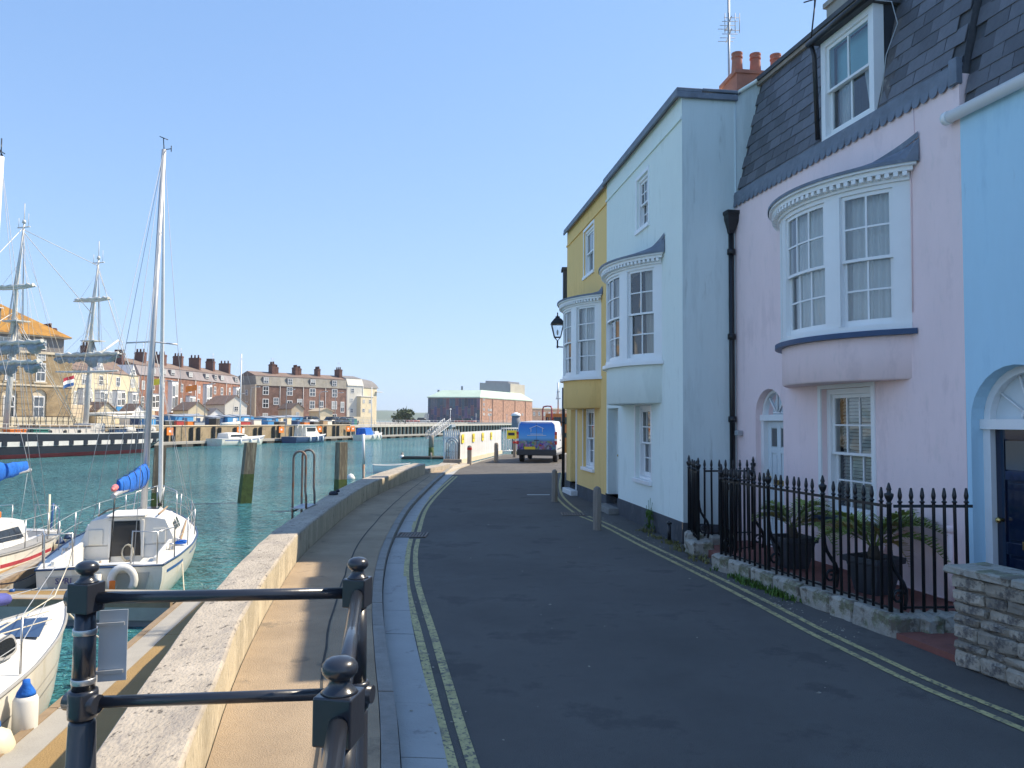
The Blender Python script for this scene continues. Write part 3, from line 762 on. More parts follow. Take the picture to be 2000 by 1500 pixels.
def slates(roof, x0, x1, p0, p1, rows, w, skip=None, mesh={}):
    """hand-laid slates, each one an object, on the slope from p0=(y,z) to p1"""
    dy, dz = p1[0] - p0[0], p1[1] - p0[1]; L_ = math.hypot(dy, dz); ang = math.atan2(dz, dy)
    ex = L_ / rows
    key = (round(w, 3), round(ex, 3))
    if key not in mesh:
        vs = []
        for k in range(3):
            b = MB(); h = ex * 1.12; j = [(random.Random(k * 9 + i).uniform(-.006, .006)) for i in range(4)]
            ww = w / 2 - .003
            v = [(-ww, j[0], .014), (ww, j[1], .014), (ww, h, .004), (-ww, h, .004), (-ww, j[0], .003), (ww, j[1], .003), (ww, h, -.004), (-ww, h, -.004)]
            i0 = b.pts(v)
            for q in ((0,1,2,3), (7,6,5,4), (4,5,1,0), (5,6,2,1), (6,7,3,2), (7,4,0,3)): b.face(tuple(i0 + i for i in q))
            vs.append(b.mesh('slate', M['slate']))
        mesh[key] = vs
    for r in range(rows):
        f = r / rows
        off = 0 if r % 2 else w / 2
        n = int((x1 - x0) / w) + 2
        for c in range(-1, n):
            xc = x0 + off + (c + .5) * w
            if xc - w * .5 < x0 - .02 or xc + w * .5 > x1 + .02:
                if xc < x0 + .02 or xc > x1 - .02: continue
            y, z = p0[0] + dy * f, p0[1] + dz * f
            if skip and skip(xc, z): continue
            o = link('slate', mesh[key][rng.randrange(3)], roof, (xc + rng.uniform(-.004, .004), y - .012, z + rng.uniform(-.004, .004)), (ang + rng.uniform(-.012, .012), 0, rng.uniform(-.010, .010)))

def chimney_pots(stack, pts, h=.5, r=.12):
    for (x, y, z) in pts:
        hh = h * rng.uniform(.94, 1.06)
        MB().lathe([(r * 1.12, 0), (r * 1.12, .05), (r * 1.06, .055), (r * .88, hh * .78), (r * 1.0, hh * .785), (r * 1.02, hh * .84), (r * .92, hh * .845), (r * .92, hh * .93), (r * 1.0, hh * .94), (r * 1.0, hh), (r * .78, hh), (r * .74, hh * .6), (.001, hh * .58)], (x, y, z), 18, smooth=False).build('chimney_pot', M['terracotta'], stack)

# ------------------------------------------------------------------ the pink house
PINK0 = (3.66, 12.55); PINK_A = math.atan2(-.978, .206)
pk = thing('terraced_house', 'pink cottage with slate mansard, white dormer and bow window above a black railed front', 'house', (*PINK0, 0), PINK_A)
PL = 4.79
bow_op = bow_window(pk, 2.77, 1.28, .57, M['pink'], M['navy'], 2.45, 3.02, 4.66, 4.80, 5.13)
mb = MB()
ops = [bow_op, dict(x0=.62, x1=1.40, z0=.08, z1=2.46, arch=True, depth=.15), dict(x0=2.34, x1=3.34, z0=.74, z1=2.40, depth=.10),
       dict(x0=3.46, x1=4.52, z0=.10, z1=.76, arch=True, depth=.05)]
wall_grid(mb, 0, PL, 0, 5.62, 0, ops, .1)
mb.poly([(3.46, .05, .1), (4.52, .05, .1), (4.52, .05, .77), (3.46, .05, .77)])     # bricked-up cellar arch
mb.poly([(0, .001, 5.62), (PL, .001, 5.62), (PL, 6, 5.62), (0, 6, 5.62)])
mb.poly([(PL, 0, 0), (PL, 6, 0), (PL, 6, 5.62), (PL, 0, 5.62)])
mb.poly([(0, 6, 0), (PL, 6, 0), (PL, 6, 7.6), (0, 6, 7.6)])
mb.build('wall', M['pink'], pk)
sash_window(pk, 2.34, 3.34, .74, 2.40, .10, 3, 4, box=.075, dress='slats', sill=M['navy'], sill_out=.12)
# white timber surround standing proud of the window
mb = MB(); mb.box(2.27, 2.335, -.02, .02, .76, 2.47); mb.box(3.345, 3.41, -.02, .02, .76, 2.47); mb.box(2.336, 3.344, -.02, .02, 2.40, 2.47)
mb.build('window_surround', M['white_gloss'], pk)
# arched doorway
d = MB(); d.box(.62, .70, .09, .22, .08, 2.02); d.box(1.32, 1.40, .09, .22, .08, 2.02); d.box(.605, 1.415, .07, .22, 1.98, 2.07)
n = 14; r0 = .39
for k in range(n):
    a0, a1 = math.pi * k / n, math.pi * (k + 1) / n
    d.loft([[(1.01 - r * math.cos(t), y, 2.07 + r * math.sin(t)) for r, y in ((.385, .11), (.34, .11), (.34, .17), (.385, .17))] for t in (a0, a1)], smooth=False)
for t in (50, 90, 130):
    c, s_ = math.cos(R(t)), math.sin(R(t)); d.tube([(1.01 - .05 * c, .14, 2.07 + .05 * s_), (1.01 - .36 * c, .14, 2.07 + .36 * s_)], .013, 6)
d.lathe([(.06, -.012), (.06, .012)], (1.01, .135, 2.10), 10)
fr = d.build('door_frame', M['white_gloss'], pk)
for a0, a1 in ((0, 50), (50, 90), (90, 130), (130, 180)):
    p = [(1.01, .152, 2.07)] + [(1.01 - .345 * math.cos(R(a0 + (a1 - a0) * i / 5)), .152, 2.07 + .345 * math.sin(R(a0 + (a1 - a0) * i / 5))) for i in range(6)]
    MB().poly(p).build('pane', M['glass'], fr, fix=False)
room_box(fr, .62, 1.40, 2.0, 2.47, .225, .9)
def panel_door(parent, x0, x1, z0, z1, y, m, glass=True, hm=M['brass'], flap=True, slot=.95):
    mb = MB(); w = x1 - x0; h = z1 - z0
    mb.box(x0, x1, y + .02, y + .05, z0, z1)
    xm = (x0 + x1) / 2; st = .10
    rails = [z0, z0 + .20, z0 + h * .36, z0 + h * .36 + .12, z0 + h * .74, z0 + h * .74 + .09, z1 - .10, z1]
    for a, b in ((x0, x0 + st), (x1 - st, x1), (xm - st / 2, xm + st / 2)): mb.box(a, b, y, y + .019, z0, z1)
    for i in (0, 2, 4, 6):
        for a, b in ((x0 + st, xm - st / 2), (xm + st / 2, x1 - st)): mb.box(a, b, y + .001, y + .019, rails[i], rails[i + 1])
    for (i, j) in ((1, 2), (3, 4), (5, 6)):
        for a, b in ((x0 + st, xm - st / 2), (xm + st / 2, x1 - st)):
            if glass and i == 5: continue
            mb.box(a + .03, b - .03, y + .008, y + .02, rails[i] + .03, rails[j] - .03)
    o = mb.build('door', m, parent, bevel=.004)
    if glass:
        for a, b in ((x0 + st, xm - st / 2), (xm + st / 2, x1 - st)):
            MB().box(a + .012, b - .012, y + .006, y + .014, rails[5] + .012, rails[6] - .012).build('pane', M['mirror_glass'], o)
    if flap:
        MB().box(xm - .14, xm + .14, y - .012, y - .001, z0 + slot - .04, z0 + slot + .04).build('letter_flap', hm, o, bevel=.004)
    MB().lathe([(.001, 0), (.02, .002), (.012, .02), (.03, .045), (.025, .07), (.001, .08)], (0, 0, 0), 12).build('door_knob', hm, o, (x0 + .07, y, z0 + 1.02), (R(90), 0, 0))
    return o
mg = bpy.data.materials.new('mirror_glass'); mg.use_nodes = True
mg.node_tree.nodes['Principled BSDF'].inputs['Base Color'].default_value = (.12, .13, .13, 1); mg.node_tree.nodes['Principled BSDF'].inputs['Roughness'].default_value = .08
M['mirror_glass'] = mg
panel_door(pk, .70, 1.32, .10, 1.975, .16, M['door_white'], glass=True)
# mansard roof: boarding, slates, dormer, lead eaves
EA, TOP = (.03, 5.62), (.47, 7.58)
mb = MB()
def ry(z): return EA[0] + (TOP[0] - EA[0]) * (z - EA[1]) / (TOP[1] - EA[1])
for xa, xb, za, zb in ((0, 2.40, EA[1], TOP[1]), (3.45, PL, EA[1], TOP[1]), (2.40, 3.45, 7.10, TOP[1])): mb.poly([(xa, ry(za), za), (xb, ry(za), za), (xb, ry(zb), zb), (xa, ry(zb), zb)])
mb.poly([(0, TOP[0], TOP[1]), (PL, TOP[0], TOP[1]), (PL, 3.2, 8.35), (0, 3.2, 8.35)]); mb.poly([(0, 3.2, 8.35), (PL, 3.2, 8.35), (PL, 6, 7.6), (0, 6, 7.6)])
mb.poly([(PL, EA[0], EA[1]), (PL, 6, 5.62), (PL, 6, 7.6), (PL, 3.2, 8.35), (PL, TOP[0], TOP[1])])
rf = mb.build('roof', M['slate_dark'], pk)
def in_dormer(x, z): return 2.36 < x < 3.56 and z < 7.05
slates(rf, 0, PL, EA, TOP, 11, .29, in_dormer)
MB().box(0, PL, TOP[0] - .07, TOP[0] + .16, TOP[1] - .01, TOP[1] + .05).build('roof_capping', mat('mortar_edge', (.33, .27, .22), .9, .3, 7, .4, 25), rf)
MB().box(-.02, PL, TOP[0] - .10, TOP[0] + .20, TOP[1] + .052, TOP[1] + .12).build('roof_edge', M['slate_dark'], rf)
mb = MB()
n = 36
for i in range(n):
    a, b = PL * i / n + .004, PL * (i + 1) / n - .004; c = (a + b) / 2; rr = (b - a) / 2
    top = [(a, -.012, 5.70), (b, -.012, 5.70)]
    low = [(c + rr * math.cos(math.pi * k / 8), -.024 - .008 * math.sin(math.pi * k / 8), 5.545 - rr * 1.05 * math.sin(math.pi * k / 8)) for k in range(9)]
    f = [top[0], top[1]] + low
    mb.poly(f)
    mb.poly([(x, y + .006, z) for x, y, z in reversed(f)])
mb.box(0, PL, -.02, .03, 5.56, 5.70)
mb.box(0, PL, -.01, .06, 5.70, 5.735)
mb.build('scalloped_lead_edge', M['lead'], rf)
MB().box(PL - .09, PL + .02, -.05, .03, 5.50, 5.78).build('lead_end_cap', M['lead'], rf, bevel=.01)
dm = MB(); X0, X1, Z0, Z1 = 2.39, 3.46, 5.70, 7.10
for x in (X0 + .02, X1 - .02):
    dm.poly([(x, .05, Z0), (x, .6, Z0), (x, .6, Z1), (x, .05, Z1)])
dm.box(X0 - .06, X1 + .06, -.09, 1.4, Z1, Z1 + .05)
dorm = dm.build('dormer', M['slate_dark'], pk)
dw = sash_window(dorm, X0, X1, Z0 + .02, Z1 - .005, .04, 2, 2, bar=.028, box=.09, dress='rollerblind', name='sash_window')
MB().tube([(X0 - .12, -.10, Z1 + .03), (X1 + .05, -.10, Z1 + .03)], .045, 10).build('gutter', M['black_iron'], dorm)
MB().tube([(X0 - .07, -.09, Z1 + .02), (X0 - .07, -.04, Z1 - .14), (X0 - .07, .0, Z0 + .1)], .032, 8).build('downpipe', M['black_iron'], dorm)
mb = MB(); mb.poly([(X1 + .012, .03, Z0), (X1 + .17, .02, Z0), (X1 + .34, .33, Z1 - .1), (X1 + .02, .33, Z1 - .05)]); mb.poly([(X1 + .0, .03, Z0), (X1 + .012, .03, Z0), (X1 + .02, .36, Z1), (X1 + .0, .36, Z1)])
mb.build('cheek_flashing', mat('old_lead', (.13, .12, .12), .8, .35, 3, .4, 18, stain=((.30, .27, .24), .7, 6, .56)), dorm)
mb = MB(); mb.tube([(X1 + .05, .0, Z1), (X1 + .22, .10, Z1 - .1), (X1 + .29, .12, Z1 - .4), (X1 + .2, .03, Z1 - .75), (X1 + .13, -.0, Z0 + .1)], .006, 5); mb.build('cable', M['wire'], dorm)
st = MB(); st.box(.95, 1.58, 1.1, 1.9, 7.5, 8.5); st.box(.91, 1.62, 1.06, 1.94, 8.501, 8.58)
ch = st.build('chimney', M['render_grey'], rf)
MB().box(2.0, 2.62, 1.0, 1.7, 7.5, 8.45).build('chimney', M['render_grey'], rf)  # unseen stack, added for its notch of shadow on the pavement
# rainwater pipe with hopper in the corner
mb = MB(); mb.tube([(.02, -.075, .1), (.02, -.075, 5.16)], .045, 10)
for z in (.9, 2.0, 3.35, 4.75): mb.lathe([(.045, -.05), (.066, -.045), (.066, .045), (.045, .05)], (.02, -.075, z), 10)
dp = mb.build('downpipe', M['black_iron'], pk)
h = MB(); h.loft([[(.02 + sx * w, -.085 + sy * w * .8, z) for sx, sy in ((-1, -1), (1, -1), (1, 1), (-1, 1))] for w, z in ((.05, 5.05), (.07, 5.12), (.13, 5.28), (.13, 5.34), (.155, 5.36), (.155, 5.41))], smooth=False)
h.build('hopper', M['black_iron'], dp)
MB().box(.13, .24, -.10, -.001, 1.74, 1.82).build('light_box', M['galv'], pk, bevel=.01)
mb = MB(); mb.tube([(4.585, -.04, .12), (4.585, -.04, .86)], .035, 8); mb.lathe([(.036, 0), (.05, .01), (.05, .06), (.036, .07)], (4.585, -.04, .82), 8); mb.build('vent_pipe', M['pink'], pk)
mb = MB(); mb.tube([(4.13, -.006, 5.54), (4.14, -.006, 5.1), (4.10, -.008, 4.9), (4.08, -.01, 4.7), (4.07, -.012, 3.2)], .006, 5); mb.build('cable', M['pink'], pk)

# ------------------------------------------------------------------ the pale blue house and the yellow house
PALE0 = (2.13, 17.27); PALE_A = math.atan2(-.9915, .1302); NL = 4.89
pa = thing('terraced_house', 'pale blue three storey house with lead topped parapet and blank end wall', 'house', (*PALE0, 0), PALE_A)
bo = bow_window(pa, 2.51, 1.35, .60, M['paleblue'], M['white_gloss'], 2.28, 3.03, 4.70, 4.84, 5.17, 15.5, 24, 43, ('net', 'right', 'right'))
mb = MB()
ops = [bo, dict(x0=.10, x1=.98, z0=.14, z1=2.24, depth=.34), dict(x0=2.26, x1=3.22, z0=.86, z1=2.26, depth=.10), dict(x0=2.36, x1=3.08, z0=5.68, z1=6.68, depth=.07)]
wall_grid(mb, 0, NL, .34, 7.36, 0, [dict(o, z0=max(o['z0'], .34)) for o in ops], .1)
mb.poly([(0, .0, 7.0), (0, 5, 7.0), (0, 5, 7.36), (0, 0, 7.36)])
mb.box(0, NL + .001, -.03, -.001, 6.93, 6.975)
mb.poly([(0, .3, 7.2), (NL, .3, 7.2), (NL, 7, 7.2), (0, 7, 7.2)]); mb.poly([(0, .3, 7.2), (0, .3, 7.36), (NL, .3, 7.36), (NL, .3, 7.2)])
mb.build('wall', M['paleblue'], pa)
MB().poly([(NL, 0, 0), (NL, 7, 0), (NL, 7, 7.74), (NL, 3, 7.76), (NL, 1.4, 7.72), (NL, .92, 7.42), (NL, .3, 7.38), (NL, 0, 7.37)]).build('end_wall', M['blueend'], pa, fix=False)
MB().tube([(NL + .005, .92, .3), (NL + .005, .92, 7.4)], .012, 5).build('cable', M['blueend'], pa)
mb = MB(); mb.box(-.02, .10 - .001, -.02, -.001, 0, .35); wall_grid(mb, 0, NL, 0, .34, -.02, [dict(x0=.10, x1=.98, z0=.14, z1=.34)], .3); mb.poly([(0, -.02, .34), (NL, -.02, .34), (NL, .0, .34), (0, 0, .34)]); mb.poly([(NL + .012, -.02, 0), (NL + .012, .6, 0), (NL + .012, .6, .30), (NL + .012, -.02, .34)])
mb.build('plinth', M['plinth'], pa)
mb = MB(); mb.box(0.02, NL + .05, -.10, .34, 7.38, 7.45); mb.box(.02, NL + .05, -.11, -.07, 7.30, 7.379); mb.box(NL + .012, NL + .06, -.105, .95, 7.28, 7.379)
mb.box(NL - .3, NL + .058, .341, 1.0, 7.40, 7.455)
mb.build('coping', M['lead'], pa, bevel=.012)
mb = MB(); mb.tube([(NL + .03, .95, 7.42), (NL + .03, 1.4, 7.72), (NL + .03, 3, 7.76)], .035, 6); mb.build('verge', M['paleblue'], pa)
sash_window(pa, 2.26, 3.22, .86, 2.26, .10, 3, 4, dress='none', sill=M['white_gloss'], sill_out=.06)
mb = MB(); mb.box(2.20, 2.255, -.012, .02, .80, 2.32); mb.box(3.225, 3.28, -.012, .02, .80, 2.32); mb.box(2.256, 3.224, -.012, .02, 2.26, 2.32); mb.build('window_surround', M['white_gloss'], pa)
sash_window(pa, 2.36, 3.08, 5.68, 6.68, .06, 3, 4, box=.06, stile=.035, dress='none', sill=M['white_gloss'], sill_out=.04)
mb = MB(); mb.box(2.30, 2.355, -.012, .02, 5.62, 6.75); mb.box(3.085, 3.14, -.012, .02, 5.62, 6.75); mb.box(2.356, 3.084, -.012, .02, 6.685, 6.75); mb.build('window_surround', M['white_gloss'], pa)
dr = panel_door(pa, .16, .92, .18, 2.10, .26, M['navy'], glass=False)
mb = MB(); mb.box(.10, .158, .22, .34, .15, 2.24); mb.box(.922, .98, .22, .34, .15, 2.24); mb.box(.159, .921, .22, .34, 2.105, 2.235); mb.build('door_frame', M['white_gloss'], pa)
MB().box(.0, 1.08, -.24, .22, .0, .135).build('doorstep', M['kerb_stone'], pa, bevel=.015)
stk = MB(); stk.box(4.22, 4.84, .98, 2.5, 7.15, 7.80); stk.box(4.18, 4.865, .94, 2.54, 7.801, 7.86)
chs = stk.build('chimney', M['terracotta'], pa); chimney_pots(chs, [(4.53, 1.12, 7.86), (4.53, 1.45, 7.86), (4.53, 1.82, 7.86), (4.53, 2.15, 7.86)], .45, .095)

YEL0 = (1.55, 21.72); YL_ = 4.48
ye = thing('terraced_house', 'mustard yellow house at the far end of the terrace with a white bow window', 'house', (*YEL0, 0), PALE_A)
bo = bow_window(ye, 2.62, 1.35, .60, M['yellow'], M['white_gloss'], 2.26, 3.0, 4.68, 4.82, 5.0, 15.5, 24, 43, ('net', 'left', 'net'))
mb = MB()
ops = [bo, dict(x0=.55, x1=1.42, z0=.14, z1=2.26, depth=.30), dict(x0=2.12, x1=3.28, z0=.80, z1=2.28, depth=.10), dict(x0=2.16, x1=3.22, z0=5.64, z1=6.80, depth=.07)]
wall_grid(mb, 0, YL_ - .001, .30, 7.32, 0, [dict(o, z0=max(o['z0'], .30)) for o in ops], .1)
mb.box(0, YL_ - .002, -.03, -.001, 6.90, 6.945)
mb.poly([(0, 0, 0), (0, 7, 0), (0, 7, 7.32), (0, 0, 7.32)]); mb.poly([(0, .3, 7.2), (YL_, .3, 7.2), (YL_, 7, 7.2), (0, 7, 7.2)])
mb.build('wall', M['yellow'], ye)
mb = MB(); wall_grid(mb, -.012, YL_, 0, .30, -.02, [dict(x0=.55, x1=1.42, z0=.14, z1=.30)], .3); mb.poly([(-.012, -.02, .30), (YL_, -.02, .30), (YL_, 0, .30), (-.012, 0, .30)]); mb.build('plinth', M['plinth'], ye)
mb = MB(); mb.box(-.05, YL_ + .018, -.10, .34, 7.34, 7.41); mb.box(-.05, YL_ + .018, -.11, -.07, 7.26, 7.339); mb.build('coping', M['lead'], ye, bevel=.012)
sash_window(ye, 2.12, 3.28, .80, 2.28, .10, 3, 4, dress='none', sill=M['white_gloss'], sill_out=.06)
mb = MB(); mb.box(2.06, 2.115, -.012, .02, .74, 2.34); mb.box(3.285, 3.34, -.012, .02, .74, 2.34); mb.box(2.116, 3.284, -.012, .02, 2.285, 2.34); mb.build('window_surround', M['white_gloss'], ye)
sash_window(ye, 2.16, 3.22, 5.64, 6.80, .06, 2, 2, dress='net', sill=M['white_gloss'], sill_out=.04)
mb = MB(); mb.box(2.10, 2.155, -.012, .02, 5.58, 6.87); mb.box(3.225, 3.28, -.012, .02, 5.58, 6.87); mb.box(2.156, 3.224, -.012, .02, 6.805, 6.87); mb.build('window_surround', M['white_gloss'], ye)
panel_door(ye, .63, 1.34, .18, 2.10, .22, M['door_white'], glass=False)
mb = MB(); mb.box(.55, .628, .18, .30, .15, 2.26); mb.box(1.342, 1.42, -.03, .30, .15, 2.26); mb.box(.629, 1.341, .18, .30, 2.105, 2.255); mb.build('door_frame', M['white_gloss'], ye)
MB().box(.42, 1.55, -.20, .20, .0, .135).build('doorstep', M['white_paint'], ye, bevel=.015)
mb = MB(); mb.tube([(-.06, -.08, .05), (-.06, -.08, 2.9)], .045, 8); mb.tube([(-.06, -.08, 1.9), (-.06, -.08, 1.95)], .06, 8); mb.build('downpipe', M['black_iron'], ye)

# the next house round the bend, almost hidden, whose shade falls over the road
nx = thing('terraced_house', 'mostly hidden house beyond the yellow one, only its dark slate edge shows', 'house', (3.30, 29.8, 0), R(-90))
mb = MB(); mb.box(0, 7.72, 0, 6, 0, 6.6); mb.build('wall', M['cream_white'], nx)
mb = MB(); mb.loft([[(0, -.1, 6.6), (7.72, -.1, 6.6), (7.72, 6, 6.6), (0, 6, 6.6)], [(0, .5, 8.6), (7.72, .5, 8.6), (7.72, 6, 8.6), (0, 6, 8.6)]], smooth=False); mb.build('roof', M['slate_dark'], nx)
mb = MB(); mb.prism([(7.25, -1.82), (7.62, -1.82), (7.62, -.11), (7.25, -.11)], 5.2, 6.35); mb.box(7.2, 7.66, -1.87, -.11, 6.351, 6.43); mb.build('slate_hung_bay', M['slate_dark'], nx)

# ------------------------------------------------------------------ the blue house
BL0 = (PINK0[0] + PL * .206 * 1.001, PINK0[1] - PL * .978 * 1.001)
bl = thing('terraced_house', 'sky blue house at the right edge with arched white fanlight over a navy door', 'house', (*BL0, 0), PINK_A)
BW = 11.0
mb = MB()
ops = [dict(x0=.06, x1=1.12, z0=.0, z1=2.52, arch=True, depth=.26)]
wall_grid(mb, .002, BW, -.1, 5.16, .0, [dict(o, z0=-.1) for o in ops], .1)
mb.poly([(BW, 0, 0), (BW, 6, 0), (BW, 6, 8), (BW, .5, 7.6), (BW, 0, 5.16)])
mb.build('wall', M['blue'], bl)
xm = .59
d = MB(); d.box(.06, .15, .14, .30, .0, 1.98); d.box(1.03, 1.12, .14, .30, .0, 1.98); d.box(.063, 1.117, .10, .30, 1.90, 2.00)
for k in range(18):
    a0, a1 = math.pi * k / 18, math.pi * (k + 1) / 18
    d.loft([[(xm - r * math.cos(t), y, 2.0 + r * math.sin(t)) for r, y in ((.525, .15), (.45, .15), (.45, .24), (.525, .24))] for t in (a0, a1)], smooth=False)
for t in (36, 72, 108, 144):
    c, s_ = math.cos(R(t)), math.sin(R(t)); d.tube([(xm - .12 * c, .20, 2.0 + .12 * s_), (xm - .46 * c, .20, 2.0 + .46 * s_)], .011, 6)
d.tube([(xm - .12 * math.cos(R(18 * i)), .20, 2.0 + .12 * math.sin(R(18 * i))) for i in range(11)], .012, 6)
fr = d.build('door_frame', M['white_gloss'], bl)
p = [(xm - .47 * math.cos(math.pi * i / 20), .225, 2.0 + .47 * math.sin(math.pi * i / 20)) for i in range(21)]
MB().poly(p).build('fanlight', mat('frosted', (.66, .72, .74), .3, .04, 3), fr, fix=False)
panel_door(bl, .15, 1.03, -.02, 1.90, .20, M['navy_door'], glass=True, slot=.80)
E2, T2 = (.03, 5.20), (.55, 7.6)
mb = MB(); mb.poly([(0.012, E2[0], E2[1]), (BW, E2[0], E2[1]), (BW, T2[0], T2[1]), (0.012, T2[0], T2[1])]); mb.poly([(0.012, T2[0], T2[1]), (BW, T2[0], T2[1]), (BW, 3.2, 8.35), (0.012, 3.2, 8.35)]); mb.poly([(0.012, E2[0], E2[1]), (0.012, T2[0], T2[1]), (0.012, 3, 8.3), (.012, 3, 5.2)])
rf2 = mb.build('roof', M['slate_dark'], bl)
slates(rf2, .02, 3.4, E2, T2, 13, .29)
g = MB(); g.tube([(-.10, -.07, 5.16), (BW, -.07, 5.18)], .062, 12); g.lathe([(.068, -.02), (.068, .02)], (0, 0, 0), 10)
gt = MB(); gt.tube([(-.10, -.07, 5.16), (BW, -.07, 5.18)], .062, 12); gt.tube([(-.12, -.07, 5.16), (-.06, -.07, 5.16)], .072, 12); gt.tube([(1.6, -.07, 5.165), (1.68, -.07, 5.165)], .072, 12)
gt.build('gutter', M['white_gloss'], bl)

# ------------------------------------------------------------------ TV aerial and the bracket lamp
ae = thing('tv_aerial', 'tall thin television aerial beside the row of terracotta chimney pots', 'aerial', (3.87, 13.55, 7.2))
MB().tube([(0, 0, 0), (0, 0, 2.5)], .022, 6).build('mast', M['galv'], ae)
mb = MB()
for z in (1.72, 1.95):
    mb.tube([(-.02, -.25, z), (.02, .25, z)], .010, 5)
    for k in (-.2, -.07, .07, .2): mb.tube([(-.14, k, z), (.14, k, z)], .007, 4)
for k in (-.13, .13):
    mb.tube([(k, -.22, 1.66), (k, -.22, 2.02)], .007, 4); mb.tube([(k * .4, -.22, 1.66), (k * .4, -.22, 2.02)], .007, 4)
mb.build('elements', M['wire'], ae)
ae2 = thing('tv_aerial', 'small aerial at the top edge of the sky left of the grey chimney', 'aerial', (4.25, 10.75, 7.45))
MB().tube([(0, 0, 0), (.05, -.05, .55)], .012, 5).build('mast', M['black_iron'], ae2)
mb = MB(); mb.tube([(-.12, -.05, .5), (.2, -.05, .6)], .010, 5); mb.tube([(.0, -.15, .52), (.08, .07, .52)], .010, 5); mb.build('elements', M['black_iron'], ae2)

la = thing('street_lamp', 'black lantern lamp on a wall bracket at the corner of the yellow house', 'lamp', (1.24, 21.0, 3.95))
mb = MB(); mb.tube([(0, 0, 0), (0, 0, .22)], .022, 8); mb.tube([(0, 0, .04), (.42, .25, .04)], .016, 8); mb.tube([(.0, 0, .02), (.0, 0, .06)], .03, 8); mb.build('bracket', M['black_iron'], la)
mb = MB()
for sx, sy in ((-1, -1), (1, -1), (1, 1), (-1, 1)):
    mb.tube([(sx * .085, sy * .085, .30), (sx * .165, sy * .165, .66)], .012, 5); mb.tube([(0, 0, .20), (sx * .085, sy * .085, .30)], .010, 5)
for z, w in ((.30, .085), (.66, .165)):
    q = [(-w, -w, z), (w, -w, z), (w, w, z), (-w, w, z)]; mb.tube(q, .012, 5, closed=True)
mb.build('frame', M['black_iron'], la)
for k in range(4):
    mb = MB(); Rm = Matrix.Rotation(k * math.pi / 2, 4, 'Z')
    mb.poly([Rm @ Vector(p) for p in ((-.082, -.085, .305), (.082, -.085, .305), (.160, -.165, .655), (-.160, -.165, .655))]); mb.build('pane', M['lamp_glass'], la, fix=False)
mb = MB(); mb.loft([[(sx * w, sy * w, z) for sx, sy in ((-1, -1), (1, -1), (1, 1), (-1, 1))] for w, z in ((.19, .665), (.19, .68), (.10, .80), (.06, .83), (.06, .87), (.035, .88))], smooth=False); mb.lathe([(.03, .88), (.012, .92), (.022, .95), (.001, 1.0)], n=8)
mb.build('cap', M['black_iron'], la)
MB().lathe([(.001, .36), (.02, .37), (.03, .46), (.001, .52)], n=8).build('lamp_bulb', M['ink_white'], la)
# ------------------------------------------------------------------ low quay wall
def resample(line, n):
    f, L_ = at_len(line)
    return [f(L_ * k / n) for k in range(n + 1)]
nW = 60
O_ = resample(WALL_OUT, nW); I_ = resample(WALL_IN, nW)
qw = MB(); rings_top = []; rings_in = []; rings_out = []
for o, i in zip(O_, I_):
    a = rng.uniform(-.006, .006); b = rng.uniform(-.008, .008); t = .44 + rng.uniform(-.004, .004)
    rings_top.append([(o.x + a, o.y, t - .03), (o.x + .02 + a, o.y, t - .004), (i.x - .018 + b, i.y, t + .002), (i.x - .006 + b, i.y, t - .008), (i.x + b, i.y, t - .024)])
    rings_in.append([(i.x + b, i.y, t - .024), (i.x + b * .5, i.y, .25), (i.x - .012, i.y, .0)])
    rings_out.append([(o.x, o.y, -3.0), (o.x, o.y, -.6), (o.x + a, o.y, t - .03)])
qw.loft(rings_top, 0, closed=False, smooth=False); qw.loft(rings_in, 1, closed=False); qw.loft(rings_out, 2, closed=False)
e = -1
qw.poly([rings_out[e][0], rings_out[e][2], rings_top[e][1], rings_top[e][2], rings_top[e][4], rings_in[e][2], (rings_in[e][2][0], rings_in[e][2][1], -3.0)], 1)
t = thing('quay_wall', 'low weathered concrete wall curving along the water beside the pavement', 'wall')
qw.build('wall', [M['quay_concrete'], M['quay_face'], M['wet_wall']], t)
mb = MB(); mb.prism([(-3.44, 27.32), (-3.0, 26.82), (-2.75, 28.2), (-2.42, 30.2), (-2.62, 30.45), (-3.05, 29.4)], -2.5, .24); mb.build('end_block', M['quay_concrete'], t)
mb = MB(); mb.prism([(-3.05, 29.42), (-2.63, 30.47), (-2.25, 34.6), (-3.1, 35.0)], -2.5, .09); mb.build('landing', M['quay_concrete'], t)
mb = MB(); mb.box(-3.0, -2.2, 33.9, 34.15, .1, .24); mb.build('kerb_beam', M['wood_grey'], t)
bk = MB(); bk.lathe([(.001, 0), (.09, 0), (.10, .03), (.07, .06), (.03, .075), (.001, .078)], n=10); bk.lathe([(.03, .05), (.05, .07), (.03, .10), (.001, .11)], (.08, .02, 0), 8)
o = bk.build('rope_coil', M['rope_dark'], None, (-3.58, 15.55, .44)); tag(o, 'small dark lump of rope lying on top of the low quay wall', 'rope')

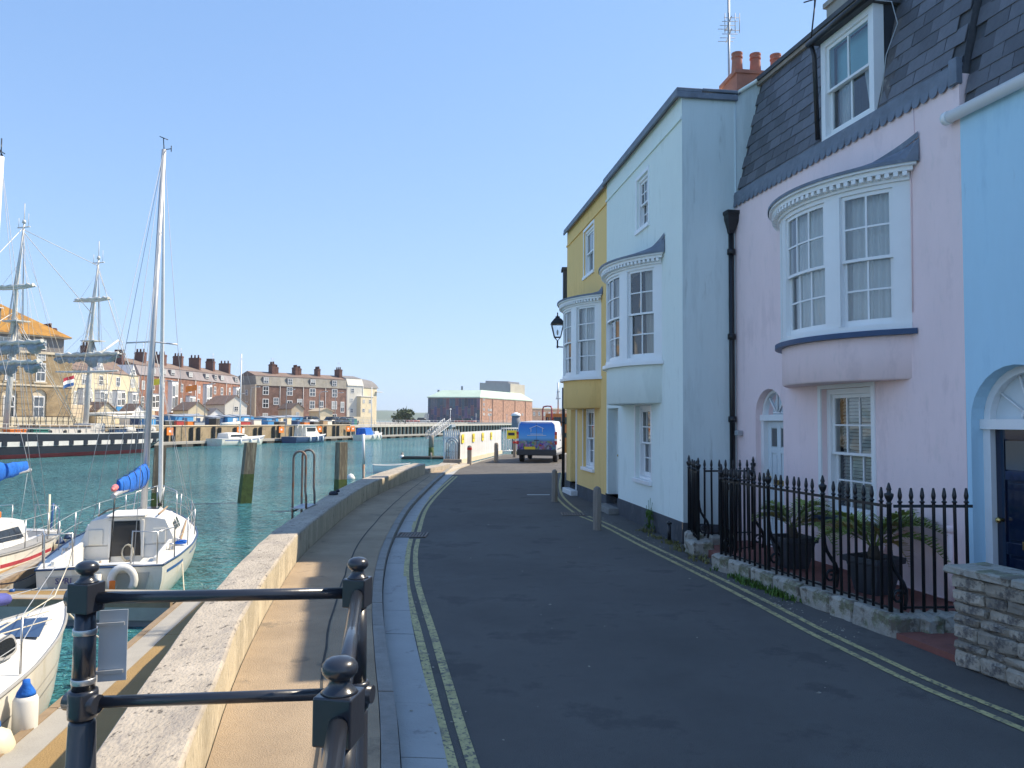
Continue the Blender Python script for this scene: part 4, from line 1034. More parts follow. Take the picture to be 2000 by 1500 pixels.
# ------------------------------------------------------------------ black post and rail barrier in the foreground
rl = thing('railing', 'glossy black post and rail barrier with ball finials in the foreground', 'railing', (-.66, 3.35, 0.08))
def W2(p): return (p[0] + .66, p[1] - 3.35, p[2] - .08)
posts = [(-1.757, 3.22, 4), (-.66, 3.35, 0), (-.426, 1.955, 0), (-.19, .56, 0)]
for k, (x, y, a) in enumerate(posts):
    base = .44 if k == 0 else .08
    yaw = R(-9.5) if k else R(-14)
    mb = MB()
    mb.lathe([(.001, base), (.085, base), (.085, base + .02), (.058, base + .05), (.052, .70), (.045, .715)], n=20)
    mb.lathe([(.045, .835), (.041, 1.15)], n=20)
    mb.lathe([(.03, 1.27), (.047, 1.2705), (.040, 1.276), (.030, 1.286), (.0255, 1.298), (.026, 1.304), (.035, 1.309), (.043, 1.318), (.0455, 1.328), (.0435, 1.339), (.036, 1.349), (.022, 1.356), (.001, 1.3585)], n=28)
    post = mb.build('post', M['black_paint'], rl, W2((x, y, .08 - .0 + .0)), (0, 0, yaw))
    post.location.z = -.08
    MB().box(-.05, .05, -.05, .05, 1.15, 1.27).build('rail_block', M['black_paint'], post, bevel=.005)
    if k == 0: MB().tube([(-.085, 0, 1.205), (-.075, 0, 1.205), (0, 0, 1.205)], [.030, .042, .042], 16).build('boss', M['black_paint'], post)
    mb = MB(); mb.lathe([(.044, .715), (.056, .722), (.058, .74), (.058, .82), (.056, .832), (.044, .835)], n=20); mb.tube([(-.075, 0, .78), (.075, 0, .78)], .038, 14)
    mb.build('collar', M['black_paint'], post)
def rail(a, b, z):
    A, B = Vector(W2((a[0], a[1], z))), Vector(W2((b[0], b[1], z))); d = (B - A).normalized()
    MB().tube([A + d * .03, B - d * .03], .0245, 16).build('rail', M['black_paint'], rl)
for z in (1.205, .78):
    for a, b in zip(posts, posts[1:]): rail(a, b, z)
sg = thing('sign', 'small grey sign seen from behind, strapped to the left barrier post', 'sign', (-1.742, 3.30, 0.83))
MB().box(-.01, .102, -.002, .002, 0, .30).build('plate', M['sign_back'], sg, (0, .02, 0), (0, 0, R(16)), bevel=.0015)
mb = MB()
for z in (.035, .235): mb.box(-.02, .09, -.016, -.003, z, z + .014)
mb.build('bracket', M['galv'], sg, (0, .02, 0), (0, 0, R(16)))
for z in (.028, .228): MB().lathe([(.0465, 0), (.0475, .003), (.0475, .021), (.0465, .024)], (-.015, -.08, z), 20).build('strap', M['steel'], sg)

# ------------------------------------------------------------------ dwarf wall and wrought iron fence
def rough_block(lx, ly, lz, seed, cuts=2, j=.012, bev=.02):
    bm = bmesh.new(); bmesh.ops.create_cube(bm, size=1.0)
    bmesh.ops.scale(bm, vec=(lx, ly, lz), verts=bm.verts)
    bmesh.ops.bevel(bm, geom=bm.edges[:], offset=min(bev, lz * .3), segments=1, affect='EDGES')
    r = random.Random(seed)
    bmesh.ops.subdivide_edges(bm, edges=[e for e in bm.edges if e.calc_length() > max(lx, ly, lz) * .4], cuts=cuts - 1 if cuts > 1 else 1, use_grid_fill=True)
    for v in bm.verts: v.co += Vector((r.uniform(-j, j), r.uniform(-j, j), r.uniform(-j, j)))
    bmesh.ops.recalc_face_normals(bm, faces=bm.faces)
    return bm
def block_obj(name, bm, m, parent, loc, rz=0):
    me = bpy.data.meshes.new(name); bm.to_mesh(me); bm.free(); me.materials.append(m)
    return link(name, me, parent, loc, (0, 0, rz))
F0, F1, F2 = Vector((2.80, 10.30)), Vector((3.54, 7.24)), Vector((4.30, 7.30))
dw_ = thing('dwarf_wall', 'low pale stone kerb wall carrying the long black railing before the pink house', 'wall', (F0.x, F0.y, 0))
def stones_along(par, a, b, n, z, h, th, seed):
    d = (b - a); L_ = d.length; d = d / L_; ang = math.atan2(d.y, d.x); r = random.Random(seed)
    cuts = sorted([0] + [L_ * (i + r.uniform(-.25, .25)) / n for i in range(1, n)] + [L_])
    for i, (s0, s1) in enumerate(zip(cuts, cuts[1:])):
        c = a + d * (s0 + s1) / 2
        block_obj('stone', rough_block(s1 - s0 - .012, th + r.uniform(-.02, .02), h + r.uniform(-.012, .012), seed * 31 + i, 3, .013, .026), M['stone_pale'], par, (c.x - F0.x, c.y - F0.y, z + h / 2), ang)
fd = (F1 - F0).normalized()
stones_along(dw_, F0 - fd * .12 + Vector((.05, 0)), F1 + fd * .16 + Vector((.05, 0)), 7, -.03, .225, .30, 3)
stones_along(dw_, F1 + Vector((.20, -.05)), F2 + Vector((0, -.05)), 3, -.03, .22, .30, 5)
for i, (x, y, lx, ly, h) in enumerate(((2.86, 12.05, .30, .40, .26), (2.78, 11.40, .34, .34, .22), (3.18, 11.86, .46, .26, .24))):
    st_ = thing('stone_block', ('pale stone block against the corner of the pale blue house under the first bars', 'separate pale stone block standing beside the gate post with a scroll', 'pale stone block under the bars behind the gate post')[i], 'stone', (x, y, 0), group='stone blocks at the gate')
    block_obj('stone', rough_block(lx, ly, h, 77 + i, 2, .014, .03), M['stone_pale'], st_, (0, 0, h / 2 - .01), -.2 + .3 * i)

bar_mb = MB(); bar_mb.lathe([(.001, 0), (.016, 0), (.0155, 1.0), (.0155, 1.015), (.024, 1.018), (.024, 1.03), (.014, 1.034), (.014, 1.05), (.018, 1.06), (.021, 1.08), (.019, 1.10), (.013, 1.135), (.009, 1.155), (.001, 1.157)], n=8)
BAR = bar_mb.mesh('bar', M['black_iron'])
post_mb = MB(); post_mb.lathe([(.001, 0), (.022, 0), (.022, 1.0), (.03, 1.01), (.02, 1.02), (.02, 1.03), (.034, 1.06), (.043, 1.09), (.040, 1.105), (.022, 1.11), (.018, 1.13), (.024, 1.145), (.018, 1.165), (.012, 1.19), (.006, 1.205), (.001, 1.207)], n=10)
POST = post_mb.mesh('post', M['black_iron'])
sc_mb = MB()
spine = [(0, 0, .62), (.004, 0, .66), (-.0, 0, .69)]
S_ = [(0.015, 0, .58), (.02, 0, .48), (.045, 0, .40), (.09, 0, .33), (.135, 0, .27), (.165, 0, .20), (.165, 0, .12), (.15, 0, .02)]
sc_mb.tube(S_, [.012, .016, .018, .02, .021, .02, .018, .016], 7)
sp = [(.085 + (.075 - .0058 * k) * math.cos(R(25 + k * 42)), 0, .14 + (.075 - .0058 * k) * math.sin(R(25 + k * 42))) for k in range(12)]
sc_mb.tube(sp, [.017 - .0006 * k for k in range(12)], 7)
SCROLL = sc_mb.mesh('scroll_brace', M['black_iron'])
def iron_run(par, org, a, b, z, sp=.115, posts=(), brace=None, rail_z=.985, skip_ends=False, extra=0.0):
    d = b - a; L_ = d.length; d = d / L_; ang = math.atan2(d.y, d.x)
    pl = [p * L_ for p in posts]
    n = max(1, round(L_ / sp))
    for i in range(n + 1):
        s = L_ * i / n
        if any(abs(s - p) < sp * .6 for p in pl): continue
        c = a + d * s
        link('bar', BAR, par, (c.x - org[0], c.y - org[1], z), (rng.uniform(-.008, .008), rng.uniform(-.008, .008), 0))
    for p in pl:
        c = a + d * p
        po = link('post', POST, par, (c.x - org[0], c.y - org[1], z))
        if brace is not None: link('scroll_brace', SCROLL, po, (0, 0, 0), (0, 0, brace))
    mid = (a + b) / 2
    MB().box(-L_ / 2 - extra, L_ / 2 + extra, -.006, .006, rail_z - .014, rail_z + .014).build('rail', M['black_iron'], par, (mid.x - org[0], mid.y - org[1], z), (0, 0, ang))
    MB().box(-L_ / 2, L_ / 2, -.006, .006, .035, .055).build('rail', M['black_iron'], par, (mid.x - org[0], mid.y - org[1], z), (0, 0, ang))
inw = math.atan2(.206, .978)
f = thing('iron_fence', 'long black spear topped iron railing in front of the pink house', 'fence', (F0.x, F0.y, .19))
iron_run(f, F0, F0, F1, 0, .115, (0, .357, .686, 1), inw)
iron_run(f, F0, F1 + Vector((.11, .02)), F2, 0, .118, (), None, extra=.06)
f2 = thing('iron_fence', 'short black iron railing meeting the blank end wall of the pale blue house', 'fence', (2.76, 11.4, .19))
iron_run(f2, (2.76, 11.4), Vector((2.82, 12.25)), Vector((2.76, 11.40)), .03, .14, (0, 1), inw)
iron_run(f2, (2.76, 11.4), Vector((2.95, 11.78)), Vector((3.76, 11.92)), .03, .118, (.97,), None)
g_ = thing('iron_gate', 'black iron gate standing open inward beside the pink house doorway', 'gate', (F0.x + .06, F0.y + .12, .12))
iron_run(g_, (F0.x + .06, F0.y + .12), Vector((F0.x + .06, F0.y + .12)), Vector((3.42, 10.95)), .04, .105, (1,), inw)

# terrace floor behind the fence and the red step
mb = MB(); mb.prism([(2.95, 10.3), (3.62, 7.35), (4.72, 7.5), (4.64, 8.0), (3.75, 12.2), (2.95, 11.9), (2.86, 11.2)], -.02, .10); tag(mb.build('terrace', M['red_tile']), kind='structure')
mb = MB(); mb.prism([(3.50, 7.06), (3.66, 6.34), (4.1, 6.2), (5.0, 6.2), (4.85, 7.3)], -.02, .055); tag(mb.build('path', M['red_tile']), kind='structure')

# ------------------------------------------------------------------ rough stone garden wall, bottom right
G0, G1 = Vector((3.60, 6.33)), Vector((4.35, 3.75)); gd = (G1 - G0); GL = gd.length; gd = gd / GL; gang = math.atan2(gd.y, gd.x)
gw = thing('stone_wall', 'rough coursed stone garden wall with slab coping in the bottom right corner', 'wall', (G0.x, G0.y, 0), gang)
MB().box(.02, GL, .03, .33, -.05, .735).build('core', M['mortar'], gw)      # local y is inward for a run towards the camera
z = 0.0; row = 0
while z < .70:
    h = min(rng.uniform(.07, .16), .735 - z)
    if .735 - z - h < .05: h = .735 - z
    x = 0.0
    while x < GL - .02:
        l = rng.uniform(.16, .48) if h < .12 else rng.uniform(.18, .36)
        if GL - x - l < .12: l = GL - x
        pr = rng.uniform(0, .03)
        block_obj('stone', rough_block(l - .014, .16, h - .013, 500 + row * 40 + int(x * 50), 2, .009, .018), M['stone'], gw, (x + l / 2, .08 - pr, z + h / 2))
        x += l
    for yy in (.25,):
        block_obj('stone', rough_block(.12, .16, h - .013, 900 + row, 1, .008), M['stone'], gw, (.055, yy, z + h / 2))
    z += h; row += 1
x = -.05
while x < GL:
    l = rng.uniform(.5, .8)
    block_obj('coping_stone', rough_block(l - .008, .44, .065, 1200 + int(x * 10), 2, .006, .012), M['stone_pale'], gw, (x + l / 2, .17, .77)); x += l

# ------------------------------------------------------------------ bollards
def bollard(x, y, h, label, red=False, rr=.075):
    b = thing('bollard', label, 'bollard', (x, y, 0), rng.uniform(0, 1), 'wooden bollards along the lane')
    mb = MB(); n = 8
    mb.loft([[(rr * k * math.cos(math.pi * (2 * i + 1) / n), rr * k * math.sin(math.pi * (2 * i + 1) / n), zz) for i in range(n)] for k, zz in ((1.03, 0), (1.0, .1), (1.0, h - .10), (.82, h - .03), (.25, h))], smooth=False)
    mb.build('post', M['wood_grey'], b)
    if red:
        MB().lathe([(rr * 1.06, h - .2), (rr * 1.07, h - .19), (rr * 1.07, h - .1), (rr * 1.06, h - .09)], n=12).build('band', M['lamp_red'], b)
bollard(1.55, 13.93, .78, 'nearest grey wooden bollard, before the plinth of the pale blue house')
bollard(1.05, 18.72, .78, 'wooden bollard beside the painted white dash near the yellow house')
bollard(-1.85, 33.9, .86, 'sunlit wooden bollard with a red band in front of the white boards', True, .10)
bollard(-.72, 36.3, .92, 'tall wooden bollard at the far end of the white boards', False, .10)
bollard(.16, 41.2, .95, 'wooden bollard with a red band just left of the van', True, .10)

# ------------------------------------------------------------------ quay ladder hoops
ld = thing('ladder', 'rusty ladder with two tall hooped handrails at the edge of the quay', 'ladder', (-3.58, 13.3, .44))
for k, yy in enumerate((-.25, .42)):
    x0, x1 = -.11 - .03 * k, .10 - .03 * k
    pts = [(x0, yy, -1.6), (x0, yy, .2), (x0 - .0, yy, .82)] + [((x0 + x1) / 2 + (x1 - x0) / 2 * -math.cos(math.pi * i / 8), yy, .86 + .11 * math.sin(math.pi * i / 8)) for i in range(9)] + [(x1, yy, .82), (x1, yy, .3), (x1 + .015, yy, .2), (x1 + .02, yy, -.02)]
    MB().tube(pts, .020, 8).build('handrail', M['rust_steel'], ld)
for i in range(6): MB().tube([(-.12, -.25, -.05 - i * .28), (-.14, .42, -.05 - i * .28)], .014, 6).build('rung', M['rust_steel'], ld)
mb = MB(); mb.box(-.14, .12, -.30, .46, .004, .016); mb.build('foot_plate', M['galv'], ld)

# ------------------------------------------------------------------ mooring piles
def pile(x, y, w, top, label, lean=(0, 0), weed=.55, m='wood_pile', rz=.6, round_=False, name='mooring_pile', cap=None):
    p = thing(name, label, 'post', (x, y, WATER), rz, 'mooring piles standing in the harbour')
    H_ = top - WATER; n = 10 if round_ else 4; o = 0 if round_ else math.pi / 4
    def ring(z, k=1):
        return [(lean[0] * z / H_ + k * w / 2 * (1 if round_ else 1.3) * math.cos(o + 2 * math.pi * i / n), lean[1] * z / H_ + k * w / 2 * (1 if round_ else 1.3) * math.sin(o + 2 * math.pi * i / n), z) for i in range(n)]
    mb = MB(); mb.loft([ring(H_ * weed), ring(H_ * .85, .985), ring(H_, .96)], smooth=round_); mb.build('shaft', M[m], p)
    mb = MB(); mb.loft([ring(-2, 1.05), ring(0, 1.07), ring(H_ * weed * .5, 1.05), ring(H_ * weed + .0, 1.01)], smooth=round_); mb.build('weed_band', M['green_weed'], p)
    return p
pile(-10.35, 30.0, .44, 1.03, 'square timber pile with bright green weed standing alone in the open water', (.18, 0), .48)
pile(-6.2, 28.0, .36, 1.13, 'dark timber pile rising just behind the curving quay wall', (.02, 0), .45, rz=.75)
pile(-9.55, 20.8, .32, 1.22, 'weathered timber pile right behind the mast of the boat with the blue sail cover', (.06, 0), .5, rz=.5)
pile(-7.1, 68, .45, .62, 'round pile beside the gangway left of the white boards', (0, 0), .45, 'wood_grey', 0, True)
pp = thing('pole', 'thin grey pole with a white top standing behind the quay wall', 'pole', (-5.12, 27, WATER))
MB().tube([(0, 0, -1), (-.06, 0, 1.7)], .045, 8).build('shaft', M['rust_steel'], pp); MB().tube([(-.06, 0, 1.7), (-.08, 0, 2.75)], .05, 8).build('sleeve', M['alu_white'], pp)

# ------------------------------------------------------------------ palms in planters
def frond_mesh(seed, L_=.62, droop=1.0):
    r = random.Random(seed); b = MB(); n = 26
    pts = []
    for i in range(n + 1):
        t = i / n; pts.append(Vector((L_ * (t - .12 * t * t), 0, L_ * (.75 * t - droop * .78 * t * t))))
    b.tube(pts, [.007 * (1 - .8 * i / n) for i in range(n + 1)], 4)
    for i in range(4, n + 1):
        t = i / n; l = .24 * math.sin(math.pi * min(1, .15 + t * .82)) * r.uniform(.8, 1.1) + .03
        for s in (-1, 1):
            p = pts[i]; d = Vector((.62, s * .72, .22 + r.uniform(-.15, .12))).normalized(); q = p + d * l * .55; e = p + d * l + Vector((0, 0, -.25 * l))
            w = Vector((.0115, 0, -.003))
            b.poly([p - w, q - w * .9, q + w * .9, p + w]); b.poly([q - w * .9, e, q + w * .9])
    return b
FR = [frond_mesh(k, .62 + .08 * (k % 3), (.8, 1.05, 1.3)[k % 3]).mesh('frond', M['palm']) for k in range(6)] ; FRD = [frond_mesh(k + 9, .6, 1.4).mesh('frond', M['palm_dry']) for k in range(2)]
def potted_palm(x, y, label, rz, seed, scale=1.0, n=15):
    r = random.Random(seed)
    p = thing('potted_palm', label, 'potted plant', (x, y, .10), rz, 'potted palms behind the railing')
    mb = MB(); sq = ((-1, -1), (1, -1), (1, 1), (-1, 1))
    mb.loft([[(sx * w, sy * w, z) for sx, sy in sq] for w, z in ((.135, 0), (.14, .005), (.20, .33), (.225, .335), (.23, .40), (.205, .40), (.19, .34))], smooth=False)
    mb.build('pot', M['planter'], p, bevel=.006)
    MB().box(-.188, .188, -.188, .188, .335, .36).build('soil', M['soil'], p)
    mb = MB(); mb.lathe([(.001, .34), (.055, .35), (.07, .42), (.05, .50), (.02, .56), (.001, .58)], n=10); mb.build('trunk', M['bark'], p)
    for k in range(n):
        a = k * 2.4 + r.uniform(-.3, .3); el = r.uniform(-1.2, -.35) if k > 3 else r.uniform(-.3, .25)
        s = scale * r.uniform(.85, 1.15)
        link('frond', (FR if k % 7 else FRD)[k % (6 if k % 7 else 2)], p, (.03 * math.cos(a), .03 * math.sin(a), .50), (0, el * .55, a), (s, s, s))
potted_palm(3.62, 9.95, 'dark potted palm behind the railing near the pink house door', .2, 4, .86, 15)
potted_palm(3.98, 8.50, 'larger potted palm with arching fronds before the window and cellar arch', .45, 8, 1.0, 17)

# ------------------------------------------------------------------ weeds in the gutter
def tuft(mb, x, y, z, h, n, r, spread):
    for k in range(n):
        a = r.uniform(0, 6.28); l = h * r.uniform(.5, 1.1); w = r.uniform(.004, .010)
        bx, by = x + r.gauss(0, spread), y + r.gauss(0, spread); dx, dy = math.cos(a), math.sin(a); k_ = r.uniform(.3, .9)
        m0 = (bx + dx * l * .3 * k_, by + dy * l * .3 * k_, z + l * .6); m1 = (bx + dx * l * k_, by + dy * l * k_, z + l * r.uniform(.7, 1.0))
        mb.poly([(bx - dy * w, by + dx * w, z), (bx + dy * w, by - dx * w, z), (m0[0] + dy * w, m0[1] - dx * w, m0[2]), (m0[0] - dy * w, m0[1] + dx * w, m0[2])]); mb.poly([(m0[0] - dy * w, m0[1] + dx * w, m0[2]), (m0[0] + dy * w, m0[1] - dx * w, m0[2]), m1])
rw = random.Random(21)
mb = MB()
for k in range(46):
    t_ = rw.choice((rw.uniform(.28, .66), rw.gauss(.33, .03), rw.gauss(.5, .05), rw.uniform(-.05, .8))); c = F0.lerp(F1, t_)
    tuft(mb, c.x - .13 + rw.uniform(-.05, .03), c.y, 0, rw.uniform(.04, .12), 12, rw, .035)
tag(mb.build('weeds', M['weed'], fix=False), 'green weeds growing along the foot of the pale stone kerb wall', 'weeds', kind='stuff')
mb = MB()
for k in range(44):
    t_ = rw.random(); c = Vector((2.40, 13.9)).lerp(Vector((2.72, 10.6)), t_)
    tuft(mb, c.x + rw.uniform(-.10, .10), c.y, 0, rw.uniform(.03, .10), 10, rw, .04)
tag(mb.build('weeds', M['weed_dry'], fix=False), 'dry yellowish weeds at the foot of the pale blue house and gate', 'weeds', kind='stuff')
mb = MB()
for k in range(12):
    tuft(mb, -1.13 + k * -.012 + rw.uniform(-.01, .01), 6.75 + .075 * k, .055, rw.uniform(.008, .018), 14, rw, .012)
tag(mb.build('moss', M['weed'], fix=False), 'strip of green moss in the joint beside the left kerb', 'moss', kind='stuff')
wd = thing('plant', 'tall thin self seeded weed against the plinth of the pale blue house', 'plant', (2.47, 13.85, 0))
mb = MB()
for k in range(5):
    a = rw.uniform(0, 6.3); mb.tube([(0, 0, 0), (.03 * math.cos(a), .03 * math.sin(a), .22), (.08 * math.cos(a), .08 * math.sin(a), .42 + .04 * k)], .004, 4)
mb.build('stem', M['weed'], wd)
mb = MB()
for k in range(26): tuft(mb, rw.gauss(0, .05), rw.gauss(0, .05), rw.uniform(.02, .3), .10, 4, rw, .02)
mb.build('leaves', M['weed'], wd, fix=False)
sp_ = thing('pipe', 'short black iron pipe standing at the foot of the pale blue house', 'pipe', (2.58, 12.62, 0)); MB().tube([(0, 0, 0), (0, 0, .30)], .03, 8).build('shaft', M['black_iron'], sp_); MB().lathe([(.03, .28), (.045, .29), (.045, .32), (.001, .34)], n=10).build('cap', M['black_iron'], sp_)

# loose grit, leaf scraps and pale specks on the road and along its edges
rg = random.Random(44); mb = MB()
for k in range(430):
    if k < 300:
        t_ = rg.random(); c = (Vector((3.35, 6.9)).lerp(Vector((2.45, 11.2)), t_) if k % 2 else Vector((2.45, 11.2)).lerp(Vector((1.75, 17.0)), t_)) + Vector((rg.gauss(-.16, .10), rg.gauss(0, .1)))
    elif k < 400:
        f_, L0 = at_len(CHAN_R); c = f_(rg.uniform(.15, .7) * L0) + Vector((rg.gauss(.02, .07), 0))
    else: c = Vector((rg.uniform(-.6, 2.6), rg.uniform(3.2, 16)))
    s_ = rg.uniform(.003, .009) * (1.6 if rg.random() < .12 else 1); a = rg.uniform(0, 6.3); z = .012 if k >= 300 and k < 400 else .004
    q = [(c.x + s_ * math.cos(a + j * 1.57) * (1 if j % 2 else 1.7), c.y + s_ * math.sin(a + j * 1.57) * (1 if j % 2 else 1.7), z) for j in range(4)]
    mb.poly(q); top = (c.x, c.y, z + s_ * .8)
    for j in range(4): mb.poly([q[j], q[(j + 1) % 4], top])
tag(mb.build('grit', mat('grit', (.36, .33, .27), .9, .3, 40), fix=False), 'scattered pale grit and leaf scraps on the road and along its edges', 'grit', kind='stuff')
# ------------------------------------------------------------------ pontoons
def pontoon(a, b, w, label, edge_right=True, z=-.90, strap=True):
    A, B = Vector(a), Vector(b); d = B - A; L_ = d.length; d /= L_; ang = math.atan2(d.y, d.x)
    p = thing('pontoon', label, 'pontoon', (A.x, A.y, z), ang, 'floating walkways by the quay')
    n = max(1, round(L_ / 2.4))
    for i in range(n):
        x0, x1 = L_ * i / n + .006, L_ * (i + 1) / n - .006
        MB().box(x0, x1, -w / 2 + .36, w / 2 - .12, -.05, -.0).build('deck_panel', M['ochre_grating'], p, bevel=.004)
        MB().box(x0, x1, w / 2 - .118, w / 2 - .001, -.05, .004).build('edge_plank', M['pale_edge'], p)
        MB().box(x0, x1, -w / 2 + .09, -w / 2 + .358, -.05, .006).build('edge_plank', M['pale_edge'], p)
        MB().box(x0, x1, -w / 2, -w / 2 + .088, -.10, .018).build('rubbing_strake', M['timber_edge'], p)
        MB().box(x0 + .1, x1 - .1, -w / 2 + .03, w / 2 - .03, -.62, -.051).build('float', M['float'], p)
    MB().box(0, L_, -w / 2 + .002, -w / 2 + .03, -.30, -.101).build('fascia', M['pale_edge'], p)
    MB().box(0, L_, w / 2 - .03, w / 2 - .002, -.30, -.051).build('fascia', M['pale_edge'], p)
    return p
# (the plank side is on the right of travel, so the main walkway is laid towards the camera)
pontoon((-4.40, 12.95), (-2.86, 2.6), 1.78, 'wide ochre decked pontoon running along the foot of the quay wall')
pontoon((-10.4, 12.55), (-5.30, 12.52), .78, 'ochre finger pontoon crossing behind the stern of the middle boat')
pontoon((-9.05, 12.98), (-9.95, 17.2), .74, 'short ochre finger pontoon between the two left hand sailing boats')

# ------------------------------------------------------------------ sailing boats (local frame: x to the bow, y to port, z up from the water)
def hull_fn(L_, B, tw, fb, bowf):
    def hb(t):
        s = [(0, tw / 2), (.15, B * .46), (.35, B * .5), (.5, B * .495), (.65, B * .43), (.8, B * .30), (.9, B * .175), (1, .012)]
        for (a, x), (b, y) in zip(s, s[1:]):
            if t <= b:
                k = (t - a) / (b - a); return x + (y - x) * k
        return .012
    def sheer(t): return fb + (bowf - fb) * max(0, (t - .3) / .7) ** 1.7 + .03 * (1 - min(1, t / .3))
    return hb, sheer
def hull(parent, L_, B, tw, fb, bowf, m, stripes=(), rub=None, rake=.12):
    hb, sh = hull_fn(L_, B, tw, fb, bowf)
    N_ = 28
    def hbs(t): return (hb(max(0, t - .03)) + hb(t) * 2 + hb(min(1, t + .03))) / 4 if .02 < t < .985 else hb(t)
    def sec(t, side):
        h, s = hbs(t), sh(t); over = rake * L_ * .9 * max(0, t - .8) / .2
        prof = ((.02, -.40), (.50, -.30), (.80, -.06), (.93, .18 * s / fb), (.985, .6 * s), (1.0, s))
        out = []
        for f, z in prof:
            x = t * L_ - (over * (1 - (z + .4) / (s + .4)) * .9) + (0.10 * (s - z) if t < .01 else 0)
            out.append((x, side * h * f, z))
        return out
    mb = MB()
    for side in (1, -1): mb.loft([sec(i / N_, side) for i in range(N_ + 1)], closed=False)
    a, b = sec(0, 1), sec(0, -1)
    for i in range(len(a) - 1): mb.poly([a[i], a[i + 1], b[i + 1], b[i]])
    h = mb.build('hull', m, parent)
    def at(t, side, dz, off):
        s = sh(t); hh = hbs(t); z = s + dz
        f = .985 + .015 * max(0, min(1, (z - .6 * s) / (.4 * s)))
        return (t * L_ - (rake * L_ * .9 * max(0, t - .8) / .2) * (1 - (z + .4) / (s + .4)) * .9, side * (hh * f + off), z)
    for (t0, t1, d0, d1, mm) in stripes:
        mb = MB()
        for side in (1, -1):
            mb.loft([[at(t0 + (t1 - t0) * i / 20, side, dd, .004) for dd in (d0, d1)] for i in range(21)], closed=False)
        mb.build('stripe', mm, h, fix=False)
    if rub:
        mb = MB()
        for side in (1, -1): mb.tube([at(i / 24, side, -.012, .008) for i in range(25)], .018, 6)
        mb.tube([at(0, 1, -.012, .0), at(0, -1, -.012, .0)], .018, 6)
        mb.build('rub_rail', rub, h)
    return hbs, sh, h
def deck(parent, L_, hb, sh, ck=None, m='gelcoat_white', camber=.04):
    """deck with a cockpit well ck=(x0, x1, half width, sole z)"""
    mb = MB(); N_ = 28
    xs = sorted({i / N_ for i in range(N_ + 1)} | ({ck[0] / L_, ck[1] / L_} if ck else set()))
    for a, b in zip(xs, xs[1:]):
        mid = (a + b) / 2 * L_
        def row(t):
            h, s = hb(t) - .004, sh(t) - .015; x = t * L_
            if ck and ck[0] < mid < ck[1]:
                w = min(ck[2], h * .8); return [(x, h, s), (x, w, s + .02)], [(x, -w, s + .02), (x, -h, s)], w
            return [(x, h, s), (x, h * .5, s + camber * .8), (x, 0, s + camber), (x, -h * .5, s + camber * .8), (x, -h, s)], None, None
        ra, rb = row(a), row(b)
        if ra[1] is None: mb.loft([ra[0], rb[0]], closed=False)
        else:
            for k in (0, 1): mb.loft([ra[k], rb[k]], closed=False)
            wa, wb, xa, xb = ra[2], rb[2], a * L_, b * L_; sa, sb = sh(a) + .005, sh(b) + .005; se = sh(0) - .30; f = ck[3]; q = .30
            for s in (1, -1):
                mb.poly([(xa, s * wa, sa), (xb, s * wb, sb), (xb, s * wb, se), (xa, s * wa, se)]); mb.poly([(xa, s * wa, se), (xb, s * wb, se), (xb, s * q, se), (xa, s * q, se)]); mb.poly([(xa, s * q, se), (xb, s * q, se), (xb, s * q, f), (xa, s * q, f)])
            mb.poly([(xa, q, f), (xb, q, f), (xb, -q, f), (xa, -q, f)])
    if ck:
        for x in (ck[0], ck[1]):
            t = x / L_; w = min(ck[2], hb(t) * .8); s = sh(t) + .005
            mb.poly([(x, w, s), (x, -w, s), (x, -w, ck[3]), (x, w, ck[3])])
    return mb.build('deck', M[m], parent, fix=False)
def rounded(cx, cz, w, h, n=16, p=3.0):
    return [(cx + w / 2 * math.copysign(abs(math.cos(t)) ** (2 / p), math.cos(t)), cz + h / 2 * math.copysign(abs(math.sin(t)) ** (2 / p), math.sin(t))) for t in [2 * math.pi * i / n for i in range(n)]]
def wires(parent, segs, r=.005, m='wire', name='rigging', n=4):
    mb = MB()
    for s in segs: mb.tube(s, r, n)
    return mb.build(name, M[m], parent)
def sag_line(a, b, sag, n=8):
    a, b = Vector(a), Vector(b)
    return [a.lerp(b, i / n) - Vector((0, 0, sag * 4 * (i / n) * (1 - i / n))) for i in range(n + 1)]
def sail_cover(parent, a, b, r0, r1, m, seed=1):
    r = random.Random(seed); a, b = Vector(a), Vector(b); rings = []; N_ = 16
    d = (b - a).normalized(); sx = Vector((-d.y, d.x, 0)).normalized()
    for i in range(N_ + 1):
        t = i / N_; c = a.lerp(b, t) - Vector((0, 0, .05 * math.sin(math.pi * t))); k = r0 + (r1 - r0) * t
        k *= 1 + .05 * math.sin(t * 21 + seed) * (1 if i % 2 else .5)
        if i in (0, N_): k *= .86
        rings.append([c + sx * (k * .42 * math.cos(2 * math.pi * j / 12)) + Vector((0, 0, k * (1.0 * math.sin(2 * math.pi * j / 12) + .05) + r.uniform(-.012, .012))) for j in range(12)])
    mb = MB(); mb.loft(rings); return mb.build('sail_cover', m, parent)
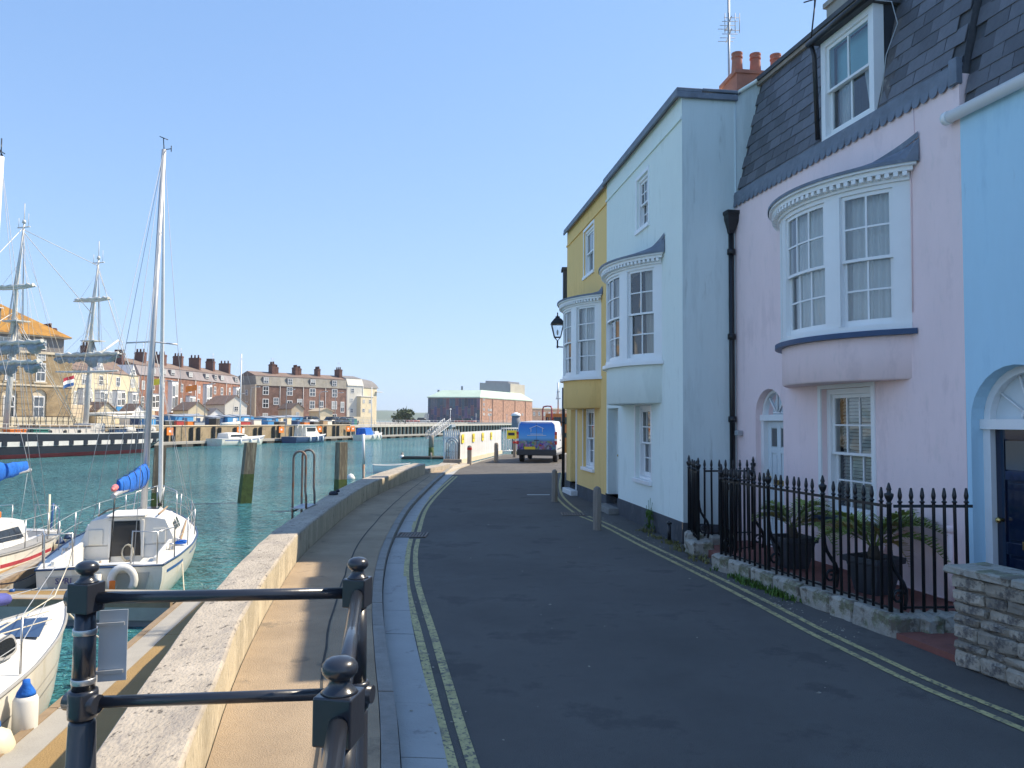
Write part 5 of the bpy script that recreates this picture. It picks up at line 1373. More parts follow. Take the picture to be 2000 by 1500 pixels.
def fender(x, y, z, label, m, cap, ln=.42, r=.10, ball=False):
    f = thing('fender', label, 'fender', (x, y, z), 0, 'boat fenders')
    if ball:
        MB().lathe([(.001, -r), (r * .6, -r * .8), (r, 0), (r * .75, r * .68), (.04, r), (.03, r * 1.25), (.001, r * 1.26)], n=16).build('body', M[m], f); MB().lathe([(.035, r * .98), (.045, r * 1.0), (.04, r * 1.3), (.001, r * 1.32)], n=10).build('eye', M[cap], f)
    else:
        MB().lathe([(.001, -ln / 2), (r * .5, -ln / 2 + .01), (r, -ln / 2 + .07), (r, ln / 2 - .07), (r * .75, ln / 2 - .02)], n=18).build('body', M[m], f)
        MB().lathe([(r * .8, ln / 2 - .03), (r * .72, ln / 2), (.035, ln / 2 + .07), (.03, ln / 2 + .11), (.001, ln / 2 + .112)], n=18).build('eye', M[cap], f); MB().lathe([(.001, -ln / 2 - .05), (.035, -ln / 2 - .04), (r * .6, -ln / 2 + .0)], n=12).build('eye', M[cap], f)
    return f
def text_mesh(body, size, m, parent, loc, rot, name='lettering', ext=.001, align='LEFT'):
    cu = bpy.data.curves.new(name, 'FONT'); cu.body = body; cu.size = size; cu.extrude = ext; cu.align_x = align; cu.resolution_u = 2
    o = bpy.data.objects.new('lettering_source', cu); COL.objects.link(o)
    bpy.context.view_layer.update()
    me = bpy.data.meshes.new_from_object(o.evaluated_get(bpy.context.evaluated_depsgraph_get()))
    bpy.data.objects.remove(o); bpy.data.curves.remove(cu)
    me.materials.clear(); me.materials.append(m)
    return link(name, me, parent, loc, rot)

# --- the middle boat, stern to the camera
AX = math.atan2(.954, -.30)
ba = thing('sailing_boat', 'white sailing boat seen from astern with a bright blue sail cover on its boom', 'sailing boat', (-6.95, 13.15, WATER), AX)
LA = 7.5
hb, sh, hl = hull(ba, LA, 2.45, 1.93, .70, .92, M['gelcoat'], [(.04, .20, -.20, -.145, M['stripe_blue']), (.30, .97, -.17, -.135, M['stripe_blue'])], M['navy'])
deck(ba, LA, hb, sh, (.28, 2.6, .76, .12))
for y0, y1 in ((-.76, -.12), (.16, .82)):
    MB().poly([(.10 * (.7 - z) - .006, y, z) for y, z in ((y1, .60), (y1 - .10, .14), (y0 + .10, .14), (y0, .60))]).build('transom_panel', M['deck_light'], hl, fix=False)
text_mesh('SPRI', .14, M['ink_blue'], hl, (-.0, .68, .475), (R(90), 0, R(-90)))
mb = MB()
for y in (-.28, -.5): mb.lathe([(.03, -.01), (.03, .01), (.018, .012), (.018, .0)], (0, 0, 0), 10)
# cabin
cw = lambda x: .80 - .10 * max(0, (x - 2.3) / 2.4)
secs = []
for x, h, wb, wt in ((2.6, 1.24, .90, .68), (3.4, 1.26, .90, .68), (4.4, 1.20, .84, .62), (5.3, 1.06, .68, .48), (6.0, .86, .50, .34)):
    z0 = sh(x / LA) - .02
    secs.append([(x, -wb, z0), (x, -wt, h - .05), (x, -wt * .6, h), (x, 0, h + .02), (x, wt * .6, h), (x, wt, h - .05), (x, wb, z0)])
mb = MB(); mb.loft(secs, closed=True, smooth=False); cb = mb.build('cabin', M['gelcoat_white'], ba)
MB().poly([(2.585, -.25, .48), (2.585, .30, .48), (2.585, .26, 1.18), (2.585, -.21, 1.18)]).build('companionway', M['dark_window'], cb, fix=False)
mb = MB(); mb.box(2.55, 2.60, .30, .35, .45, 1.20); mb.box(2.55, 2.60, -.30, -.25, .45, 1.20); mb.box(2.47, 3.5, -.33, .38, 1.275, 1.305); mb.build('hatch', M['gelcoat_white'], cb, bevel=.01)
for (xw, zw, ww, hh) in ((3.35, .98, .26, .16), (3.95, .97, .36, .21)):
    for s in (-1, 1):
        q = []
        for a, z in rounded(xw, zw, ww, hh):
            k = (z - .72) / .5; y = (.895 - .03 * max(0, a - 3.3)) - .20 * k
            q.append((a, s * (y + .012), z))
        MB().poly(q if s > 0 else q[::-1]).build('cabin_window', M['dark_window'], cb, fix=False)
for y, w in ((.58, .26), (-.58, .24)): MB().box(2.575, 2.595, y - w / 2, y + w / 2, .72, 1.02).build('locker_door', M['gelcoat'], cb, bevel=.008)
# cockpit gear
mb = MB(); mb.lathe([(.05, 0), (.06, .0), (.06, .01), (.05, .012)], n=14); mb.build('compass', M['teak'], ba, (2.56, -.02, .34), (0, R(-90), 0))
mb = MB(); mb.tube([(.30, .12, .62), (.7, .14, .66), (1.15, .22, .62)], .022, 6); mb.build('tiller', M['teak'], ba)
mb = MB(); mb.tube([(-.06, .02, .10), (-.06, .02, .62)], .05, 8); mb.box(-.16, -.02, -.03, .07, -.3, .5); mb.build('rudder', M['gelcoat'], ba)
hs = [(-.10, -.02 + .22 * math.cos(R(a)), .36 + .26 * math.sin(R(a))) for a in range(-50, 231, 20)]
o = thing('lifebuoy', 'white and grey horseshoe lifebuoy on the stern of the middle boat', 'lifebuoy', ba.matrix_basis @ Vector((-.10, -.36, .50)), AX)
MB().tube([(0, .18 * math.cos(R(a)), .22 * math.sin(R(a))) for a in range(-40, 221, 20)], .065, 10).build('float', M['gelcoat_white'], o)
MB().box(-.075, -.068, .10, .19, -.14, .02).build('tag', M['orange'], o)
mb = MB()
for k in range(5):
    p = [(2.54 + .02 * k, -.02 + .10 * math.cos(R(a)) + .01 * k, .56 + .16 * math.sin(R(a)) - .012 * k) for a in range(0, 360, 30)]; mb.tube(p, .010, 5, closed=True)
o = mb.build('rope', M['rope']); o.matrix_world = ba.matrix_basis; tag(o, 'coil of pale rope hanging in the companionway of the middle boat', 'rope')
# stanchions, pushpit, pulpit, lifelines
def rails(boat, L_, hb, sh, stern=True, ts=(.3, .48, .66, .82), bow=True):
    for s in (1, -1):
        pts = []
        for t in ts:
            p = (t * L_, s * (hb(t) - .05), sh(t)); pts.append((p[0], p[1], p[2] + .55)); MB().tube([p, pts[-1]], .012, 6).build('stanchion', M['steel'], boat)
        b0 = (.12 * L_ * 0 + .1, s * (hb(.03) - .08), sh(0) + .55); p1 = (.93 * L_, s * .10, sh(.95) + .55)
        if stern: pts = [b0] + pts
        pts.append(p1)
        wires(boat, [pts, [(x, y, z - .26) for x, y, z in pts]], .005, 'wire', 'lifeline')
    if not bow: return
    mb = MB(); e = hb(.93); mb.tube([(.86 * L_, hb(.86) - .04, sh(.86)), (.88 * L_, hb(.88) - .02, sh(.88) + .55), (.98 * L_, .08, sh(.98) + .58), (1.0 * L_, 0, sh(1) + .58), (.98 * L_, -.08, sh(.98) + .58), (.88 * L_, -hb(.88) + .02, sh(.88) + .55), (.86 * L_, -hb(.86) + .04, sh(.86))], .014, 6)
    mb.tube([(.97 * L_, .06, sh(.97)), (.98 * L_, .08, sh(.98) + .58)], .012, 6); mb.tube([(.97 * L_, -.06, sh(.97)), (.98 * L_, -.08, sh(.98) + .58)], .012, 6); mb.build('pulpit', M['steel'], boat)
    if stern:
        for s in (1, -1):
            w = hb(0) - .10; mb = MB(); mb.tube([(.08, s * w, sh(0)), (.06, s * w, sh(0) + .55), (.10, s * (w - .40), sh(0) + .57), (.12, s * (w - .42), sh(0))], .014, 6); mb.tube([(.8, s * (hb(.15) - .06), sh(.15)), (.75, s * (hb(.15) - .06), sh(.15) + .55), (.06, s * w, sh(0) + .55)], .013, 6)
            mb.build('pushpit', M['steel'], boat)
rails(ba, LA, hb, sh)
ms = MB(); MX, MT = 4.55, 9.45; top = (MX - .10, -.22, MT)
ms.tube([(MX, 0, 1.05), (MX - .03, -.08, 4.5), top], [.072, .066, .05], 10)
mast = ms.build('mast', M['alu'], ba)
wires(mast, [[(MX - .05, .45, 4.95), (MX - .04, -.10, 5.0), (MX - .05, -.62, 4.95)]], .018, 'alu', 'spreader', 6)
wires(mast, [[(top[0], top[1], MT), (top[0] - .02, top[1], MT + .10)], [(top[0], top[1], MT + .0), (top[0] - .06, top[1] - .16, MT + .02)], [(top[0] - .06, top[1] - .16, MT - .05), (top[0] - .06, top[1] - .16, MT + .09)], [(top[0], top[1] + .10, MT + .30), (top[0], top[1] - .08, MT + .24)], [(top[0], top[1], MT), (top[0], top[1] + .02, MT + .28)]], .010, 'black_iron', 'wind_vane')
bx0, bx1 = (MX - .08, 0, 1.80), (1.05, -.02, 1.86)
MB().tube([bx0, bx1, (bx1[0] - .25, bx1[1], bx1[2] - .02)], .045, 8).build('boom', M['alu'], ba)
sail_cover(ba, (MX + .12, 0, 1.98), (1.30, -.01, 1.97), .27, .13, M['canvas_blue'], 3)
MB().tube([(1.10, 0, 1.98), (.95, 0, 1.96), (.82, 0, 1.95)], [.06, .055, .02], 8).build('sail_end', M['pink_buoy'], ba)
fs0, fs1 = Vector((LA * .985, 0, sh(1) + .10)), Vector((top[0] + .06, top[1], MT - .1))
MB().tube([fs0, fs0.lerp(fs1, .04), fs0.lerp(fs1, .3), fs0.lerp(fs1, .62), fs1], [.02, .055, .050, .040, .012], 8).build('furled_sail', M['alu_white'], ba)
MB().lathe([(.001, 0), (.07, .0), (.07, .06), (.001, .065)], (LA * .985, 0, sh(1) + .06), 10).build('furling_drum', M['black_iron'], ba)
wires(ba, [[top, (.05, .5, .72)], [top, (.05, -.5, .72)], [(MX, 1.05, .72), (MX - .05, .45, 4.95), top], [(MX, -1.08, .72), (MX - .05, -.62, 4.95), top], [(bx1[0], 0, 1.86), (top[0], top[1], MT)], [(2.2, 0, 2.05), (top[0], top[1], MT * .8)], [(3.0, 0, 2.1), (top[0], top[1], MT * .8)], [(MX + .25, -1.05, .70), (MX, -.12, 4.9)], [(MX - .35, -1.05, .70), (MX, -.12, 4.9)]], .0055)
wires(ba, [[(1.10, -.0, 1.84), (1.10, .02, 1.45), (1.05, .05, .55)]], .012, 'black_iron', 'mainsheet')
fender(*(ba.matrix_basis @ Vector((-.05, 1.28, .22))), 'pink ball fender floating off the left of the middle boat stern', 'pink_buoy', 'stripe_blue', r=.17, ball=True)

# winches, cleats, hatch, sail ties and loose gear
def winch(par, x, y, z): MB().lathe([(.001, 0), (.06, 0), (.065, .02), (.045, .05), (.045, .10), (.06, .12), (.001, .125)], (0, 0, 0), 14).build('winch', M['steel'], par, (x, y, z))
for s in (1, -1):
    winch(ba, 1.7, s * .92, .705); winch(ba, 2.35, s * .95, .705)
    MB().box(.35, 2.5, s * .80 - .03, s * .80 + .03, .70, .80).build('coaming', M['gelcoat_white'], ba, bevel=.015)
    MB().tube([(2.65, s * .55, 1.29), (3.6, s * .56, 1.30), (4.5, s * .50, 1.25)], .018, 6).build('grab_rail', M['teak'], cb)
MB().box(5.0, 5.45, -.22, .22, 1.10, 1.16).build('hatch', M['dark_window'], cb, bevel=.015)
for k, x in enumerate((1.55, 2.2, 2.9, 3.6, 4.2)):
    rr_ = .13 + .14 * (x - 1.3) / 3.3; z0 = 1.975
    MB().tube([(x, (rr_ * .44 + .006) * math.cos(R(a)), z0 - .02 + (rr_ + .012) * math.sin(R(a))) for a in range(0, 360, 30)], .010, 5, closed=True).build('sail_tie', M['stripe_blue'], ba)
o = MB()
for k in range(4): o.tube([(2.3 + .02 * k + .09 * math.cos(R(a)), -1.02 + .10 * math.sin(R(a)), .74 + .012 * k) for a in range(0, 360, 36)], .012, 5, closed=True)
o = o.build('rope', M['canvas_blue']); o.matrix_world = ba.matrix_basis; tag(o, 'coil of blue rope on the right side deck of the middle boat', 'rope')
o = MB().tube([(2.6, -.98, .74), (5.6, -.80, .78)], .022, 6).build('boathook', M['teak']); o.matrix_world = ba.matrix_basis; tag(o, 'wooden boathook lying along the right side deck of the middle boat', 'boathook')
fender(*(ba.matrix_basis @ Vector((5.2, 1.22, .5))), 'dark blue fender hanging by the left side of the middle boat', 'navy', 'ink_white', .4, .09)

# --- left boat, bow towards the camera and out of the frame
bb = thing('sailing_boat', 'white sailing boat with a red stripe cut by the left edge of the frame', 'sailing boat', (-11.0, 17.55, WATER), math.atan2(-.99, .12))
LB = 6.8
hb2, sh2, hl2 = hull(bb, LB, 2.4, 1.5, .68, .95, M['gelcoat'], [(.0, .97, -.26, -.19, M['stripe_red'])], M['deck_grey'])
deck(bb, LB, hb2, sh2, (.3, 1.5, .62, .2))
mb = MB(); N_ = 14
for s in (1, -1): mb.loft([[(t * LB, s * (hb2(t) - .03), sh2(t) + .004), (t * LB, s * (hb2(t) - .33), sh2(t) + .022)] for t in [.06 + .8 * i / N_ for i in range(N_ + 1)]], closed=False)
mb.build('side_deck', M['deck_grey'], bb, fix=False)
secs = []
for x, h, wb, wt in ((1.5, 1.16, .78, .66), (2.4, 1.2, .82, .68), (3.6, 1.16, .8, .64), (4.6, .98, .6, .46), (5.2, .86, .4, .3)):
    z0 = sh2(x / LB) - .02; secs.append([(x, -wb, z0), (x, -wt, h - .05), (x, -wt * .6, h), (x, 0, h + .02), (x, wt * .6, h), (x, wt, h - .05), (x, wb, z0)])
mb = MB(); mb.loft(secs, smooth=False); cb2 = mb.build('cabin', M['gelcoat_white'], bb)
for s in (1, -1):
    q = [(a, s * (.80 - .13 * (z - .7) / .45 + .022), z) for a, z in ((1.75, .80), (2.85, .82), (2.75, 1.03), (1.85, 1.03))]
    MB().poly(q if s > 0 else q[::-1]).build('cabin_window', M['dark_window'], cb2, fix=False)
MB().box(1.42, 1.50, -.35, .35, .75, 1.02).build('washboard', M['orange'], cb2, bevel=.01)
o = MB().box(.85, 1.25, .2, .85, .70, .84).build('box', M['orange'], None, bevel=.02); o.matrix_world = bb.matrix_basis @ Matrix.Translation((1.2, -.35, .52)); tag(o, 'orange box lying on the cabin of the left edge boat', 'box')
rails(bb, LB, hb2, sh2, True, (.2, .36, .52, .7))
MBX = 1.95
mb = MB(); mb.tube([(MBX, 0, 1.2), (MBX - .02, .06, 5), (MBX - .06, .14, 8.65)], [.085, .08, .06], 10); mast2 = mb.build('mast', M['alu_white'], bb)
wires(mast2, [[(MBX - .06, .14, 8.6), (MBX - .1, .12, 9.05)], [(MBX - .2, .14, 8.76), (MBX + .1, .14, 8.76)], [(MBX - .06, .18, 8.65), (MBX - .06, .08, 8.85)]], .012, 'black_iron', 'wind_vane')
MB().tube([(MBX, 0, 1.95), (-.10, .0, 2.05)], .045, 8).build('boom', M['alu'], bb)
sail_cover(bb, (MBX + .1, 0, 2.12), (.05, 0, 2.14), .24, .12, M['canvas_blue'], 5)
wires(bb, [[(MBX - .06, .14, 8.6), (.1, .55, .72)], [(MBX - .06, .14, 8.6), (MBX, 1.15, .72)], [(MBX - .06, .14, 8.6), (LB, 0, 1.0)], [(0, 0, 2.05), (.3, .0, .8)], [(MBX, .2, 5), (MBX - .4, 1.15, .72)]], .0055)
pl = thing('pole', 'thin cream danbuoy pole standing at the stern of the left edge boat', 'pole', bb.matrix_basis @ Vector((1.05, .95, .70)))
MB().tube([(0, 0, 0), (0, 0, .9)], .022, 6).build('shaft', M['cream_rubber'], pl)
MB().tube([(.03, .55, .68), (-.02, .56, 1.30)], .022, 6).build('flagstaff', M['stripe_blue'], bb)
for i, (x, y, z) in enumerate(((.55, 1.14, .36), (1.1, 1.22, .34))): fender(*(bb.matrix_basis @ Vector((x, y, z))), ('cream fender at the stern corner of the left edge boat', 'second cream fender along the side of the left edge boat')[i], 'cream_rubber', 'navy', .5, .12)

# --- bottom left boat
bc = thing('sailing_boat', 'white motor sailer in the bottom left corner with oval cabin windows', 'boat', (-5.36, 3.6, WATER), math.atan2(1, -.045))
LC = 6.25
hb3, sh3, hl3 = hull(bc, LC, 1.98, 1.7, .74, .92, M['gelcoat'], [(.0, .985, -.30, -.285, M['deck_grey']), (.0, .985, -.42, -.41, M['deck_grey'])], M['deck_grey'])
deck(bc, LC, hb3, sh3, (.3, 1.6, .55, .2))
secs = []
for x, h, wb, wt in ((1.6, 1.34, .74, .60), (2.6, 1.36, .74, .60), (3.6, 1.28, .70, .55), (4.25, 1.12, .62, .46), (4.75, .90, .50, .36)):
    z0 = sh3(x / LC) - .02; secs.append([(x, -wb, z0), (x, -wt, h - .07), (x, -wt * .6, h), (x, 0, h + .03), (x, wt * .6, h), (x, wt, h - .07), (x, wb, z0)])
mb = MB(); mb.loft(secs, smooth=False); cb3 = mb.build('cabin', M['gelcoat_white'], bc)
for (xw, zw, ww, hh) in ((4.02, 1.00, .30, .15), (3.1, 1.06, .62, .24)):
    for s in (-1, 1):
        q = []; q2 = []
        for a, z in rounded(xw, zw, ww, hh): y = .735 - .045 * max(0, a - 2.6) - .155 * (z - .72) / .55; q.append((a, s * (y + .016), z)); 
        for a, z in rounded(xw, zw, ww + .07, hh + .06): y = .735 - .045 * max(0, a - 2.6) - .155 * (z - .72) / .55; q2.append((a, s * (y + .010), z))
        MB().poly(q2 if s > 0 else q2[::-1]).build('window_frame', M['alu'], cb3, fix=False)
        MB().poly(q if s > 0 else q[::-1]).build('cabin_window', M['dark_window'], cb3, fix=False)
mb = MB(); z = lambda t: sh3(t) + .034
mb.poly([(4.85, -.46, z(.78) - .0), (5.55, -.18, z(.89) - .0), (5.45, .14, z(.87) + .008), (4.82, .20, z(.77) + .012)]); mb.build('anti_slip_panel', M['navy'], bc, fix=False)
rails(bc, LC, hb3, sh3, False, (.45, .62), False)
cv = MB()
cv.loft([[Vector((x, y + .10 * math.cos(2 * math.pi * j / 10), zz + .07 * math.sin(2 * math.pi * j / 10))) for j in range(10)] for x, y, zz in ((3.9, .28, 1.28), (4.3, .22, 1.30), (4.75, .12, 1.27), (5.1, .08, 1.22))])
o = cv.build('sail_bundle', M['canvas_purple']); o.matrix_world = bc.matrix_basis; tag(o, 'purple blue sail bundle stowed on the bow of the bottom left boat', 'sail')
mb = MB()
for k in range(7):
    c = Vector((3.5 + .16 * k, .2 + rng.uniform(-.1, .1), 1.32 - .02 * k)); mb.tube([c + Vector((.13 * math.cos(R(a)), .10 * math.sin(R(a)), .015 * math.sin(R(2 * a)))) for a in range(0, 360, 40)], .009, 5, closed=True)
o = mb.build('rope', M['rope']); o.matrix_world = bc.matrix_basis; tag(o, 'tangle of pale rope beside the purple sail bundle', 'rope')
wires(bc, [[(1.2, -.95, .74), (3.0, -.93, 1.30), (4.6, -.74, 1.36), (5.9, -.2, 1.44)], [(2.5, -.62, 1.30), (5.4, -.30, .92)], [(2.4, -.5, 1.36), (5.7, -.1, .94)]], .007, 'rope', 'jib_sheet')
fender(*(bc.matrix_basis @ Vector((3.55, -1.07, .50))), 'white cylinder fender with blue ends hanging off the bottom left boat', 'gelcoat_white', 'canvas_blue', .46, .105)
fender(*(bc.matrix_basis @ Vector((3.05, -1.10, .44))), 'round cream fender at the bottom left corner', 'cream_rubber', 'canvas_blue', r=.16, ball=True)
def mooring(label, pts, r=.011, m='rope', sag=.06):
    p = []
    for a, b in zip(pts, pts[1:]): p += sag_line(a, b, sag)[:-1]
    p.append(Vector(pts[-1])); mb = MB(); mb.tube(p, r, 6)
    return tag(mb.build('mooring_rope', M[m]), label, 'rope')
mooring('pale rope from the bottom left boat bow to the pontoon cleat', [bc.matrix_basis @ Vector((6.1, -.05, .90)), (-4.92, 9.65, -.84)])
mooring('white mooring rope low on the right side of the middle boat', [ba.matrix_basis @ Vector((1.6, -1.12, .60)), ba.matrix_basis @ Vector((.8, -1.25, .05))])
mooring('grey mooring rope from the middle boat stern to the finger pontoon', [ba.matrix_basis @ Vector((.05, .88, .72)), (-8.6, 13.05, -.85)], .012, 'rope_dark')
mooring('pale rope between the middle boat and the left edge boat stern', [ba.matrix_basis @ Vector((4.0, 1.15, .75)), bb.matrix_basis @ Vector((.1, .6, .75))], .009)
for i, (x, y, lab) in enumerate(((-4.90, 9.6, 'small rope wrapped cleat on the pontoon edge right of the sign'), (-5.1, 12.3, 'small mooring cleat at the corner of the two pontoons'))):
    c = thing('cleat', lab, 'cleat', (x, y, -.895)); mb = MB(); mb.tube([(-.09, .02, .07), (0, 0, .06), (.09, -.02, .07)], .014, 6); mb.tube([(-.03, 0, 0), (-.03, 0, .06)], .014, 6); mb.tube([(.03, 0, 0), (.03, 0, .06)], .014, 6); mb.build('horn', M['galv'], c)
    mb = MB()
    for k in range(4): mb.tube([(.06 * math.cos(R(a)), .05 * math.sin(R(a)), .03 + .015 * k) for a in range(0, 360, 45)], .010, 5, closed=True)
    mb.build('rope_turns', M['rope'], c)

# --- small white tender and a mooring buoy
td = thing('dinghy', 'small white tender moored beyond the quay wall', 'dinghy', (-8.55, 47.6, WATER), R(15))
hull(td, 2.3, 1.2, .95, .46, .58, M['white_paint'], (), M['gelcoat_white']); mb = MB(); mb.poly([(0, .42, .25), (1.6, .45, .25), (2.1, .15, .28), (2.1, -.15, .28), (1.6, -.45, .25), (0, -.42, .25)]); mb.box(.6, .85, -.5, .5, .26, .31); mb.build('thwart', M['cream_white'], td)
by = MB().lathe([(.001, -.15), (.2, -.1), (.25, .05), (.15, .22), (.04, .28), (.001, .30)], n=14).build('buoy', M['gelcoat_white'], None, (-8.85, 42.5, WATER)); tag(by, 'small white mooring buoy floating beyond the dark pile', 'buoy')
# ------------------------------------------------------------------ far quay: wall, timbers, pontoon, pier
GZ = 1.0
FQV = [Vector(p) for p in FQ]
def bearing(line, u):
    """point of a plan line that lies on a given bearing from the eye (u as tangent * 1500 + 1000)"""
    k = (u - 1000) / 1500
    for a, b in zip(line, line[1:]):
        fa, fb = a.x - k * a.y, b.x - k * b.y
        if fa * fb <= 0: return a.lerp(b, fa / (fa - fb)), (b - a).normalized()
    return line[-1], (line[-1] - line[-2]).normalized()
q = thing('quay_wall', 'long stone quay wall with dark fender timbers across the harbour', 'wall')
mb = MB(); mb.loft([[(p.x, p.y, -3), (p.x, p.y, 1.02), (p.x - .5, p.y, 1.02), (p.x - .5, p.y, -3)] for p in FQV], smooth=False); mb.build('wall', M['quay_stone'], q)
mb = MB(); mb.loft([[(p.x + .08, p.y, 1.021), (p.x + .08, p.y, 1.14), (p.x - .8, p.y, 1.14), (p.x - .8, p.y, 1.021)] for p in FQV], smooth=False); mb.build('coping', M['stone_trim'], q)
f, L_ = at_len(FQV)
tm = MB().box(-.17, .17, -.17, .17, -1.6, 2.35).mesh('timber', M['timber_wet'])
s = 44.0
k = 0
while s < L_ - .5:
    p = f(s); o = link('timber', tm, q, (p.x + .22, p.y, WATER), (0, 0, .33), (1, 1, rng.uniform(.85, 1.0)))
    s += (1.15, 2.9)[k % 2] * rng.uniform(.85, 1.15); k += 1
sgm = MB().box(-.42, .42, -.05, .05, -.45, .45).mesh('board', M['sign_orange']); sgw = MB().box(-.16, .16, -.06, -.051, -.10, .16).mesh('panel', M['ink_white'])
for i, u in enumerate((327, 463, 545, 620, 676, 705)):
    p, d = bearing(FQV, u)
    o = thing('sign', ('first', 'second', 'third', 'fourth', 'fifth', 'sixth')[i] + ' orange safety cabinet from the left on the far quay wall', 'sign', (p.x + .46, p.y - .1, .42), math.atan2(d.y, d.x) - .25, 'orange cabinets on the far quay wall')
    link('board', sgm, o); link('panel', sgw, o)
p, d = bearing(FQV, 470); o = thing('sign', 'small white notice beside an orange cabinet on the far quay wall', 'sign', (p.x + .4, p.y, .35), math.atan2(d.y, d.x)); MB().box(-.3, .3, -.04, .04, -.35, .35).build('board', M['ink_white'], o)
FP = smooth_line([(-42.5, 76), (-38.0, 87), (-34.2, 99), (-28.6, 116), (-22.4, 134), (-15.6, 152), (-9.6, 166)], 4)
fp = thing('pontoon', 'long narrow floating pontoon below the far quay wall', 'pontoon', (0, 0, 0), 0, 'floating walkways by the quay')
l0, l1 = FP, offset_line(FP, -1.8)
mb = MB(); mb.loft([[(a.x, a.y, -.98), (a.x, a.y, -.72), (b.x, b.y, -.72), (b.x, b.y, -.98)] for a, b in zip(l0, l1)], smooth=False); mb.build('deck', M['pale_edge'], fp)
f, L_ = at_len(FP); fm = MB().box(-.9, .9, -.02, 1.5, -.5, .34).mesh('float', M['timber_wet'])
k = 0
while k * 3.2 + 2 < L_:
    p = f(k * 3.2 + 1); qn = f(k * 3.2 + 2) - p
    link('float', fm, fp, (p.x, p.y, WATER - .03), (0, 0, math.atan2(qn.y, qn.x))); k += 1
PR = [Vector(p) for p in ((-27.5, 131), (-21.5, 158), (-13.5, 192), (-3, 232), (4, 262))]
pr = thing('pier', 'long pale decked pier standing on many thin piles at the harbour mouth', 'pier')
mb = MB(); mb.loft([[(p.x, p.y, .62), (p.x, p.y, 1.05), (p.x - 7, p.y + 2.5, 1.05), (p.x - 7, p.y + 2.5, .62)] for p in PR], smooth=False); mb.build('deck', M['pier_deck'], pr)
f, L_ = at_len(PR); pm = MB().box(-.16, .16, -.16, .16, -1.2, 1.95).mesh('pile', M['concrete_far']); s = .5; pm2 = MB().box(-.2, .2, -.2, .2, -1.2, 1.95).mesh('pile', M['timber_wet'])
while s < L_:
    p = f(s); link('pile', pm, pr, (p.x - .25, p.y, WATER)); link('pile', pm2, pr, (p.x - 1.6, p.y + 1.2, WATER)); s += 1.9 + s * .010
mb = MB(); mb.loft([[(p.x - 3, p.y + 1, -3), (p.x - 3, p.y + 1, .61)] for p in PR], closed=False); mb.build('under_deck_shade', M['timber_wet'], pr)  # dark sheet standing in for the shade under the deck
mb = MB()
s = 1
while s < L_:
    p = f(s); mb.tube([(p.x - .3, p.y, 1.05), (p.x - .3, p.y, 1.95)], .035, 4); s += 2.6
for z in (1.5, 1.93): mb.tube([(p.x - .3, p.y, z) for p in PR], .028, 4)
mb.build('handrail', M['galv'], pr)
gwy = thing('gangway', 'sloping metal gangway from the pier down to the pontoon', 'gangway')
a, b = Vector((-15.2, 150.5, -.6)), Vector((-13.8, 180, 1.1)); a = Vector((-11.6, 112, -.7)); b = Vector((-9.4, 118, 1.3))
for off in (0, .9):
    mb = MB()
    A, B = a + Vector((-off, 0, 0)), b + Vector((-off, 0, 0)); mb.tube([A, B], .06, 5); mb.tube([A + Vector((0, 0, .95)), B + Vector((0, 0, .95))], .05, 5)
    for i in range(9):
        c = A.lerp(B, i / 8); mb.tube([c, c + Vector((0, 0, .95))], .035, 4)
        if i < 8: mb.tube([c, A.lerp(B, (i + 1) / 8) + Vector((0, 0, .95))], .025, 4)
    mb.build('side_rail', M['galv'], gwy)
MB().loft([[a, a + Vector((-.9, 0, 0))], [b, b + Vector((-.9, 0, 0))]], closed=False).build('tread', M['pale_edge'], gwy)
mb = MB(); mb.prism([(b.x + .2, b.y), (b.x - 1.2, b.y), (b.x - 1.2, b.y + 8), (b.x + .2, b.y + 8)], b.z - .4, b.z)
for dx in (0, -1): mb.box(b.x + dx - .15, b.x + dx + .15, b.y + .1, b.y + .4, WATER - 1, b.z - .41)
mb.build('landing', M['galv'], gwy)
bm_ = thing('boom', 'floating boom of grey pipes on the water left of the white boards', 'boom', (-7.6, 64, WATER))
mb = MB(); mb.tube([(-1.5, 0, .12), (3.6, 1, .12)], .14, 8); mb.build('pipe', M['timber_wet'], bm_)
for x in (-1.5, .9, 3.4): MB().tube([(x, .2, 0), (x, .2, .55)], .10, 6).build('post', M['wood_grey'], bm_)
MB().lathe([(.001, 0), (.2, .02), (.22, .1), (.1, .25), (.001, .27)], (-1.5, .1, .1), 10).build('buoy', M['gelcoat_white'], bm_)

# ------------------------------------------------------------------ far windows: one frame mesh and one pane mesh, scaled for each opening
WF = MB()
for a in ((-.5, -.41, 0, 1), (.41, .5, 0, 1), (-.41, .41, .93, 1), (-.41, .41, 0, .07), (-.41, .41, .47, .53), (-.025, .025, .07, .47), (-.025, .025, .53, .93)): WF.box(a[0], a[1], -.06, .03, a[2], a[3])
WF = WF.mesh('window', M['white_paint']); WP = MB().poly([(-.41, -.02, .07), (.41, -.02, .07), (.41, -.02, .93), (-.41, -.02, .93)]).mesh('pane', M['dark_window'])
WPS = [WP] * 3 + [MB().poly([(-.41, -.02, .07), (.41, -.02, .07), (.41, -.02, .93), (-.41, -.02, .93)]).mesh('pane', M['grey_window'])] * 4 + [MB().poly([(-.41, -.02, .07), (.41, -.02, .07), (.41, -.02, .93), (-.41, -.02, .93)]).mesh('pane', M['curtained_window'])] * 2
WC = MB().poly([(-.41, -.025, .53), (.41, -.025, .53), (.41, -.025, .93), (-.41, -.025, .93)]).mesh('blind', M['curtained_window'])
rwin = random.Random(11)
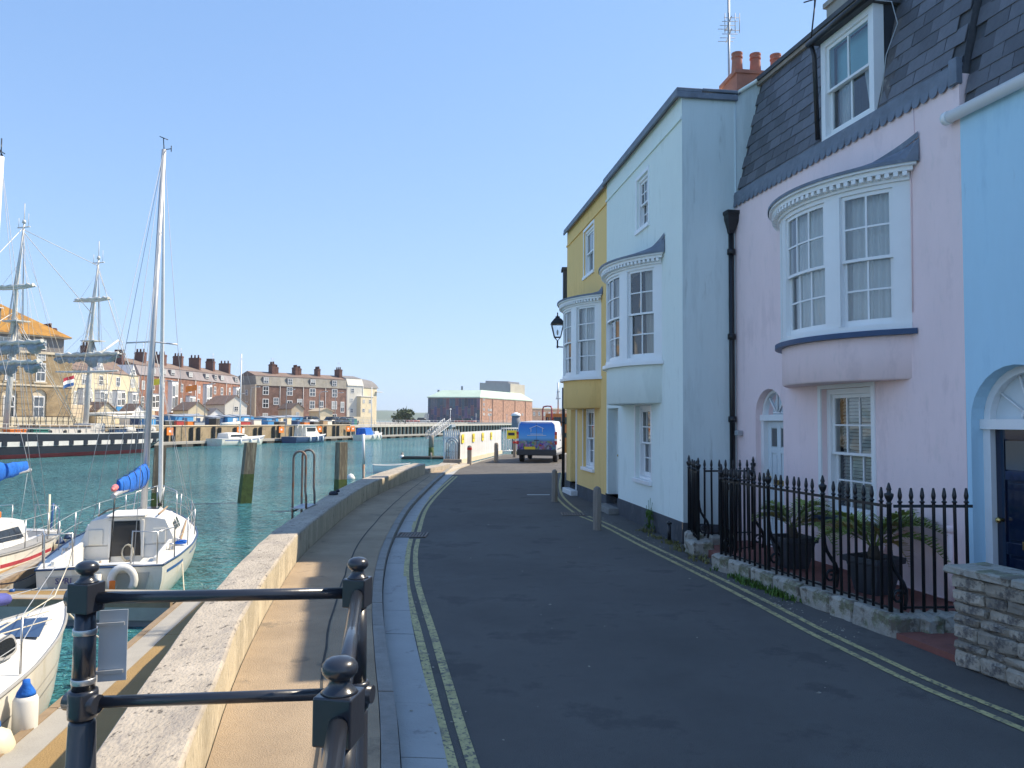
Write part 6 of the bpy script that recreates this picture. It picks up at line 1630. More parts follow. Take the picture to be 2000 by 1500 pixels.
def fwin(par, x, z, w, h, y=0.0, rz=0):
    o = link('window', WF, par, (x + rwin.uniform(-.06, .06), y, z + rwin.uniform(-.05, .05)), (0, 0, rz), (w * rwin.uniform(.9, 1.06), 1, h * rwin.uniform(.93, 1.05))); link('pane', rwin.choice(WPS), o)
    if rwin.random() < .22: link('blind', WC, o)
    return o
def far_stack(par, x, y, z0, z1, w=.8, d=1.6, pots=4, m='chimney_brick'):
    mb = MB(); mb.box(x - w / 2, x + w / 2, y - d / 2, y + d / 2, z0, z1); mb.box(x - w / 2 - .06, x + w / 2 + .06, y - d / 2 - .06, y + d / 2 + .06, z1 - .3, z1 - .15); c = mb.build('chimney', M[m], par)
    pm_ = MB().lathe([(.17, 0), (.14, .5), (.17, .55), (.001, .56)], n=8).mesh('chimney_pot', M['chimney_brick'])
    for i in range(pots): link('chimney_pot', pm_, c, (x, y - d / 2 + d * (i + .5) / pots, z1))
def mansard_house(name, label, o, ang, W, D_, eave, mtop, ridge, wall, group, wins, dormers=(), bays=(), z0=GZ, roofm='mansard', topm='roof_brown', stack=True, setback=.7, gable=None):
    h = thing(name, label, 'house', (o[0], o[1], 0), ang, group)
    MB().box(0, W, 0, D_, z0 - .3, eave).build('wall', M[wall], h)
    mb = MB(); mb.loft([[(0, -.15, eave + .002), (W, -.15, eave + .002), (W, D_, eave + .002), (0, D_, eave + .002)], [(0, setback, mtop), (W, setback, mtop), (W, D_, mtop), (0, D_, mtop)]], smooth=False); mb.build('mansard_roof', M[roofm], h)
    mb = MB(); mb.loft([[(0, setback - .1, mtop + .002), (0, D_ / 2, ridge), (0, D_, mtop + .002)], [(W, setback - .1, mtop + .002), (W, D_ / 2, ridge), (W, D_, mtop + .002)]], smooth=False); mb.build('roof', M[topm], h)
    for (x, z, w, hh) in wins: fwin(h, x, z, w, hh)
    for (x, w) in dormers:
        mb = MB(); mb.box(x - w / 2 - .1, x + w / 2 + .1, -.02, setback + .3, eave + .45, mtop - .25); d = mb.build('dormer', M['roof_slate'], h); fwin(d, x, eave + .5, w, mtop - eave - .85, -.03)
    for (x, za, zb, w, col) in bays:
        p = [(x - w / 2, .01), (x - w / 2 + .3, -.6), (x + w / 2 - .3, -.6), (x + w / 2, .01)]
        mb = MB(); mb.prism(p, za, zb); b = mb.build('bay_window', M['white_paint'], h)
        mb = MB(); mb.prism([(px_ * 1.0 + (px_ - x) * .06, py * 1.08) for px_, py in p], zb, zb + .14); mb.build('bay_roof', M['lead'], b)
        if col: MB().prism([(px_ + (px_ - x) * .02, py * 1.03) for px_, py in p], za, za + .75).build('skirt', M[col], b)
        base = za + (.85 if col else .5)
        for k in (-1, 1): fwin(b, x + k * (w / 2 - .3) * .5, base, (w / 2 - .3) * .92, zb - base - .15, -.605)
    if stack:
        zt_ = ridge + rwin.uniform(1.0, 1.7); far_stack(h, W - .35, D_ * .38, mtop - .2, zt_, rwin.uniform(.6, .8), rwin.uniform(1.6, 2.4), rwin.choice((3, 4, 5, 6)))
        if rwin.random() < .6: a_ = MB(); a_.tube([(W - .7, D_ * .3, ridge - .5), (W - .7, D_ * .3, ridge + 3.0)], .035, 4); a_.tube([(W - 1.2, D_ * .3, ridge + 2.8), (W - .2, D_ * .3, ridge + 2.8)], .03, 4); a_.tube([(W - 1.0, D_ * .3 - .4, ridge + 2.4), (W - .4, D_ * .3 + .4, ridge + 2.4)], .03, 4); a_.build('aerial', M['galv'], h)
    MB().tube([(W - .12, -.07, z0), (W - .12, -.07, eave)], .05, 5).build('downpipe', M['white_paint'], h)
    return h
# red brick terrace
T1a, T1b = Vector((-61.3, 126)), Vector((-56.6, 160)); td_ = (T1b - T1a); W1 = td_.length / 6; td_.normalize(); A1 = math.atan2(td_.y, td_.x)
ordn = ('nearest', 'second', 'third', 'fourth', 'fifth', 'farthest')
for i in range(6):
    o = T1a + td_ * W1 * i; W = W1 - .02
    wins = [(1.2, 6.7, .8, 1.5), (3.9, 6.7, 1.0, 1.6), (1.1, 3.7, .8, 1.9), (1.1, 1.4, .8, 1.7)]
    bays = [(3.8, 3.2, 6.0, 2.6, None)] if i % 2 == 0 else [(3.8, 3.0, 8.4, 2.5, None)]
    if i % 2: wins = [wins[0]] + wins[2:]
    mansard_house('terraced_house', f'{ordn[i]} red brick house of the mansard terrace behind the left masts', o, A1, W, 9, 9.1, 10.8, 12.1, 'red_brick', 'red brick terrace across the harbour', wins, [(3.9, 1.1)] + ([(1.4, .8)] if i % 3 == 1 else []), bays, roofm='roof_mauve')
# cream houses left of it
C0 = T1a - td_ * 15.6
for i in range(2):
    o = C0 + td_ * 7.8 * i
    h = mansard_house('terraced_house', ('cream house beside the yellow brick building, half behind the grey sails', 'cream house with blue skirted bays next to the red brick terrace')[i], o, A1, 7.78, 9, 8.9, 9.6, 11.6, 'cream', 'cream houses across the harbour', [(.8, 3.8, .7, 2.2), (4.2, 3.6, .8, 2.2), (2.5, 6.9, 1.0, 1.5), (6.2, 6.9, 1.0, 1.5)], [], [(2.5, 3.0, 6.2, 2.5, 'hut_blue'), (6.2, 2.9, 6.1, 2.3, 'hut_blue')], roofm='roof_brown', topm='roof_brown', setback=1.2)
    mb = MB(); mb.loft([[(x + 6.0 - .0, y, z) for x, z in ((-.9, 8.9), (.9, 8.9), (0, 10.6))] for y in (-.2, 3.0)], smooth=False); g2 = mb.build('gable', M['white_paint'], h); fwin(g2, 6.0, 9.0, .8, .9, -.21)
# brown brick terrace further along
T2a, T2b = Vector((-54.0, 162)), Vector((-38.2, 178)); td2 = (T2b - T2a); W2_ = td2.length / 4; td2.normalize(); A2 = math.atan2(td2.y, td2.x)
for i in range(4):
    o = T2a + td2 * W2_ * i
    wins = [(2.2, 7.1, 1.5, 1.8), (2.2, 4.3, 1.4, 1.9), (2.2, 1.6, 1.3, 1.7)] + ([(4.6, 5.0, 1.2, 1.5)] if i < 2 else [(4.4, 3.6, 1.1, 2.6)])
    h = mansard_house('terraced_house', f'{ordn[i] if i < 3 else "farthest"} house of the long brown brick block with grey mansard', o, A2, W2_ - .02, 8.6, 9.1, 11.2, 12.3, 'brown_brick', 'brown brick terrace across the harbour', wins, [(2.2, 1.2)], (), setback=.5)
    if i == 0:
        mb = MB(); mb.box(-.25, -.002, -.1, 8.6, GZ - .2, 9.3); e_ = mb.build('end_wall', M['cream_shade'], h)
        for z in (4.4, 7.0): fwin(e_, -.26, z, 1.0, 1.3, 3.6, R(-90))
    if i in (1, 2): far_stack(h, .6, 3.4, 11, 13.4, .7, 1.2, 3)
wh = mansard_house('terraced_house', 'white rendered house at the end of the brown brick block', T2b + td2 * .05, A2, 4.4, 8.6, 9.9, 11.6, 12.4, 'cream_white', 'end houses across the harbour', [(1.2, 3.5, .8, 1.0), (1.2, 6.0, .8, 1.0), (1.4, 8.2, .9, 1.1), (1.2, 1.6, .8, 1.0)], (), (), roofm='cream_white', topm='roof_slate', stack=False)
cr0 = Vector((-37.0, 179.6))
cr = thing('terraced_house', 'tall cream block with a rounded slate roof closing the far row', 'house', (cr0.x, cr0.y, 0), R(62), 'end houses across the harbour')
mb = MB(); mb.prism([(0, 0), (8.6, 0), (9.2, 1.2), (9.4, 3), (9.4, 10), (0, 10)], .7, 9.6); mb.prism([(.6, -1.6), (5.2, -1.6), (5.2, -.001), (.6, -.001)], .7, 7.4); mb.build('wall', M['cream'], cr)
mb = MB(); mb.loft([[(x, y, z) for x, y in ((0, -.15), (9.2, -.15), (9.6, 3), (9.6, 10), (0, 10))] if j == 0 else [(x + (4.5 - x) * k, y + (5 - y) * k, z) for x, y in ((0, -.15), (9.2, -.15), (9.6, 3), (9.6, 10), (0, 10))] for j, (k, z) in enumerate(((0, 9.602), (.10, 10.6), (.25, 11.4), (.5, 11.8)))], smooth=False); mb.build('roof', M['roof_slate'], cr)
MB().box(.45, 5.35, -1.75, -.1, 7.401, 7.52).build('bay_cap', M['white_paint'], cr)
for x in (1.7, 4.0):
    for z in (1.7, 3.7, 5.8): fwin(cr, x, z, .8, .9, -1.605)
MB().box(8.0, 10.4, -.6, .4, 8.7, 8.85).build('balcony', M['cream_white'], cr)

# yellow brick Georgian building with the lichen covered roof
gb = thing('building', 'yellow brick Georgian building with arched ground floor and orange lichen roof', 'building', (-65.4, 77.6, 0), math.atan2(16.4, 11.5))
GW = 20.0; EV = 9.75
ops = []
for x in (3.2, 7.2, 10.2, 13.2, 16.4): ops.append(dict(x0=x - .8, x1=x + .8, z0=1.3, z1=5.3, arch=True, depth=.22))
mb = MB(); wall_grid(mb, 0, GW, GZ - .4, EV, 0, ops, .2); mb.poly([(GW, 0, .6), (GW, 14, .6), (GW, 14, EV), (GW, 0, EV)]); mb.poly([(0, 0, EV), (GW, 0, EV), (GW, 14, EV), (0, 14, EV)])
mb.build('wall', M['yellow_brick'], gb)
for x in (3.2, 7.2, 10.2, 13.2, 16.4):
    MB().prism([(x - .8, .19), (x + .8, .19), (x + .8, .24), (x - .8, .24)], 1.3, 5.3).build('arch_infill', M['stone_trim'], gb)
    fwin(gb, x, 1.9, 1.3, 2.5, .18); fwin(gb, x, 6.2, 1.15, 2.2); fwin(gb, x, 8.75, 1.0, .85)
    MB().box(x - .75, x + .75, -.1, .02, 6.0, 6.18).build('sill', M['stone_trim'], gb)
mb = MB(); mb.box(-.05, GW + .05, -.08, -.001, 5.62, 5.85); mb.box(-.05, GW + .05, -.14, -.001, 9.5, 9.78); mb.build('string_course', M['stone_trim'], gb)
mb = MB(); mb.box(.7, GW - .7, .8, 13.4, EV + .002, 11.6); at_ = mb.build('attic_storey', M['roof_slate'], gb)
for x in (4.2, 8.6, 12.6, 16.6): fwin(at_, x, 10.1, 1.6, 1.2, .78)
EV = 11.3
mb = MB(); mb.box(.1, GW - .1, .2, 14.0, EV + .302, EV + .42); mb.build('eaves', M['stone_trim'], gb)
mb = MB(); mb.loft([[(0, .1, EV + .43), (GW, .1, EV + .43), (GW, 14.1, EV + .43), (0, 14.1, EV + .43)], [(4.5, 6.8, 16.6), (GW - 7.5, 6.8, 16.6), (GW - 7.5, 7.2, 16.6), (4.5, 7.2, 16.6)]], smooth=False); mb.build('roof', M['lichen_roof'], gb)
mb = MB(); mb.box(9.6, 12.6, 1.6, 5, 12.4, 14.6); dmr = mb.build('dormer', M['roof_slate'], gb); fwin(dmr, 10.4, 12.9, 1.1, 1.5, 1.58); fwin(dmr, 11.7, 12.9, 1.1, 1.5, 1.58); MB().box(9.4, 12.8, 1.4, 5, 14.601, 14.72).build('dormer_roof', M['white_paint'], dmr)
far_stack(gb, GW - .8, 5, EV, 13.2, 1.3, 2, 4); far_stack(gb, GW - .8, 10, EV, 13.4, 1.3, 2, 4)
mb = MB(); mb.box(0, GW, -4.2, -4.1, GZ - .2, GZ + 1.0); mb.build('forecourt_wall', M['cream'], gb)
fc = thing('fence', 'dark iron railing in front of the yellow brick building', 'fence', (-61.8, 72.4, GZ), math.atan2(16.4, 11.5))
bm2 = MB().box(-.03, .03, -.03, .03, 0, 1.1).mesh('bar', M['black_iron'])
for i in range(34): link('bar', bm2, fc, (i * .6, 0, 0))
for z in (.55, 1.08): MB().box(0, 20, -.025, .025, z - .03, z + .03).build('rail', M['black_iron'], fc)

# little outbuildings, huts and boxes along the far quay
def gabled(name, label, cat, pos, ang, W, D_, eave, apex, wall, roof, group=None, wins=(), z0=GZ - .2):
    h = thing(name, label, cat, (*pos, 0), ang, group); mb = MB()
    mb.loft([[(0, y, z0), (W, y, z0), (W, y, eave), (W / 2, y, apex), (0, y, eave)] for y in (0, D_)], smooth=False); mb.build('wall', M[wall], h)
    mb = MB()
    for s in (0, 1): mb.loft([[(W / 2, y, apex + .12), (W / 2 + (W / 2 + .25) * (1 if s else -1), y, eave - .15 + .1), (W / 2 + (W / 2 + .25) * (1 if s else -1), y, eave - .3 + .1), (W / 2, y, apex + .005)] for y in (-.2, D_ + .2)], smooth=False)
    mb.build('roof', M[roof], h)
    for w in wins: fwin(h, *w)
    return h
AG = R(20)
gabled('outbuilding', 'small cream gabled outbuilding below the red brick terrace', 'outbuilding', (-52.0, 123.5), R(48), 3.2, 5.5, 3.4, 4.6, 'cream', 'roof_brown', 'outbuildings on the far quay', [(1.6, 1.9, .7, .9, -.01)])
gabled('outbuilding', 'tall cream gabled cottage between the two brick terraces', 'outbuilding', (-50.6, 135.5), R(48), 4.2, 7.5, 4.6, 6.1, 'cream_white', 'roof_brown', 'outbuildings on the far quay', [(2.1, 3.4, .8, .8, -.01)])
gabled('outbuilding', 'low white gabled shed left of the tall cream cottage', 'outbuilding', (-49.6, 126.0), R(48), 2.6, 3.5, 2.6, 3.6, 'white_paint', 'roof_slate', 'outbuildings on the far quay', [(1.3, 1.6, .5, .6, -.01)])
gabled('outbuilding', 'cream lean-to in front of the brown brick block with a white gable', 'outbuilding', (-45.0, 157.0), R(40), 2.6, 6.5, 4.2, 5.2, 'cream_shade', 'roof_brown', 'outbuildings on the far quay', [(1.3, 2.6, .6, .8, -.01)])
gabled('outbuilding', 'second cream lean-to in front of the brown brick block', 'outbuilding', (-40.4, 161.5), R(40), 3.0, 5.0, 3.8, 4.3, 'cream', 'cream_shade', 'outbuildings on the far quay')
gabled('outbuilding', 'cream gabled porch below the cream houses', 'outbuilding', (-56.5, 104.8), R(60), 2.6, 3.5, 3.0, 4.1, 'cream', 'roof_brown', 'outbuildings on the far quay')
gabled('outbuilding', 'white gabled porch below the blue skirted bay', 'outbuilding', (-55.2, 111.8), R(60), 2.2, 3.0, 2.8, 4.0, 'white_paint', 'roof_brown', 'outbuildings on the far quay')
wl = thing('wall', 'long brown garden wall under the cream houses', 'wall', (-58.2, 100.5, 0), A1 + .12); mb = MB(); mb.box(0, 12, 0, .4, .6, 3.7); mb.box(14, 24, 0, .4, .6, 3.2); mb.build('wall', M['cream_shade'], wl)
wl = thing('wall', 'long cream yard wall in front of the brown brick block', 'wall', (-39.5, 158.5, 0), R(50)); MB().box(0, 14, 0, .35, .6, 2.6).build('wall', M['cream'], wl)
for i, (u, w, dd, off, c, lab) in enumerate(((306, 1.6, 3, 5.5, 'navy', 'dark blue fish bin store left of the tall silver mast'), (362, 2.6, 3, 5, 'hut_blue', 'bright blue hut below the small cream outbuilding'), (388, 2.2, 3, 6, 'cream_white', 'low white store beside the blue hut and the white shed'), (432, 2.4, 3, 5, 'navy', 'dark blue hut below the tall cream cottage'), (460, 2.3, 3, 4.5, 'hut_blue', 'blue hut next to the one with a white door'), (482, 2.6, 3, 4.5, 'hut_blue', 'blue hut with a white door on the far quay'), (536, 2.6, 3, 5, 'hut_blue', 'blue hut in front of the cream lean-to'), (558, 2.6, 3, 5, 'cream', 'low cream store before the second brown brick house'), (582, 2.6, 3, 5, 'hut_blue', 'rightmost blue hut on the far quay'), (690, 2.2, 3, 4, 'green_hut', 'dark green box at the end of the far quay'))):
    if c == 'green_hut' and c not in M: M[c] = mat('green_hut', (.02, .16, .14), .6, .1, 1)
    p, d = bearing(FQV, u); nrm = Vector((-d.y, d.x)); p = p + nrm * off
    k = bearing([p - d * 12, p + d * 12], u)[0]
    h = thing('hut', lab, 'hut', (k.x, k.y, GZ), math.atan2(d.y, d.x), 'huts on the far quay')
    w *= .66; hh_ = 1.15 + .1 * (i % 3)
    MB().box(-w, w, 0, dd, 0, hh_).build('wall', M[c], h); mb = MB(); mb.loft([[(-w - .1, -.1, hh_ + .001), (w + .1, -.1, hh_ + .001), (w + .1, dd + .1, hh_ + .001), (-w - .1, dd + .1, hh_ + .001)], [(-w - .1, dd / 2 - .05, hh_ + .25), (w + .1, dd / 2 - .05, hh_ + .25), (w + .1, dd / 2 + .05, hh_ + .25), (-w - .1, dd / 2 + .05, hh_ + .25)]], smooth=False); mb.build('roof', M['galv'], h)
    MB().box(-.45, .45, -.04, -.001, .05, 1.05).build('door', M['white_paint' if 'white door' in lab else 'navy'], h)
def car(pos, ang, m, label, L_=4.2, hh=1.45, group='cars parked on the far quay'):
    c = thing('parked_car', label, 'car', pos, ang, group); mb = MB()
    def ring(x, w, z0, z1): return [(x, -w, z0), (x, -w, (z0 + z1) / 2), (x, -w * .9, z1), (x, w * .9, z1), (x, w, (z0 + z1) / 2), (x, w, z0)]
    mb.loft([ring(0, .7, .35, .85), ring(.1, .82, .28, .95), ring(L_ * .5, .85, .25, .95), ring(L_ - .15, .8, .28, .8), ring(L_, .66, .35, .65)]); mb.build('body', m, c)
    mb = MB(); mb.loft([ring(.15, .74, .9, .96), ring(.6, .70, .9, hh), ring(L_ * .55, .70, .9, hh), ring(L_ * .75, .74, .9, .96)]); mb.build('cabin', M['dark_window'], c)
    MB().box(.7, L_ * .53, -.6, .6, hh - .02, hh + .02).build('roof', m, c)
    wm = MB().lathe([(.001, -.1), (.31, -.1), (.31, .1), (.001, .1)], n=14).mesh('wheel', M['rubber'])
    for x in (.8, L_ - .8):
        for y in (-.76, .76): link('wheel', wm, c, (x, y, .31), (R(90), 0, 0))
for i, (u, off, m, lab) in enumerate(((598, 3.5, 'car_grey', 'silver car parked at the right of the blue huts'), (640, 4, 'car_dark', 'dark car parked in front of the cream yard wall'), (655, 4.5, 'car_dark', 'second dark car parked in front of the cream yard wall'), (672, 5, 'car_dark', 'third dark car parked before the white end house'))):
    p, d = bearing(FQV, u); nrm = Vector((-d.y, d.x)); p = p + nrm * off; k = bearing([p - d * 15, p + d * 15], u)[0]
    car((k.x, k.y, GZ), math.atan2(d.y, d.x), M[m], lab)
for (x, y, a, m, lab) in ((-42, 305, .2, 'car_red', 'red car parked on the open pier left of the theatre'), (-38, 306, .2, 'car_grey', 'white car parked beside the red one'), (-48, 308, .2, 'car_dark', 'dark car parked furthest left on the pier'), (-24, 320, .2, 'car_red', 'long red vehicle parked before the mural wall'), (-20, 318, .2, 'car_red', 'second red vehicle parked before the mural wall')): car((x, y, 1.05), a, M[m], lab, 5.5, 1.9)

# ------------------------------------------------------------------ the theatre on the pier
th = thing('theatre', 'large brick theatre with pale green roof, mural front and boxy fly tower', 'theatre', (-15.7, 380, 0))
A_, B_, C_ = Vector((-42 + 15.7, 5)), Vector((0, 0)), Vector((27.4, 60)); D2_ = A_ + C_
foot = [B_, C_, D2_, A_]
def inset(poly, k): c = sum(poly, Vector((0, 0))) / len(poly); return [p.lerp(c, k) for p in poly]
mb = MB(); mb.prism([(p.x, p.y) for p in foot], 0, 13.2); mb.build('wall', M['orange_brick'], th)
mb = MB(); e0 = [p + (p - sum(foot, Vector((0, 0))) / 4).normalized() * .8 for p in foot]; mb.loft([[(p.x, p.y, 13.202) for p in e0], [(p.x, p.y, 13.7) for p in e0], [(p.x, p.y, 17.4) for p in inset(foot, .24)]], smooth=False); mb.build('roof', M['copper_roof'], th)
ft = [Vector((8, 32)), Vector((22, 56)), Vector((2, 60)), Vector((-9, 35))]
ft = [Vector((14.85, 45)), Vector((23.1, 62)), Vector((5, 63)), Vector((-1.9, 38))]
mb = MB(); mb.prism([(p.x, p.y) for p in ft], 13, 22.6); mb.build('fly_tower', M['concrete_far'], th)
n_ = (ft[0] - ft[3]); mb = MB(); a, b = ft[3], ft[0]; off = Vector((.05, -.3)); mb.prism([(a.x + off.x, a.y + off.y), (b.x, b.y + off.y), (b.x, b.y - .02), (a.x, a.y - .02)], 14, 22.6); mb.build('left_face', M['grey_clad'], th)  # darker slab over the left face alone
mb = MB(); c = inset(ft, .25); mb.prism([(p.x, p.y) for p in c], 22.6, 23.9); mb.build('plant_room', M['grey_clad'], th)
mcols = [(.03, .04, .10), (.05, .06, .12), (.10, .06, .14), (.03, .06, .09), (.04, .09, .14), (.02, .03, .07), (.13, .07, .13), (.04, .05, .16), (.08, .10, .14), (.15, .06, .09)]
pmats = [mat('mural_%s' % n__, c_, .6, .5, .35, stretch=(1, 1, .5)) for n__, c_ in zip(('ink', 'slate', 'plum', 'teal', 'sea', 'night', 'violet', 'blue', 'steel', 'rose'), mcols)]
dv = (A_ - B_); Lm = dv.length; dv.normalize(); nv = Vector((dv.y, -dv.x)); nv = nv if nv.y < 0 else -nv
npan = 17
for i in range(npan):
    s0, s1 = Lm * i / npan + .06, Lm * (i + 1) / npan - .06; a, b = B_ + dv * s0 + nv * .02, B_ + dv * s1 + nv * .02
    pr_ = .35 if i % 4 == 0 else .15
    mb = MB(); mb.prism([(a.x, a.y), (b.x, b.y), (b.x + nv.x * pr_, b.y + nv.y * pr_), (a.x + nv.x * pr_, a.y + nv.y * pr_)], .5, 13.0)
    zs_ = [.5, 3.2 + (i * 5 % 4) * .6, 7.4 + (i * 7 % 5) * .5, 13.0]
    for j in range(3):
        mb = MB(); mb.prism([(a.x, a.y), (b.x, b.y), (b.x + nv.x * pr_, b.y + nv.y * pr_), (a.x + nv.x * pr_, a.y + nv.y * pr_)], zs_[j] + .05, zs_[j + 1] - .05); mb.build('mural_panel', pmats[(i * 7 + i // 3 + j * 3 + (i * j) % 4) % 10], th)
dv2 = (C_ - B_); L2_ = dv2.length; dv2.normalize(); nv2 = Vector((dv2.y, -dv2.x)); ang2 = math.atan2(dv2.y, dv2.x)
for s, z in ((4, 12), (4, 9.5), (4, 7), (4, 4.6), (9.5, 6.8), (9.5, 4.4), (12, 6.8), (12, 4.4), (52, 5.0)):
    p = B_ + dv2 * s; fwin(th, 0, 0, 1.5, 1.1).matrix_basis = Matrix.Translation((p.x + nv2.x * .1, p.y + nv2.y * .1, z)) @ Matrix.Rotation(ang2, 4, 'Z') @ Matrix.Diagonal((1.6, 1, 1.2, 1))
for s in (2, 14, 27, 42, 56): p = B_ + dv2 * s; MB().box(-.35, .35, -.35, -.001, 1, 13.1).build('pilaster', M['orange_brick'], th, (p.x, p.y, 0), (0, 0, ang2))
for (x, y, z) in ((-22, 14, 15.2), (-10, 15, 17.2)): MB().box(x - .5, x + .5, y - .5, y + .5, z, z + 2.4).build('roof_vent', M['grey_clad'], th)
br = thing('building', 'low red brick building seen over the van roof', 'building', (11.6, 462, 0), .75)
MB().box(0, 56, 0, 14, 0, 9.2).build('wall', M['orange_brick'], br); MB().box(-.2, 56.2, -.2, 14.2, 9.202, 9.9).build('parapet', M['stone_trim'], br)
for i in range(12): fwin(br, 2.5 + i * 4.4, 5.2, 1.6, 2.4)
lp = thing('street_lamp', 'tall pale lamp column standing on the pier before the mural wall', 'lamp', (-15.8, 198, 1.05)); MB().tube([(0, 0, 0), (0, 0, 3.6)], [.09, .06], 6).build('column', M['alu_white'], lp); MB().lathe([(.001, 3.6), (.2, 3.62), (.25, 3.8), (.12, 4.0), (.001, 4.02)], n=10).build('lantern', M['alu_white'], lp)
for i, (x, y) in enumerate(((-26, 240), (-10, 215), (-6.5, 226), (-1.5, 236))):
    lp = thing('street_lamp', ('thin lamp post on the pier left of the theatre', 'thin lamp post on the pier under the mural wall', 'thin lamp post on the pier at the theatre corner', 'thin lamp post on the pier before the orange brick wall')[i], 'lamp', (x, y, 1.05), 0, 'thin lamp posts on the pier'); MB().tube([(0, 0, 0), (0, 0, 2.8)], .07, 5).build('column', M['galv'], lp); MB().box(-.15, .15, -.1, .1, 2.8, 2.95).build('lantern', M['galv'], lp)
def far_tree(pos, h, r, label, seed):
    t = thing('tree', label, 'tree', pos); rr = random.Random(seed)
    MB().tube([(0, 0, 0), (.1, 0, h * .5), (0, .1, h * .8)], [r * .12, r * .08, r * .03], 6).build('trunk', M['bark'], t); mb = MB()
    for k in range(420):
        a, b = rr.uniform(0, 6.28), rr.uniform(-1, 1); q = r * rr.uniform(.45, 1) * (1 + .25 * math.sin(3 * a + seed)); s = math.sqrt(1 - b * b)
        c = Vector((q * s * math.cos(a), q * s * math.sin(a), h * .66 + q * b * .7)); d1 = Vector((rr.gauss(0, 1), rr.gauss(0, 1), rr.gauss(0, 1))).normalized() * r * .16; d2 = Vector((rr.gauss(0, 1), rr.gauss(0, 1), rr.gauss(0, 1))).normalized() * r * .16
        mb.poly([c - d1, c + d2, c + d1, c - d2])
    mb.build('crown', M['leaf_far'], t, fix=False)
far_tree((-30.2, 218, .6), 4.6, 2.4, 'small round tree on the pier left of the theatre', 3)
far_tree((-33.4, 226, .6), 3.2, 1.8, 'low bush beside the small round tree on the pier', 5)

# clutter of a working quay: crates, lamp posts, a rail, flags
ck_cols = ('navy', 'cream_white', 'timber_wet', 'car_red', 'galv', 'hut_blue', 'orange', 'teak')
ck_word = ('navy', 'white', 'dark', 'red', 'grey', 'blue', 'orange', 'wooden')
rc = random.Random(5)
spots = (318, 332, 346, 374, 402, 412, 446, 498, 506, 516, 548, 570, 604, 616, 628, 648, 662)
for i, u in enumerate(spots):
    p, d = bearing(FQV, u); nrm = Vector((-d.y, d.x)); p = p + nrm * rc.uniform(1.3, 2.4); c_ = rc.randrange(8)
    nb_ = 'the tall silver mast' if u < 340 else 'the low white store' if u < 420 else 'the tall cream cottage' if u < 480 else 'the moored white yacht' if u < 530 else 'the motor boat' if u < 600 else 'the parked cars'
    seen_ = [q_.get('label', '') for q_ in COL.objects]
    while f'{ck_word[c_]} crate of fishing gear on the far quay near {nb_}' in seen_: c_ = (c_ + 1) % 8
    o = thing('crate', f'{ck_word[c_]} crate of fishing gear on the far quay near {nb_}', 'crate', (p.x, p.y, GZ + .0), math.atan2(d.y, d.x) + rc.uniform(-.3, .3), 'crates of fishing gear on the far quay')
    w, h = rc.uniform(.4, .8), rc.uniform(.5, 1.0)
    MB().box(-w, w, -.5, .5, .1, h).build('body', M[ck_cols[c_]], o); MB().box(-w - .05, w + .05, -.55, .55, h + .001, h + .1).build('lid', M['galv' if c_ != 4 else 'navy'], o)
    MB().box(-w * .8, w * .8, -.4, .4, 0, .099).build('pallet', M['teak'], o)
for i, u in enumerate((355, 437, 524, 592, 655, 722)):
    p, d = bearing(FQV, u); nrm = Vector((-d.y, d.x)); p = p + nrm * 3.0
    o = thing('street_lamp', ('first', 'second', 'third', 'fourth', 'fifth', 'last')[i] + ' lamp post from the left along the far quay', 'lamp', (p.x, p.y, GZ), math.atan2(d.y, d.x), 'lamp posts along the far quay')
    MB().tube([(0, 0, 0), (0, 0, 5.2), (0, -.2, 5.5), (0, -1.0, 5.6)], [.07, .05, .05, .04], 5).build('column', M['galv'], o); MB().box(-.12, .12, -1.5, -.9, 5.52, 5.64).build('lantern', M['galv'], o)
for i, (u, z, m) in enumerate(((398, 6.2, 'sign_yellow'), (456, 5.6, 'sign_orange'))):
    p, d = bearing(FQV, u); nrm = Vector((-d.y, d.x)); p = p + nrm * 6
    o = thing('flag', ('yellow flag flying on a thin pole before the red brick terrace', 'orange flag flying on a thin pole near the cream end wall')[i], 'flag', (p.x, p.y, GZ), 0)
    MB().tube([(0, 0, 0), (0, 0, z)], .04, 5).build('pole', M['galv'], o)
    b = MB(); b.loft([[(-.1 - k * .22, .14 * math.sin(k * .9), z - .08 * k * .5), (-.1 - k * .22, .14 * math.sin(k * .9 + .4), z - .75 - .10 * k * .5)] for k in range(8)], closed=False); b.build('cloth', M[m], o, fix=False)
# ------------------------------------------------------------------ tall ship (local frame: x towards the bow, away to the left; z up from the water)
sh_o = thing('tall_ship', 'black hulled two masted square rigged ship with a white band moored on the left', 'ship', (-35.75, 76.6, WATER), math.atan2(-.943, -.333))
LS, BS = 27.0, 5.6
def shb(t):
    s = [(0, 1.3), (.06, 2.0), (.2, 2.65), (.5, 2.8), (.75, 2.4), (.9, 1.3), (1, .05)]
    for (a, x), (b, y) in zip(s, s[1:]):
        if t <= b: k = (t - a) / (b - a); k = k * k * (3 - 2 * k) * .5 + k * .5; return x + (y - x) * k
    return .05
def ssh(t): return 1.86 + .9 * max(0, t - .35) ** 1.5 + .22 * max(0, .25 - t)
def ssec(t, side, zs):
    h = shb(t); out = []
    for z in zs:
        f = max(.02, min(1, (z + 1.2) / 1.6)) ** .45
        x = t * LS + (max(0, (1.3 - z)) * 1.7 if t < .001 else (max(0, 1.3 - z) * 1.7 * (1 - t / .14) if t < .14 else 0))
        out.append((x, side * h * f, z))
    return out
NS = 34
